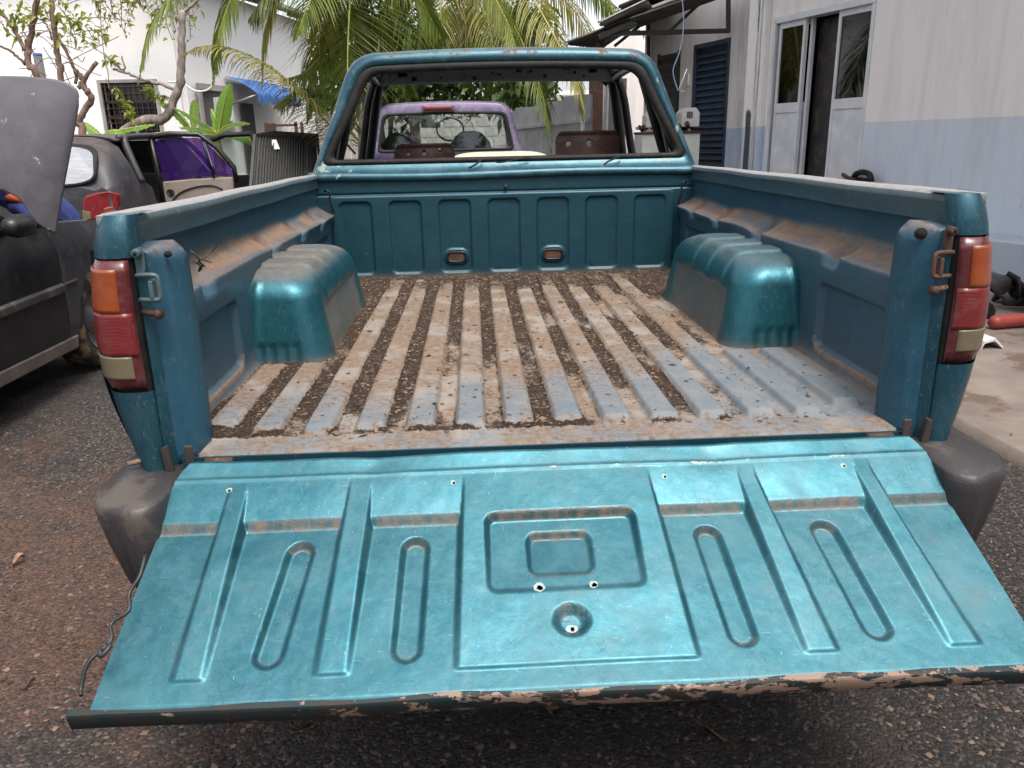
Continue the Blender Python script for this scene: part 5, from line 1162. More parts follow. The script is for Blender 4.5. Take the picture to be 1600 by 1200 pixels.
# ------------------------------------------------------------ shop building, right
SH = thing('shop_building', (4.2, 8, 0), 'long stained pale shop building with blue dado on the right', 'building')
def wl(t): return Vector((5.875-.328*t, t, 0))            # wall line: x as a function of y
dw = Vector((-.328, 1, 0)).normalized(); nw = Vector((-1, -.328, 0)).normalized()
yA, yB = -7.5, 8.32; ZS = 4.6; zp = .45
def wbox(y0, y1, z0, z1, d0, d1, name, mat, par=SH, bev=0):
    a, b = wl(y0), wl(y1); m = MB(); m.prism([a+nw*d0+Vector((0, 0, z0)), b+nw*d0+Vector((0, 0, z0)), b+nw*d1+Vector((0, 0, z0)), a+nw*d1+Vector((0, 0, z0))], (0, 0, z1-z0)); return m.build(name, mat, par, bevel=bev)
dy0, dy1 = 6.58, 7.92; dz = 2.50
wbox(yA, dy0, 0, ZS, -.2, 0, 'wall', SHOPW); wbox(dy1, yB, 0, ZS, -.2, 0, 'wall', SHOPC); wbox(dy0, dy1, dz, ZS, -.2, 0, 'wall', SHOPW); wbox(dy0, dy1, 0, zp, -.2, 0, 'wall', SHOPW)
# pilaster with black stains
a = wl(8.28)+nw*.003; 
cg = MB(); pil = wbox(8.02, 8.32, 0, ZS, 0, .07, 'pilaster', SHOPC, bev=.01)
gu, gv = np.meshgrid(np.linspace(8.03, 8.31, 40), np.linspace(.46, 4.5, 120), indexing='ij')
grm = 1.1*np.exp(-((gu-8.22)/.05)**4)*sstep(1.62, 1.50, gv)+.35*np.exp(-((gu-8.10)/.02)**2)+.45*np.exp(-((gu-8.14)/.03)**2)*sstep(1.4, 2.2, gv)+.5*sstep(.75, .5, gv)
off_ = .0735
gridmesh('stained_face', np.stack([5.875-.328*gu+nw.x*off_, gu+nw.y*off_, gv], -1), SHOPC, SH, {'grime': grm}, smooth=False)
m = MB(); pA, pB = wl(8.09)+nw*.09, wl(8.09)+nw*.09; m.tube([pA+Vector((0, 0, .4)), pB+Vector((0, 0, 2.3)), pB+Vector((0, 0, 4.4))], .014, 8); m.build('drain_pipe', WHITEP, SH, True)
# eave over the shop wall
wbox(yA-.5, 8.4, 4.3, 4.42, -.3, 1.1, 'eave', ROOFM)
# aluminium door set: side lights and open dark doorway
def lightpan(y0, y1, dx, name):
    fz0, fz1 = zp, dz-.04; fr_ = MB()
    p = wbox(y0, y1, zp, zp+.02, dx-.02, dx+.02, 'sill', ALU)
    w = .032
    f1 = wbox(y0, y0+w, zp+.02, fz1, dx-.02, dx+.02, name, ALU)
    wbox(y1-w, y1, zp+.02, fz1, dx-.02, dx+.02, 'stile', ALU, SH); wbox(y0+w, y1-w, fz1-.06, fz1, dx-.02, dx+.02, 'top_bar', ALU, SH)
    wbox(y0+w, y1-w, 1.52, 1.62, dx-.02, dx+.02, 'mid_bar', ALU, SH); wbox(y0+w, y1-w, zp+.02, 1.52, dx-.008, dx+.008, 'lower_panel', ALU, SH)
    wbox(y0+w, y1-w, 1.62, fz1-.06, dx-.004, dx+.004, 'pane', GLASSD, SH)
lightpan(7.50, 7.90, -.04, 'side_light'); lightpan(6.60, 7.04, -.04, 'side_light')
lightpan(7.46, 7.86, -.10, 'sliding_leaf')
wbox(dy0-.02, dy1+.02, dz-.04, dz+.02, -.14, .02, 'door_head', ALU); wbox(dy1, dy1+.04, zp, dz, -.14, .02, 'door_jamb', ALU); wbox(dy0-.02, dy0+.02, zp, dz-.04, -.14, .012, 'door_jamb', ALU)
wbox(7.0, 7.52, zp, dz-.05, -.26, -.22, 'inner_dark_panel', GREYPL)  # flat dark grey panel just inside the doorway
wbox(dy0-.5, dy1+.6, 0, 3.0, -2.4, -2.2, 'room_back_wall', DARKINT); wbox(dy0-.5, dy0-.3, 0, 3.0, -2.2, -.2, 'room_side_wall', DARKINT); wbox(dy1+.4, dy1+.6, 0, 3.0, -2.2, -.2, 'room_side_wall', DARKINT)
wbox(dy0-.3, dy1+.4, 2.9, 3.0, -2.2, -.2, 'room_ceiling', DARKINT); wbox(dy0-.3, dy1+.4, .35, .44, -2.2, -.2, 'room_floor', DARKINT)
# platform in front
PL = wbox(yA, 8.32, 0, zp, .0, .42, 'entrance_platform', PLAT, None, .012); prop(PL, 'raised pale blue plastered platform along the shop wall', 'platform')
# far wing, set back
def w2(t): return Vector((3.24-.3*(t-9.4), t, 0))
n2_ = Vector((-1, -.3, 0)).normalized()
def w2box(y0, y1, z0, z1, d0, d1, name, mat, par=SH, bev=0):
    a, b = w2(y0), w2(y1); m = MB(); m.prism([a+n2_*d0+Vector((0, 0, z0)), b+n2_*d0+Vector((0, 0, z0)), b+n2_*d1+Vector((0, 0, z0)), a+n2_*d1+Vector((0, 0, z0))], (0, 0, z1-z0)); return m.build(name, mat, par, bevel=bev)
w2box(8.3, 9.42, 0, ZS, -.2, 0, 'far_wall', SHOPC); w2box(9.42, 10.26, 2.5, ZS, -.2, 0, 'far_wall', SHOPW); w2box(10.26, 11.62, 0, ZS, -.2, 0, 'far_wall', SHOPW)
ld = w2box(9.46, 10.22, .05, 2.46, -.10, -.06, 'louvre_door', BLUEP)
w2box(9.42, 9.47, .05, 2.5, -.1, .01, 'door_frame', BLUEP, ld); w2box(10.21, 10.26, .05, 2.5, -.1, .01, 'door_frame', BLUEP, ld); w2box(9.47, 10.21, 2.44, 2.5, -.1, .01, 'door_frame', BLUEP, ld)
sl = None
for k in range(27):
    z = .14+k*.084
    a, b = w2(9.50), w2(10.18)
    if sl is None:
        m = MB(); m.prism([a+n2_*-.06+Vector((0, 0, z+.06)), a+n2_*-.045+Vector((0, 0, z+.066)), a+n2_*.0+Vector((0, 0, z)), a+n2_*-.015+Vector((0, 0, z-.006))], b-a); sl = m.build('slat', BLUEP, ld); z0s = z
    else: o = sl.copy(); C.objects.link(o); o.location = sl.location+Vector((0, 0, z-z0s))
# narrow dark window
w2box(10.62, 11.18, 1.45, 2.45, -.01, .012, 'narrow_window', DARKINT)
for z in np.linspace(1.5, 2.4, 8): w2box(10.64, 11.16, z, z+.05, .012, .03, 'window_slat', BLACKT)
w2box(10.60, 10.64, 1.42, 2.48, .0, .03, 'window_frame', BLACKT); w2box(11.16, 11.20, 1.42, 2.48, .0, .03, 'window_frame', BLACKT)
# veranda behind, dark back wall seen through the cab
VR = thing('veranda', (2.154, 12.400, -3.550)[:2]+(0,), 'dark brown veranda corner with two pale posts right of the metal fence', 'veranda')
va, vb_ = (1.856, 12.600, 1.471), (3.013, 12.900, 1.452)
MB().box(va[0], va[0]+.22, 12.5, 12.7, 0, 2.9).build('brown_column', RUSTM, VR)
MB().box(va[0]+.22, vb_[0]+1.2, 13.3, 13.4, 0, 3.0).build('back_wall', SHOPW, VR)
MB().box(va[0]+.42, va[0]+.75, 13.26, 13.3, 1.35, 2.3).build('window', DARKINT, VR)
for px_, pw in ((944, .03), (912, .02)):
    q = (-1.422, 1.000, 1.669) if False else None
c1_ = (1.997, 11.900, 1.456); MB().cyl((c1_[0], c1_[1], 0), (c1_[0]+.03, c1_[1], 2.9), .045, 12).build('post', WHITEP, VR, True)
c1_ = (1.522, 11.000, 1.450); MB().cyl((c1_[0], c1_[1], 0), (c1_[0], c1_[1], 1.60), .028, 12).build('post', WHITEP, VR, True)
# canopy of sooty corrugated sheets
CN = thing('canopy', (2.305, 10.000, -2.735)[:2]+(0,), 'sooty corrugated sheet canopy on dark steel brackets over the blue louvre door', 'canopy')
def corr(p00, p10, p01, p11, name, mat, amp=.022, n=60, waves=9):
    A = [Vector(p) for p in (p00, p10, p01, p11)]; P = np.zeros((n, 6, 3))
    for i in range(n):
        u_ = i/(n-1)
        for j in range(6):
            w = j/5; p = A[0].lerp(A[1], u_).lerp(A[2].lerp(A[3], u_), w); jag = .05*(random.random()-.5) if j == 0 else 0
            P[i, j] = (p.x-jag, p.y, p.z+amp*math.sin(u_*waves*2*math.pi))
    o = gridmesh(name, P, mat, CN); s = o.modifiers.new('Solidify', 'SOLIDIFY'); s.thickness = .006; return o
corr((1.078, 9.300, 2.446), (1.925, 11.800, 2.656), (2.618, 9.300, 2.970), (2.915, 11.800, 3.227), 'corrugated_sheet', ROOFM, waves=26, n=160)
corr((1.801, 8.800, 2.649), (2.020, 9.300, 2.640), (3.062, 8.800, 3.021), (3.064, 9.300, 2.964), 'corrugated_sheet', ROOFM, waves=5)
corr((1.461, 9.100, 2.651), (1.679, 9.600, 2.654), (2.051, 9.100, 2.902), (2.241, 9.600, 2.888), 'loose_sheet', ROOFG, waves=3)
corr((1.738, 9.200, 2.850), (2.140, 10.600, 2.974), (2.464, 9.200, 3.128), (2.814, 10.600, 3.211), 'corrugated_sheet', ROOFM, waves=14, n=90)
for a, b, w in (((1.533, 9.300, 2.551), (3.170, 9.300, 2.563), .055), ((3.128, 9.300, 2.992), (3.154, 9.300, 2.548), .05), ((2.390, 9.300, 2.560), (2.861, 9.300, 2.966), .04), ((1.801, 9.900, 2.470), (2.140, 9.900, 2.717), .04), ((2.568, 11.400, 2.925), (2.587, 11.400, 2.276), .05), ((1.485, 9.250, 2.509), (2.408, 9.250, 2.834), .06)):
    m = MB(); m.beam(a, b, w, w); m.build('bracket_beam', BLACKM, CN, bevel=.004)
m = MB(); m.tube(catmull([(2.395, 8.700, 2.869), (2.424, 8.700, 2.555), (2.389, 8.700, 2.273), (2.319, 8.700, 2.072), (2.348, 8.700, 1.927), (2.392, 8.700, 1.823)], 6), .007, 6); o = m.build('hanging_wire', WIREB, None, True); prop(o, 'pale blue wire hanging from the canopy in front of the narrow window', 'wire')
# bits on the wall
BR = thing('wall_bracket', tuple(w2(10.35)+Vector((0, 0, 2.0))), 'small white metal bracket screwed to the wall left of the blue louvre door', 'bracket')
w2box(10.34, 10.42, 1.98, 2.14, .0, .03, 'plate', WHITEP, BR, .005); 
m = MB(); p = w2(10.38)+n2_*.03; m.tube(catmull([p+Vector((0, 0, 2.2)), p+Vector((-.06, -.1, 2.1)), p+Vector((-.12, -.1, 1.92)), p+Vector((0, 0, 1.9))], 5), .012, 6); m.build('bent_arm', WHITEP, BR, True)
# white cabinet with junk and boxes
CB = thing('white_cabinet', (2.626, 9.300, -2.508)[:2]+(0,), 'tall white cabinet standing against the far wing beside the blue door', 'cabinet')
ca = (2.088, 9.300, 1.361); cb = (2.854, 9.300, 1.296)
MB().box(ca[0], cb[0], 9.3, 9.85, .05, ca[2]-.03).build('body', WHITEP, CB, bevel=.01)
MB().box((ca[0]+cb[0])/2-.12, (ca[0]+cb[0])/2-.11, 9.292, 9.3, .1, ca[2]-.08).build('door_gap', DARKM, CB)
MB().box(ca[0]-.01, cb[0]+.01, 9.27, 9.86, ca[2]-.03, ca[2]).build('worktop', RUSTM, CB, bevel=.005)
J = thing('engine_parts', ((ca[0]+cb[0])/2, 9.5, ca[2]), 'greasy jumble of engine parts on top of the white cabinet', 'engine parts')
R_ = random.Random(5)
for k in range(26):
    x = R_.uniform(ca[0], cb[0]-.05); y = R_.uniform(9.3, 9.6); z = ca[2]+R_.uniform(.01, .05); r_ = R_.uniform(.012, .035)
    m = MB(); d = Vector((R_.uniform(-1, 1), R_.uniform(-1, 1), R_.uniform(-.4, .6))).normalized()*R_.uniform(.03, .08); p = Vector((x, y, z+r_))
    m.tube([p-d, p+d], [r_, r_*.8], 9); m.build('part', RUSTM if k % 3 else STEEL, J, False, bevel=.003)
def wbx(x0, x1, y0, y1, z0, z1, label):
    b = thing('white_box', ((x0+x1)/2, (y0+y1)/2, z0), label, 'machine case')
    n_ = 10; prof = [(x0, z0), (x0, z1-.06), (x0+.05, z1), (x1-.05, z1), (x1, z1-.06), (x1, z0)]
    m = MB(); m.prism([(a, y0, c) for a, c in prof], (0, y1-y0, 0)); m.build('case', WHITEP, b, bevel=.01)
    m = MB(); m.box(x0+.28*(x1-x0), x0+.62*(x1-x0), y0-.004, y0, lerp(z0, z1, .45), lerp(z0, z1, .8)); v = m.build('vent', PIPEG, b)
    for k in range(3): MB().box(x0+(.33+.1*k)*(x1-x0), x0+(.36+.1*k)*(x1-x0), y0-.008, y0-.004, lerp(z0, z1, .48), lerp(z0, z1, .77)).build('vent_slat', DARKM, v)
    return b
q0, q1 = (2.619, 9.400, 1.415), (2.865, 9.400, 1.651); wbx(q0[0], q1[0], 9.4, 9.7, ca[2]+.05, q1[2], 'white rounded machine case with a vent, right of the teal cab pillar')
q0, q1 = (2.158, 9.400, 1.425), (2.457, 9.400, 1.627); wbx(q0[0], q1[0], 9.4, 9.7, ca[2]+.05, q1[2], 'white machine case seen through the cab side window, left one on the cabinet')
GB = thing('dark_glove', (2.247, 9.300, 1.659), 'dark rag hanging over the left white machine case', 'rag')
m = MB(); m.tube(catmull([(2.218, 9.330, 1.723), (2.255, 9.330, 1.628), (2.274, 9.330, 1.548), (2.242, 9.330, 1.509)], 5), [.03]*5+[.05]*11, 8); m.build('rag', BLACKT, GB, True)
GB.name = 'dark_rag'

# ------------------------------------------------------------ unseen walls and trees added to darken reflections and rear faces
YW = thing('added_wall', (0, -8.5, 0), 'added grey rendered wall behind the camera, darkening reflections', 'wall')
MB().box(-12, 9, -8.7, -8.5, 0, 3.0).build('wall', PLAT, YW); MB().box(-12, 9, -8.74, -8.46, 3.0, 3.08).build('added_coping', CONC, YW)  # added wall behind the camera
LW = thing('added_wall', (-9.5, 2, 0), 'added long grey rendered wall out of view on the left, darkening reflections', 'wall')
MB().box(-9.7, -9.5, -8.5, 11.8, 0, 2.6).build('wall', PLAT, LW)  # added wall out of view on the left
for k, (x, y) in enumerate(((-7, -10.5), (-2.5, -10.2), (2.2, -10.6), (6.5, -10.3))):
    tr = thing('added_tree', (x, y, 0), ('round', 'tall', 'leaning', 'wide')[k]+' tree added out of view behind the camera, darkening reflections', 'tree')
    MB().tube([(x, y, 0), (x+.1, y, 2), (x, y, 3.5)], [.2, .16, .1], 10).build('trunk', BARKB, tr, True)  # trunk of the added tree
    tone = []; m = MB(); R_ = random.Random(60+k)
    for q in range(150):
        c_ = Vector((x+R_.gauss(0, 1.3), y+R_.gauss(0, .8), R_.uniform(2.4, 5.6))); leafcluster(m, tone, c_, 9, .4, .42, R_)
    m.at['tone'] = tone; m.build('foliage', LEAFD, tr)

# ------------------------------------------------------------ purple pickup ahead
PK = thing('purple_pickup', (-.45, 8.0, 0), 'faded purple pickup seen through the empty window of the teal cab', 'pickup truck')
Y = 7.4; 
b0, b1 = (-1.289, 7.400, 1.118), (0.430, 7.400, 1.080); t0, t1 = (-1.117, 7.400, 1.621), (0.140, 7.400, 1.648)
cxp = (b0[0]+b1[0])/2; hwb = (b1[0]-b0[0])/2; hwt = hwb*.80; zt_ = 1.675; zb = 1.10
def off(ring, y, crown, lean=.10): return [(cxp+p[0], p[1], p[2]) for p in ring3(ring, y, crown, lean)]
R4 = [.02, .13, .13, .02]
fr_ = [off(matched(hwb, hwt, zb, zt_, R4), Y+.5, .03), off(matched(hwb, hwt, zb, zt_, R4), Y+.06, .03), off(matched(hwb-.02, hwt-.02, zb, zt_-.012, R4), Y+.015, .03), off(matched(hwb-.05, hwt-.045, zb+.01, zt_-.03, R4), Y, .03),
       off(matched(.735, .655, 1.19, 1.575, [.06, .07, .07, .06]), Y, .015)]
m = MB(); m.loft(fr_, True, False, False); m.build('cab_rear', PURPLE, PK, True)
m = MB(); m.loft([off(matched(a, b, c, d_, [.06, .07, .07, .06]), y, .015) for a, b, c, d_, y in ((.74, .66, 1.185, 1.580, Y-.003), (.73, .65, 1.195, 1.57, Y-.012), (.705, .625, 1.215, 1.552, Y-.006), (.705, .625, 1.215, 1.552, Y+.02))], True, False, False); m.build('window_seal', BLACKR, PK, True)
g_ = off(matched(.71, .63, 1.21, 1.556, [.06, .07, .07, .06]), Y+.008, .015); MB().add(g_, [tuple(range(len(g_)))]).build('rear_window', GLASS, PK)
m = MB(); m.loft([[(cxp+x*w, y, z-.05*abs(x)**4) for x in np.linspace(-1, 1, 24)] for y, w, z in ((Y+.15, .68, 1.70), (Y+.5, .68, 1.722), (Y+.9, .67, 1.72), (Y+1.1, .66, 1.69))], False); m.build('roof', PURPLE, PK, True)
q0, q1 = (-0.644, 7.400, 1.650), (-0.339, 7.400, 1.702)
m = MB(); m.box(q0[0], q1[0], Y-.04, Y+.02, 1.606, 1.652); m.build('third_brake_light', LRED, PK, True, bevel=.015, segs=3)
MB().box(q0[0]-.02, q1[0]+.02, Y-.025, Y+.02, 1.598, 1.66).build('light_surround', PURPLE, PK, bevel=.01)
for sx_ in (-1, 1):
    m = MB(); m.tube([(cxp+sx_*hwb*.98, Y+.5, 1.12), (cxp+sx_*hwt*.98, Y+.5, 1.65)], .03, 8); m.build('pillar', PURPLE, PK, True)
    m = MB(); m.tube(catmull([(cxp+sx_*.66, Y+1.1, 1.67), (cxp+sx_*.78, Y+1.7, 1.15)], 4), .03, 8); m.build('windscreen_pillar', PURPLE, PK, True)
    m = MB(); m.loft([[(cxp+sx_*x, y, z) for x, z in ((.80, .45), (hwb+.02, .5), (hwb+.03, .8), (hwb, 1.1), (.80, 1.12))] for y in (Y-2.0, Y-.03, Y+.5, Y+1.7, Y+2.6)], True); m.build('body_side', PURPLE, PK, True)
    # seats
    c = (-0.953, 7.950, 1.240) if sx_ < 0 else (-0.168, 7.950, 1.237)
    m = MB(); m.loft([[(c[0]+w*math.cos(t), Y+.55+.07*math.sin(t), z) for t in [2*math.pi*k/16 for k in range(16)]] for z, w in ((.7, .26), (1.18, .25), (1.27, .225), (1.34, .17), (1.385, .12), (1.40, .06))], True); m.build('seat', SEATF, PK, True)
    for wy in (Y-1.0, Y+2.1):
        m = MB(); rgs = [[(cxp+sx_*(hwb-p_), wy+rq*math.cos(t), .35+rq*math.sin(t)) for t in [2*math.pi*k/24 for k in range(24)]] for p_, rq in ((.0, .2), (.0, .33), (.03, .35), (.2, .35), (.22, .2))]; m.loft(rgs, True); m.build('wheel', TYRE, PK, True)
m = MB(); p = (-0.627, 8.350, 1.484); m.box(p[0]-.115, p[0]+.115, Y+.93, Y+.96, p[2]-.035, p[2]+.03); m.build('mirror', BLACKT, PK, bevel=.012)
m = MB(); p = (-0.406, 8.500, 1.482); m.tube([Vector((p[0]+.16*math.cos(t), Y+1.1+.05*math.sin(t), p[2]-.05+.13*math.sin(t))) for t in [2*math.pi*k/24 for k in range(25)]], .012, 6); m.build('steering_wheel', PIPEG, PK, True)
MB().box(cxp-.78, cxp+.78, Y+1.5, Y+1.9, .8, 1.16).build('dashboard', BLACKT, PK)
MB().box(cxp-.8, cxp+.8, Y+1.75, Y+2.7, .6, 1.08).build('hood', PURPLE, PK, bevel=.04)
m = MB(); 
MB().box(cxp-hwb, cxp+hwb, Y-2.05, Y-2.0, .55, 1.05).build('tailgate', PURPLE, PK, bevel=.02)
MB().box(cxp-.85, cxp+.85, Y-2.0, Y+.02, .6, .7).build('bed', DARKM, PK)
cv = [(-0.450, 6.600, 1.133), (-0.267, 7.000, 1.148), (0.134, 7.200, 1.155)]
CV = MB(); xx = np.linspace((-0.427, 6.000, 1.143)[0], (0.656, 6.000, 1.119)[0], 24)
CV.loft([[(x, y, z-.10*abs((x-xx.mean())/(xx[-1]-xx[0])*2)**5+.0) for x in xx] for y, z in ((5.3, .98), (5.45, 1.10), (5.9, 1.165), (6.5, 1.185), (6.9, 1.17))], False)
o = CV.build('cream_hood_panel', CREAM, None, True); s = o.modifiers.new('Solidify', 'SOLIDIFY'); s.thickness = .02; prop(o, 'cream coloured loose car panel lying on the bed of the purple pickup', 'car panel')
# ------------------------------------------------------------ slate hatchback with open doors
HB = thing('slate_hatchback', (-4.25, 7.4, 0), 'dusty slate hatchback with open doors and silver film on its rear window', 'car')
xr = -3.36; xc = -4.16; yr = 6.0
def hb(px, pz, y): return None
# tail: lofted cross sections from the rear bumper forward
def sect(y, hw, z0, zbelt, zroof, hwr, rr_=.08):
    pts = [(hw*.93, z0), (hw, z0+.15), (hw+.01, (z0+zbelt)/2), (hw-.01, zbelt), (lerp(hw, hwr, .35), lerp(zbelt, zroof, .4)), (lerp(hw, hwr, .75), lerp(zbelt, zroof, .78)), (hwr-.05, zroof-.03), (hwr-.16, zroof), (0, zroof+.02)]
    full = [(xc+a, y, b) for a, b in pts]+[(xc-a, y, b) for a, b in pts[-2::-1]]; return full
MB_ = MB()
secs = [sect(6.0, .74, .42, .93, .96, .66), sect(6.04, .78, .32, .95, 1.0, .68), sect(6.12, .80, .28, .96, 1.16, .64), sect(6.22, .81, .28, .97, 1.30, .62), sect(6.36, .82, .28, .97, 1.385, .61), sect(6.52, .82, .28, .97, 1.40, .61)]
MB_.loft(secs, False); MB_.add(secs[0], [tuple(range(len(secs[0])))]); MB_.build('rear_body', SLATEP, HB, True)
m = MB(); m.loft([[(xc+x*.66, y, 1.415-.05*abs(x)**5+dz) for x in np.linspace(-1, 1, 20)] for y, dz in ((6.5, 0), (6.9, .02), (7.6, .025), (8.3, .01), (8.6, -.03))], False); m.build('roof', SLATEP, HB, True)
# rear glass with silver film, black seal
def tailpt(x, z):   # rear surface of the tailgate (y as a function of z)
    return 6.045+np.interp(z, [.93, .97, 1.16, 1.30, 1.38], [-.05, -.03, .06, .155, .29])
gl = []; se = []
for k in range(40):
    t = 2*math.pi*k/40; ca_, sa_ = math.copysign(abs(math.cos(t))**.45, math.cos(t)), math.copysign(abs(math.sin(t))**.45, math.sin(t))
    x = xc+.60*ca_-.02*sa_; z = 1.155+.165*sa_; gl.append((x, tailpt(x, z)-.020, z)); x2 = xc+.635*ca_; z2 = 1.155+.19*sa_; se.append((x2, tailpt(x2, z2)-.012, z2))
m = MB(); m.loft([se, [(a, b-.012, c) for a, b, c in se], gl], True, False, False); m.build('window_seal', BLACKR, HB, True)
MB().add(gl, [tuple(range(40))]).build('filmed_rear_window', FILM, HB)
# tail lamp
tlp = [(-3.668, 6.000, 0.821), (-3.634, 6.000, 0.888), (-3.539, 6.000, 0.914), (-3.413, 6.000, 0.922), (-3.364, 6.060, 0.895), (-3.369, 6.080, 0.808), (-3.391, 6.060, 0.730), (-3.416, 6.000, 0.701), (-3.580, 6.000, 0.677), (-3.690, 6.000, 0.668)]
for sx_ in (1, -1):
    pp = [((p[0] if sx_ > 0 else 2*xc-p[0]), p[1]-.030, p[2]) for p in tlp]; m = MB(); m.prism(pp, (0, .12, 0)); tl = m.build('tail_light', LPINK, HB, bevel=.02, segs=3)
    a = [(-3.483, 6.000, 0.777), (-3.407, 6.040, 0.789), (-3.416, 6.040, 0.738), (-3.492, 6.000, 0.726)]; pp = [((p[0] if sx_ > 0 else 2*xc-p[0]), p[1]-.035, p[2]) for p in a]; m = MB(); m.prism(pp, (0, .02, 0)); m.build('turn_lens', LORG, tl, bevel=.006)
    a = [(-3.673, 6.000, 0.765), (-3.602, 6.000, 0.746), (-3.607, 6.000, 0.683), (-3.683, 6.000, 0.674)]; pp = [((p[0] if sx_ > 0 else 2*xc-p[0]), p[1]-.035, p[2]) for p in a]; m = MB(); m.prism(pp, (0, .02, 0)); m.build('reverse_lens', LWHT, tl, bevel=.004)
m = MB(); m.loft([[(xc+x*.80, y0_+.10*abs(x)**4, z) for x in np.linspace(-1, 1, 20)] for y0_, z in ((6.0, .66), (5.93, .65), (5.90, .58), (5.91, .40), (5.96, .32))], False); m.build('rear_bumper', BLACKT, HB, True)
def hframe(pts, r, name='body_frame', mat=SLATEP): m = MB(); m.tube(catmull(pts, 5), r, 8); return m.build(name, mat, HB, True)
for sx_ in (1, -1):
    X = lambda a: xc+sx_*a
    # rear quarter ahead of the tail, sill, pillars
    m = MB(); m.loft([[(X(.80), y, .28), (X(.825), y, .5), (X(.82), y, .75), (X(.81), y, zz)] for y, zz in ((6.5, .97), (6.65, .97), (6.80, .92), (6.86, .80), (6.88, .55))], False); m.build('quarter_panel', SLATEP, HB, True)
    hframe([(X(.805), 6.60, .97), (X(.74), 6.62, 1.15), (X(.66), 6.68, 1.36), (X(.64), 6.75, 1.395)], .035)
    hframe([(X(.64), 6.6, 1.39), (X(.645), 7.4, 1.415), (X(.64), 8.2, 1.40), (X(.70), 8.6, 1.25), (X(.76), 9.0, .98)], .028)
    hframe([(X(.81), 7.42, .30), (X(.80), 7.42, .95), (X(.66), 7.46, 1.40)], .035, 'pillar', BLACKT)
    hframe([(X(.81), 6.8, .30), (X(.81), 8.8, .30)], .05, 'sill')
    m = MB(); m.loft([[(X(.6), y, .5), (X(.82), y, .5), (X(.82), y, .9), (X(.7), y, .97), (X(.3), y, 1.0)] for y in (8.5, 9.2, 9.6)], False); m.build('front_fender', SLATEP, HB, True)
    for wy in (6.45, 8.9):
        m = MB(); rgs = [[(X(.81-p_), wy+rq*math.cos(t), .28+rq*math.sin(t)) for t in [2*math.pi*k/24 for k in range(24)]] for p_, rq in ((.0, .17), (.0, .26), (.03, .28), (.16, .28), (.18, .17))]; m.loft(rgs, True); m.build('wheel', TYRE, HB, True)
    for sy in (6.95, 7.75):
        m = MB(); m.box(X(.38)-.22, X(.38)+.22, sy, sy+.14, .45, 1.02); m.build('seat_back', SEATF, HB, bevel=.04)
    m = MB(); m.tube([(X(.62), 7.38, 1.3), (X(.68), 7.36, .9), (X(.70), 7.40, .5)], .012, 6); m.build('seat_belt', BLACKT, HB, True)
MB().box(xc-.75, xc+.75, 6.5, 8.8, .25, .32).build('floor_pan', DARKM, HB)
MB().box(xc-.7, xc+.7, 8.45, 8.7, .6, .98).build('dashboard', BEIGE, HB)
ws = MB(); ws.prism([(xc-.62, 8.35, 1.38), (xc+.62, 8.35, 1.38), (xc+.72, 8.95, .98), (xc-.72, 8.95, .98)], (0, .008, .0)); ws.build('windscreen', GLASS, HB)
# doors standing open
def door(pts, win, y, label, film, card, name='open_door', curve=None, handle=None):
    """pts: outline (x,z) seen from behind; win: list of window outlines"""
    d = bpy.data.objects.new(name, None); C.objects.link(d); d.parent = HB; loc = Vector((pts[0][0], y, 0)); d.location = loc-HB.location; OFF[d] = loc; d['label'] = label
    def at(p, o=0): k = (p[0]-pts[0][0]); return (p[0], y+k*slope+o, p[2])
    # frame tubes around the window, panel below
    for w_, mt_ in zip(win, film):
        m = MB(); m.add([at(p, .012) for p in w_], [tuple(range(len(w_)))]); m.build('window_glass', mt_, d)
    return d, at
slope = .10
# rear door
o3 = [(-3.503, 7.350, 1.394), (-3.321, 7.350, 1.428), (-3.019, 7.350, 1.416), (-2.858, 7.350, 1.284), (-2.704, 7.350, 1.072), (-2.696, 7.350, 0.921), (-2.749, 7.350, 0.822), (-2.842, 7.350, 0.623), (-2.936, 7.350, 0.421), (-3.479, 7.350, 0.354), (-3.484, 7.350, 0.639)]
w3 = [(-3.476, 7.350, 1.361), (-3.313, 7.350, 1.390), (-3.037, 7.350, 1.384), (-2.988, 7.350, 1.351), (-2.923, 7.350, 0.992), (-3.438, 7.350, 0.951)]
w4 = [(-2.969, 7.350, 1.344), (-2.848, 7.350, 1.206), (-2.738, 7.350, 1.073), (-2.722, 7.350, 0.987), (-2.903, 7.350, 0.985)]
d, at = door(o3, [w3, w4], 7.35, 'rear door swung open, purple film on its window and beige inner card', [GLASSP, GLASSP], BEIGE)
def bar(par, pts, r, mt_, nm='door_frame'): m = MB(); m.tube([at(p) for p in pts], r, 8); return m.build(nm, mt_, par, True)
bar(d, [o3[0], o3[1], o3[2], o3[3], o3[4], o3[5]], .028, BLACKT); bar(d, [o3[0], (-3.478, 7.350, 1.038), (-3.464, 7.350, 0.639)], .026, BLACKT); bar(d, [(-2.996, 7.350, 1.390), (-2.957, 7.350, 1.189), (-2.919, 7.350, 0.972)], .014, BLACKT)
m = MB(); cd = [(-3.452, 7.350, 0.945), (-3.134, 7.350, 0.964), (-2.717, 7.350, 0.974), (-2.731, 7.350, 0.855), (-2.828, 7.350, 0.623), (-2.938, 7.350, 0.408), (-3.479, 7.350, 0.354)]
m.prism([at(p) for p in cd], (0, .07, 0)); m.build('door_card', BEIGE, d, bevel=.015)
m = MB(); arc = catmull([(-3.398, 7.350, 0.718), (-3.289, 7.350, 0.822), (-3.112, 7.350, 0.884), (-2.942, 7.350, 0.893), (-2.847, 7.350, 0.851)], 6); m.tube([Vector(at(p, -.008)) for p in arc], .008, 6); m.build('armrest_groove', BLACKT, d, True)
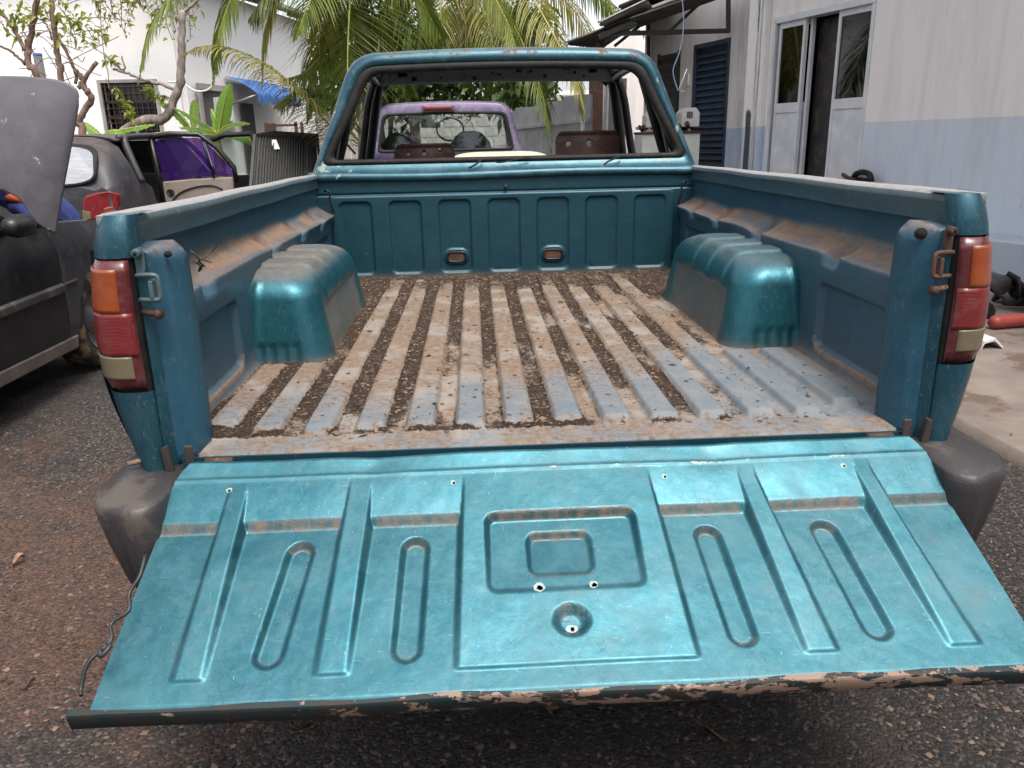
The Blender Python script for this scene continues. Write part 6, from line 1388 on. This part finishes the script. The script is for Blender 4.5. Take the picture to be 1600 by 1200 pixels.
p = (-3.382, 7.350, 0.831); m = MB(); m.tube([Vector(at(p, -.006))+Vector((.035*math.cos(t), 0, .032*math.sin(t))) for t in [2*math.pi*k/20 for k in range(21)]], .006, 6); m.build('speaker_ring', BLACKT, d, True)
m = MB(); q = Vector(at(p, -.004)); m.cyl(q, q+Vector((0, -.004, 0)), .022, 16); m.build('speaker', HOLE, d)
# front door, further away
slope = .10
o5 = [(-3.162, 8.250, 1.364), (-3.009, 8.250, 1.418), (-2.716, 8.250, 1.426), (-2.678, 8.250, 1.311), (-2.678, 8.250, 0.857)]
d, at = door(o5, [[(-3.126, 8.250, 1.364), (-2.999, 8.250, 1.382), (-2.750, 8.250, 1.384), (-2.717, 8.250, 1.291), (-2.723, 8.250, 0.989), (-2.932, 8.250, 0.979)]], 8.25, 'front door swung open with clear glass', [GLASS], BLACKT)
bar(d, [o5[0], o5[1], o5[2], o5[3], o5[4], (-2.698, 8.250, 0.621)], .03, BLACKT); m = MB(); m.prism([at(p) for p in ((-2.978, 8.250, 0.966), (-2.695, 8.250, 0.974), (-2.684, 8.250, 0.546), (-3.003, 8.250, 0.517))], (0, .06, 0)); m.build('door_card', BLACKT, d, bevel=.01)
# ------------------------------------------------------------ stack of black grilles
ST = thing('steel_grille_panel', (-2.556, 7.400, -1.664)[:2]+(0,), 'x', 'grille panel'); 
g0, g1, g2, g3 = [Vector(v) for v in ((-2.489, 7.600, 1.407), (-2.089, 8.400, 1.378), (-1.909, 6.900, 0.828), (-2.204, 6.500, 0.858))]
ST['label'] = 'foremost black steel grille panel leaning in a stack right of the open car doors'; ST['group'] = 'stack of black grille panels'
foot0, foot1 = Vector((g0.x+.05, 6.4, .05)), Vector((g1.x+.2, 6.7, .05)); tp0, tp1 = Vector(g0), Vector(g1)
fr2 = MB(); 
for a, b in ((foot0, foot1), (tp0, tp1), (foot0, tp0), (foot1, tp1)): m = MB(); m.beam(a, b, .03, .02); m.build('frame_bar', BLACKM, ST)
for k in range(1, 20):
    a, b = foot0.lerp(foot1, k/20), tp0.lerp(tp1, k/20); m = MB(); m.beam(a, b, .012, .012, (1, 0, 0)); m.build('bar', BLACKM, ST)
m = MB(); a = tp0.lerp(tp1, .28)+Vector((0, -.02, -.05)); m.prism([a, a+Vector((.06, .02, .0)), a+Vector((.10, -.03, -.10)), a+Vector((.04, -.05, -.10))], (0, -.004, .002)); m.build('paper_tag', WHITEP, ST)
def copytree(o, parent=None, dl=None):
    c = o.copy(); C.objects.link(c)
    if parent: c.parent = parent
    if dl is not None: c.location = o.location+dl
    for ch in list(o.children): copytree(ch, c)
    return c
names_ = ['second black grille panel of the leaning stack, just behind the foremost', 'third black grille panel from the front of the leaning stack', 'fourth black grille panel from the front of the leaning stack', 'rearmost black grille panel of the leaning stack']
for k in range(4):
    c = copytree(ST, None, Vector((.025*(k+1), .10*(k+1), .008*(k+1)))); c['label'] = names_[k]
    c.rotation_euler = (0, 0, .015*(k+1))
    for ch in list(c.children):
        if ch.name.startswith('paper_tag'): bpy.data.objects.remove(ch)
CHR = thing('wooden_stool', (-2.995, 10.500, 1.491), 'small dark wooden chair frame on the far side of the black grille panels', 'chair')
x, y, z = (-3.094, 10.500, 1.493); CHR.location = (x, y, 0); OFF[CHR] = Vector((x, y, 0))
for dx_, dy_ in ((0, 0), (.42, 0), (0, .4), (.42, .4)): MB().box(x+dx_, x+dx_+.04, y+dy_, y+dy_+.04, 0, z+.12).build('leg', RUSTM, CHR)
MB().box(x, x+.16, y-.02, y, z-.08, z+.10).build('back_board', RUSTM, CHR); MB().box(x, x+.46, y, y+.44, z-.12, z-.09).build('seat', RUSTM, CHR); MB().box(x, x+.46, y, y+.03, z+.06, z+.09).build('rail', RUSTM, CHR)
# ------------------------------------------------------------ dark hatchback at left with raised hood
SILLM = M('dusty_sill', (.16, .125, .11), (.10, .08, .075), 8, .6)
DC = thing('dark_car', (-3.22, 2.0, 0), 'dark scratched hatchback cut off by the left frame edge with its hood raised', 'car')
XS = -2.42; xcd = -3.22
def side_sheet(y0, y1, z0, z1, name, mat, parent, xf, arch=None, n=90, mz=50, flip=False, mirror=False):
    Yg, Zg = np.meshgrid(np.linspace(y0, y1, n), np.linspace(0, 1, mz), indexing='ij')
    zt2 = z1(Yg) if callable(z1) else z1+0*Yg; zb2 = z0(Yg) if callable(z0) else z0+0*Yg; Zg = zb2+(zt2-zb2)*Zg
    keep = None
    if arch:
        ay, az, ar = arch; r_ = np.hypot(Yg-ay, Zg-az); rc = np.hypot((Yg[:-1, :-1]+Yg[1:, 1:])/2-ay, (Zg[:-1, :-1]+Zg[1:, 1:])/2-az); keep = rc > ar
        k_ = np.where(r_ < ar+.0, (ar)/np.maximum(r_, 1e-3), 1); k_ = np.where(r_ > ar-.05, k_, 1); Yg = ay+(Yg-ay)*k_; Zg = az+(Zg-az)*k_
    Xg = xf(Yg, Zg)
    if mirror: Xg = 2*xcd-Xg
    return gridmesh(name, np.stack([Xg, Yg, Zg], -1), mat, parent, {}, keep, flip)
def dxf(Y_, Z_):
    return XS+.012*np.sin((Z_-.2)*3)-.05*np.clip((Z_-.70)/.2, 0, 1)**2-.03*np.clip((.35-Z_)/.15, 0, 1)-.22*np.clip((Y_-3.25)/.75, 0, 1)**2.2
bz_ = lambda Y_: .905-.035*np.clip((Y_-2.7), 0, 2)-.02*np.clip(Y_-3.3, 0, 1)
for mir in (False, True):
    sg = -1 if mir else 1
    dr = side_sheet(1.98, 2.95, lambda Y_: .275+0*Y_, lambda Y_: .905+0*Y_, 'front_door', DARKP, DC, lambda a, b: dxf(a, b)+.004, mirror=mir)
    side_sheet(2.962, 3.98, .26, bz_, 'front_fender', SLATEP, DC, dxf, arch=(3.42, .30, .335), mirror=mir)
    side_sheet(.3, 1.97, .275, lambda Y_: .905+0*Y_, 'rear_side_panel', DARKP, DC, dxf, arch=(.85, .30, .33), mirror=mir)
    X = lambda a: a if not mir else 2*xcd-a
    m = MB(); m.prism([(X(XS+.012), 1.98, .505), (X(XS+.030), 1.98, .52), (X(XS+.030), 1.98, .555), (X(XS+.012), 1.98, .57)], (0, .965, .018)); m.build('door_moulding', GREYPL, dr, bevel=.004)
    m = MB(); m.prism([(X(XS+.010), 2.97, .560), (X(XS+.022), 2.97, .566), (X(XS+.022), 2.97, .574), (X(XS+.01), 2.97, .58)], (0, .14, .004)); m.build('fender_strip', GREYPL, DC)
    m = MB(); m.prism([(X(XS-.03), .9, .19), (X(XS-.012), .9, .20), (X(XS-.004), .9, .265), (X(XS-.02), .9, .275)], (0, 2.15, 0)); m.build('sill', SILLM, DC, bevel=.004)
    for wy in (3.42, .85):
        m = MB(); rgs = [[(X(XS-.045-p_), wy+rq*math.cos(t), .285+rq*math.sin(t)) for t in [2*math.pi*k/48 for k in range(48)]] for p_, rq in ((.02, .18), (.0, .20), (-.005, .255), (.02, .283), (.05, .287), (.15, .287), (.17, .26))]; m.loft(rgs, True, False, False); w_ = m.build('wheel', TYRE, DC, True)
        m = MB(); m.loft([[(X(XS-.07-p_), wy+rq*math.cos(t), .285+rq*math.sin(t)) for t in [2*math.pi*k/24 for k in range(24)]] for p_, rq in ((-.02, .185), (.03, .17), (.035, .08), (.0, .06))], True, False, True); m.build('rim', RIM, w_, True)
    m = MB(); m.tube(catmull([(X(XS-.10), 2.75, .93), (X(XS-.22), 2.35, 1.12), (X(XS-.30), 2.0, 1.30), (X(XS-.31), 1.2, 1.34), (X(XS-.28), .5, 1.26), (X(XS-.14), .2, .95)], 5), .025, 8); m.build('roof_frame', BLACKT, DC, True)
    m = MB(); m.prism([(X(XS-.06), 2.70, .91), (X(XS-.20), 2.30, 1.12), (X(XS-.28), 1.95, 1.29), (X(XS-.28), 1.1, 1.32), (X(XS-.06), 1.1, .91)], (-.006 if not mir else .006, 0, 0)); m.build('side_glass', GLASSD, DC)
    m = MB(); m.box(min(X(XS-.055), X(XS-.01)), max(X(XS-.055), X(XS-.01)), 1.0, 2.95, .898, .915); m.build('belt_trim', BLACKT, DC, bevel=.004)
m = MB(); m.box(XS-1.35, XS-.2, .5, 2.0, 1.33, 1.36); m.build('roof', DARKP, DC, bevel=.02)
MB().prism([(xcd-.68, 2.78, .93), (xcd+.68, 2.78, .93), (xcd+.5, 1.98, 1.33), (xcd-.5, 1.98, 1.33)], (0, .006, .0)).build('windscreen', GLASSD, DC)
MB().box(xcd-.76, xcd+.76, .25, .35, .3, .93).build('tail_panel', DARKP, DC, bevel=.03); MB().box(xcd-.62, xcd+.62, 3.85, 3.98, .25, .72).build('front_bumper', GREYPL, DC, bevel=.03)
MB().box(xcd-.70, xcd+.70, .5, 3.9, .22, .28).build('floor_pan', DARKM, DC); MB().box(xcd-.55, xcd+.5, 3.0, 3.75, .4, .80).build('engine', DARKM, DC, bevel=.04); MB().box(xcd-.72, xcd+.72, 2.72, 2.95, .80, .92).build('cowl', BLACKT, DC, bevel=.02)
# edge of the wing around the engine bay
m = MB(); m.tube(catmull([(XS-.06, 2.75, .905), (XS-.06, 3.0, .893), (XS-.07, 3.4, .868), (XS-.17, 3.75, .838), (XS-.30, 3.95, .80)], 4), .014, 8); m.build('wing_edge', GREYP, DC, True)
MB().cyl((XS-.0, 2.70, .80), (XS+.012, 2.70, .80), .001, 6) if False else None
# mirror
mc = Vector((-2.340, 2.524, 0.931)); m = MB(); R8 = []
for t_, s_ in ((0, .45), (.15, .8), (.4, 1), (.75, 1), (.95, .85), (1, .5)):
    R8.append([(mc.x-.06+.05*s_*math.cos(a)*1.2+.05, mc.y-.09+.18*t_, mc.z+.055*s_*math.sin(a)) for a in [2*math.pi*k/18 for k in range(18)]])
m.loft(R8, True); m.build('wing_mirror', BLACKT, DC, True)
m = MB(); m.prism([(XS-.03, mc.y-.02, .905), (XS-.03, mc.y+.14, .90), (mc.x-.03, mc.y+.08, mc.z-.02), (mc.x-.03, mc.y, mc.z-.02)], (.03, 0, .01)); m.build('mirror_foot', BLACKT, DC, bevel=.008)
# raised hood panel
HD = bpy.data.objects.new('raised_hood', None); C.objects.link(HD); HD.parent = DC; hl = Vector((-2.9, 2.9, .9)); HD.location = hl-DC.location; OFF[HD] = hl; HD['label'] = 'raised grey hood with scratches and rounded corners'
import bmesh as _bm
def polyat(pts, n):
    c = catmull(pts, 12); L = [0]
    for i in range(1, len(c)): L.append(L[-1]+(c[i]-c[i-1]).length)
    out = []; j = 0
    for k in range(n):
        t = L[-1]*k/(n-1)
        while j < len(c)-2 and L[j+1] < t: j += 1
        out.append(c[j].lerp(c[j+1], (t-L[j])/(L[j+1]-L[j]+1e-9)))
    return out
topc = polyat([(-3.494, 2.990, 1.645), (-3.026, 3.000, 1.655), (-2.549, 3.000, 1.647), (-2.358, 3.000, 1.637), (-2.245, 3.000, 1.620), (-2.185, 3.000, 1.594), (-2.163, 2.990, 1.549), (-2.168, 2.980, 1.496)], 90)
botc = polyat([(-3.542, 2.860, 1.100), (-2.967, 2.860, 1.109), (-2.602, 2.860, 1.091), (-2.532, 2.860, 1.070), (-2.481, 2.860, 1.033), (-2.462, 2.870, 0.976), (-2.431, 2.880, 0.908), (-2.366, 2.900, 0.851)], 90)
PH = np.zeros((90, 60, 3))
for i in range(90):
    for j in range(60):
        t = j/59; p = botc[i].lerp(topc[i], t); ed = min(1, (89-i)/14); p.y -= .045*(1-(1-ed)**2)*math.sin(math.pi*(.15+.7*t))+.006*mnoise.noise(Vector((p.x*2.5, 0, p.z*2.5)))+.002*mnoise.noise(Vector((p.x*9, 0, p.z*9)))
        PH[i, j] = p
o = gridmesh('hood_skin', PH, GREYP, HD, {'chip': .1}, flip=False); s = o.modifiers.new('Solidify', 'SOLIDIFY'); s.thickness = .022
# ------------------------------------------------------------ mechanic leaning into the engine bay
PE = thing('person', (-2.987, 3.750, -0.400)[:2]+(0,), 'person in blue overalls with orange bands leaning in behind the raised hood', 'person')
def skin(name, verts, edges, radii, mat, root=0, par=PE, sub=2):
    me = bpy.data.meshes.new(name); offv = OFF[par]; me.from_pydata([tuple(Vector(v)-offv) for v in verts], edges, []); o = bpy.data.objects.new(name, me); C.objects.link(o); o.parent = par; OFF[o] = offv
    o.modifiers.new('Skin', 'SKIN'); 
    sl_ = me.skin_vertices[0].data
    for i, r_ in enumerate(radii): sl_[i].radius = (r_, r_) if not hasattr(r_, '__len__') else r_; sl_[i].use_root = (i == root)
    s = o.modifiers.new('Subdivision', 'SUBSURF'); s.levels = s.render_levels = sub; me.materials.append(mat); me.shade_smooth(); return o
h0 = Vector((-2.768, 3.800, 0.956)); px0 = h0.x-.10; 
pel = Vector((px0, 3.86, .93)); che = Vector((px0-.34, 3.58, 1.20)); nek = Vector((px0-.50, 3.46, 1.24)); 
V8 = [pel, (pel+che)/2, che, nek, pel+Vector((.10, .0, -.05)), pel+Vector((.13, .02, -.46)), pel+Vector((.13, .10, -.84)), pel+Vector((-.09, .05, -.05)), pel+Vector((-.10, .10, -.46)), pel+Vector((-.10, .22, -.84)),
      che+Vector((.02, -.17, .0)), che+Vector((-.10, -.33, -.15)), che+Vector((-.24, -.32, -.26)), che+Vector((-.05, .18, .0)), che+Vector((-.20, .22, -.18)), che+Vector((-.34, .05, -.28))]
E8 = [(0, 1), (1, 2), (2, 3), (0, 4), (4, 5), (5, 6), (0, 7), (7, 8), (8, 9), (2, 10), (10, 11), (11, 12), (2, 13), (13, 14), (14, 15)]
skin('body', V8, E8, [(.15, .13), (.14, .12), (.16, .13), .06, .10, .075, .055, .10, .075, .055, .07, .05, .035, .07, .05, .035], BLUEO)
hd = nek+Vector((-.12, -.06, .0))
skin('head', [nek, hd, hd+Vector((-.07, -.03, .0))], [(0, 1), (1, 2)], [.05, .095, .08], SKIN); 
m = MB(); m.loft([[hd+Vector((.02, 0, .03))+Vector((.105*math.cos(t)*s_, .10*math.sin(t)*s_, .09*z)) for t in [2*math.pi*k/16 for k in range(16)]] for z, s_ in ((0, 1), (.5, .9), (.85, .55), (1, .15))], True); m.build('hair', HAIR, PE, True)
for w_ in (V8[12], V8[15]):
    P = Vector(w_); vv = [P, P+Vector((-.05, 0, -.03))]; ee = [(0, 1)]; rr2 = [.025, .032]
    for k in range(4): b = P+Vector((-.09, -.027+.018*k, -.05)); vv += [b, b+Vector((-.035-.004*(k in (1, 2)), 0, -.02)), b+Vector((-.055, 0, -.05))]; n0 = len(vv); ee += [(1, n0-3), (n0-3, n0-2), (n0-2, n0-1)]; rr2 += [.009, .0085, .007]
    vv += [P+Vector((-.05, -.045, -.05)), P+Vector((-.075, -.055, -.07))]; n0 = len(vv); ee += [(1, n0-2), (n0-2, n0-1)]; rr2 += [.011, .009]
    skin('hand', vv, ee, rr2, SKIN, sub=1)
for leg, dx_ in ((V8[6], 0), (V8[9], 0)):
    P = Vector(leg); m = MB(); m.loft([[(P.x+w*math.cos(t), P.y-.05*q+w*l*math.sin(t), z) for t in [2*math.pi*k/14 for k in range(14)]] for z, w, l, q in ((.01, .05, 2.6, 1), (.05, .052, 2.5, 1), (.09, .05, 1.6, .3), (.16, .05, 1.1, 0))], True); m.build('boot', BOOT, PE, True)
mid_ = (pel+che)/2
m = MB(); ax = (che-pel).normalized()
for c_, rr3 in ((che-ax*.02, .150),): m.tube([c_-ax*.02, c_+ax*.02], [rr3, rr3], 24, False)
m.build('reflective_band', ORANGE, PE, True)
m = MB(); c_ = Vector((-2.916, 3.620, 1.000)); m.tube([c_+Vector((-.10, 0, .03)), c_, c_+Vector((.05, 0, -.02))], [.03, .03, .025], 8); m.build('sleeve_band', ORANGE, PE, True)
m = MB(); m.tube(catmull([(-2.985, 3.680, 0.970), (-2.916, 3.660, 0.955), (-2.868, 3.640, 0.909), (-2.846, 3.620, 0.848)], 4), [.065]*13, 10); m.build('sleeve', BLUEO, PE, True)
# ------------------------------------------------------------ scraps at the right
def blob(name, c, s, mat, label, cat, seed, rough=.3, base=True):
    R_ = random.Random(seed); bm = _bm.new(); _bm.ops.create_icosphere(bm, subdivisions=4, radius=1)
    for v in bm.verts:
        p = v.co.copy(); n_ = 1+rough*mnoise.noise(p*1.6+Vector((seed, 0, 0)))+rough*.4*mnoise.noise(p*4+Vector((seed, 3, 0)))
        q = Vector([math.copysign(abs(t)**.75, t) for t in p])*n_; v.co = Vector((q.x*s[0], q.y*s[1], max(q.z, -.6)*s[2]))
    zmin = min(v.co.z for v in bm.verts); 
    for v in bm.verts: v.co.z -= zmin
    me = bpy.data.meshes.new(name); bm.to_mesh(me); bm.free(); me.shade_smooth(); me.materials.append(mat); o = bpy.data.objects.new(name, me); C.objects.link(o); o.location = c; prop(o, label, cat); return o
gq = (3.506, 3.649, 0.035); 
RB = thing('bumper_scrap', (gq[0]+.1, gq[1]+.15, .03), 'crumpled dark rubber and plastic bumper pieces piled on the concrete at the right edge', 'car parts')
for k in range(9):
    R_ = random.Random(40+k); x, y, z = gq[0]-.05+R_.uniform(-.15, .8), gq[1]+R_.uniform(.05, .6), .05+R_.uniform(0, .28)
    P = [Vector((x+.22*j*math.cos(k*.7), y+.16*j*math.sin(k*.9), z+.07*math.sin(j*1.5+k))) for j in range(4)]; m = MB(); c_ = catmull(P, 5)
    rg = []
    for i, p in enumerate(c_): w = .09+.03*math.sin(i*.8+k); rg.append([p+Vector((0, w*a, w*b)) for a, b in ((-1, -.5), (-.6, .5), (.5, .7), (1, -.1), (.7, -.25), (.4, .3), (-.4, .2), (-.7, -.6))])
    m.loft(rg, True); m.build('bumper_piece', BLACKR if k % 2 else GREYPL, RB, True)
q = (3.311, 3.424, 0.035); m = MB(); m.tube(catmull([(q[0]-.12, q[1], .075), (q[0], q[1]+.02, .08), (q[0]+.2, q[1]+.04, .08), (q[0]+.45, q[1]+.02, .075)], 5), [.03]+[.045]*14+[.035], 12); o = m.build('red_tube', REDPL, None, True); prop(o, 'faded red plastic tube lying before the dark scrap pile', 'tube')
q = (2.864, 2.946, 0.035); m = MB(); m.loft([[(q[0]+x, q[1]+y, .035+z) for x, z in ((-.05, 0), (-.03, .05), (.03, .07), (.09, .01), (.085, .0), (.03, .05), (-.03, .035), (-.045, 0))] for y in (-.02, .05, .16)], True); o = m.build('white_fragment', WHITEP, None, bevel=.004); prop(o, 'small bent white plastic fragment on the concrete behind the right tail light', 'fragment')
# black leaning wheel and blue strip on the platform edge
q = (4.500, 5.050, 0.624); 
WS = thing('old_wheel', (q[0], q[1], zp), 'old black wheel leaning on the platform at the right edge', 'wheel')
WS.location.z = .45; OFF[WS] = Vector((q[0], q[1], .45))
m = MB(); rgs = []
for k in range(33):
    t = 2*math.pi*k/32; rgs.append([(q[0]+.06*math.sin(a), q[1]+(.16+.055*math.cos(a))*math.cos(t), .45+.215+(.16+.055*math.cos(a))*math.sin(t)) for a in [2*math.pi*j/10 for j in range(10)]])
m.loft(rgs, True, False, False); m.build('tyre', BLACKR, WS, True); MB().cyl((q[0]-.03, q[1], .665), (q[0]+.03, q[1], .665), .11, 20).build('hub', RIM, WS, bevel=.01)
q = (4.420, 5.326, 0.543); m = MB(); m.box(q[0]-.03, q[0]+.03, q[1]-.10, q[1]+.18, .45, .50); o = m.build('blue_strip', BLUEP, None, bevel=.01); prop(o, 'dark blue metal strip lying on the platform edge', 'strip')
q = (3.680, 6.421, 0.837)
HS = thing('black_shoe', (q[0], q[1], q[2]-.04), 'x', 'hose'); HS.name = 'black_hose'; HS['label'] = 'looped black hose tangle on a stool seen just above the right bed rail'
m = MB(); m.tube(catmull([Vector(q)+Vector((0, -.22+.0, 0)), Vector(q)+Vector((0, -.16, .06)), Vector(q)+Vector((0, -.02, .075)), Vector(q)+Vector((0, .12, .05)), Vector(q)+Vector((.02, .18, .0)), Vector(q)+Vector((.05, .05, -.01)), Vector(q)+Vector((.02, -.15, .0))], 6), .028, 8); m.build('hose_loop', BLACKR, HS, True)
m = MB(); m.tube(catmull([Vector(q)+Vector((0, .10, 0)), Vector(q)+Vector((0, .28, .01)), Vector(q)+Vector((0, .40, .04))], 5), .02, 8); m.build('hose_end', RUSTM, HS, True)
SB = thing('wooden_crate', (q[0], q[1], .45), 'low crate on the platform carrying the black hose', 'crate'); OFF[SB] = Vector((q[0], q[1], .45))
MB().box(q[0]-.12, q[0]+.12, q[1]-.22, q[1]+.30, .45, q[2]-.035).build('crate_body', RUSTM, SB, bevel=.005)
# ------------------------------------------------------------ leaves, twigs on the ground and bumper
def groundleaf(p, L_, ang, label, col=DRYLEAF, seed=0):
    d = Vector((math.cos(ang), math.sin(ang), 0)); s_ = Vector((-d.y, d.x, 0)); m = MB(); v = []; f = []
    for i in range(9):
        t = i/8; w = L_*.24*math.sin(math.pi*t)**.8+.001; c_ = Vector(p)+d*L_*(t-.5)+Vector((0, 0, .006+.012*math.sin(t*4+seed)))
        v += [c_-s_*w+Vector((0, 0, .012)), c_, c_+s_*w+Vector((0, 0, .014*math.sin(seed+2)+.006))]
        if i: b = (i-1)*3; f += [(b, b+1, b+4, b+3), (b+1, b+2, b+5, b+4)]
    m.add(v, f); m.at['tone'] = [.5+.05*seed]*len(v); o = m.build('dry_leaf', col, None, True); prop(o, label, 'leaf', 'dry leaves on the ground behind the truck'); return o
groundleaf((0.003, 0.077, -0.010), .07, -.6, 'dry leaf on the dark ground below the middle of the tailgate lip', seed=1)
groundleaf((0.380, -0.017, -0.010), .11, -.3, 'long curled brown leaf on the ground below the right part of the tailgate', seed=2)
groundleaf((-0.581, 0.083, -0.010), .05, .2, 'small dark dead leaf just below the left half of the tailgate lip', seed=3)
groundleaf((-1.293, 0.270, -0.010), .035, .4, 'tiny pale leaf on the asphalt near the left tailgate corner', seed=4)
groundleaf((-1.662, 0.913, -0.010), .04, .9, 'tiny reddish leaf on the asphalt at the left frame edge', seed=5)
m = MB(); a = Vector((-.825, .00, .688)); m.tube([a, a+Vector((.05, .015, .008)), a+Vector((.10, .05, .012))], [.005, .006, .004], 6); o = m.build('twig', BARKB, None, True); prop(o, 'short brown twig lying on top of the left bumper end', 'twig')
GR = thing('dry_grass_tuft', (-.71, -.06, .62), 'tuft of dry straw stuck between the left bumper end and the tailgate', 'straw')
m = MB(); tone = []; R_ = random.Random(8)
for k in range(46):
    p = Vector((-.725+R_.uniform(-.012, .012), -.04+R_.uniform(-.05, .03), .60+R_.uniform(-.05, .03))); d = Vector((R_.gauss(0, .5), R_.gauss(-.2, .4), R_.gauss(.2, .8))).normalized()*R_.uniform(.02, .05)
    v, f = ribbon([p, p+d*.6, p+d+Vector((0, 0, -.01))], [.0015, .0018, .0005], 3); m.add(v, f); tone += [R_.random()]*len(v)
m.at['tone'] = tone; m.build('blades', DRYLEAF, GR)
for p_ in [q_ for q_ in bpy.data.objects if q_.type == 'EMPTY' and q_.parent is None and 'label' not in q_]: print('NOLABEL', p_.name)
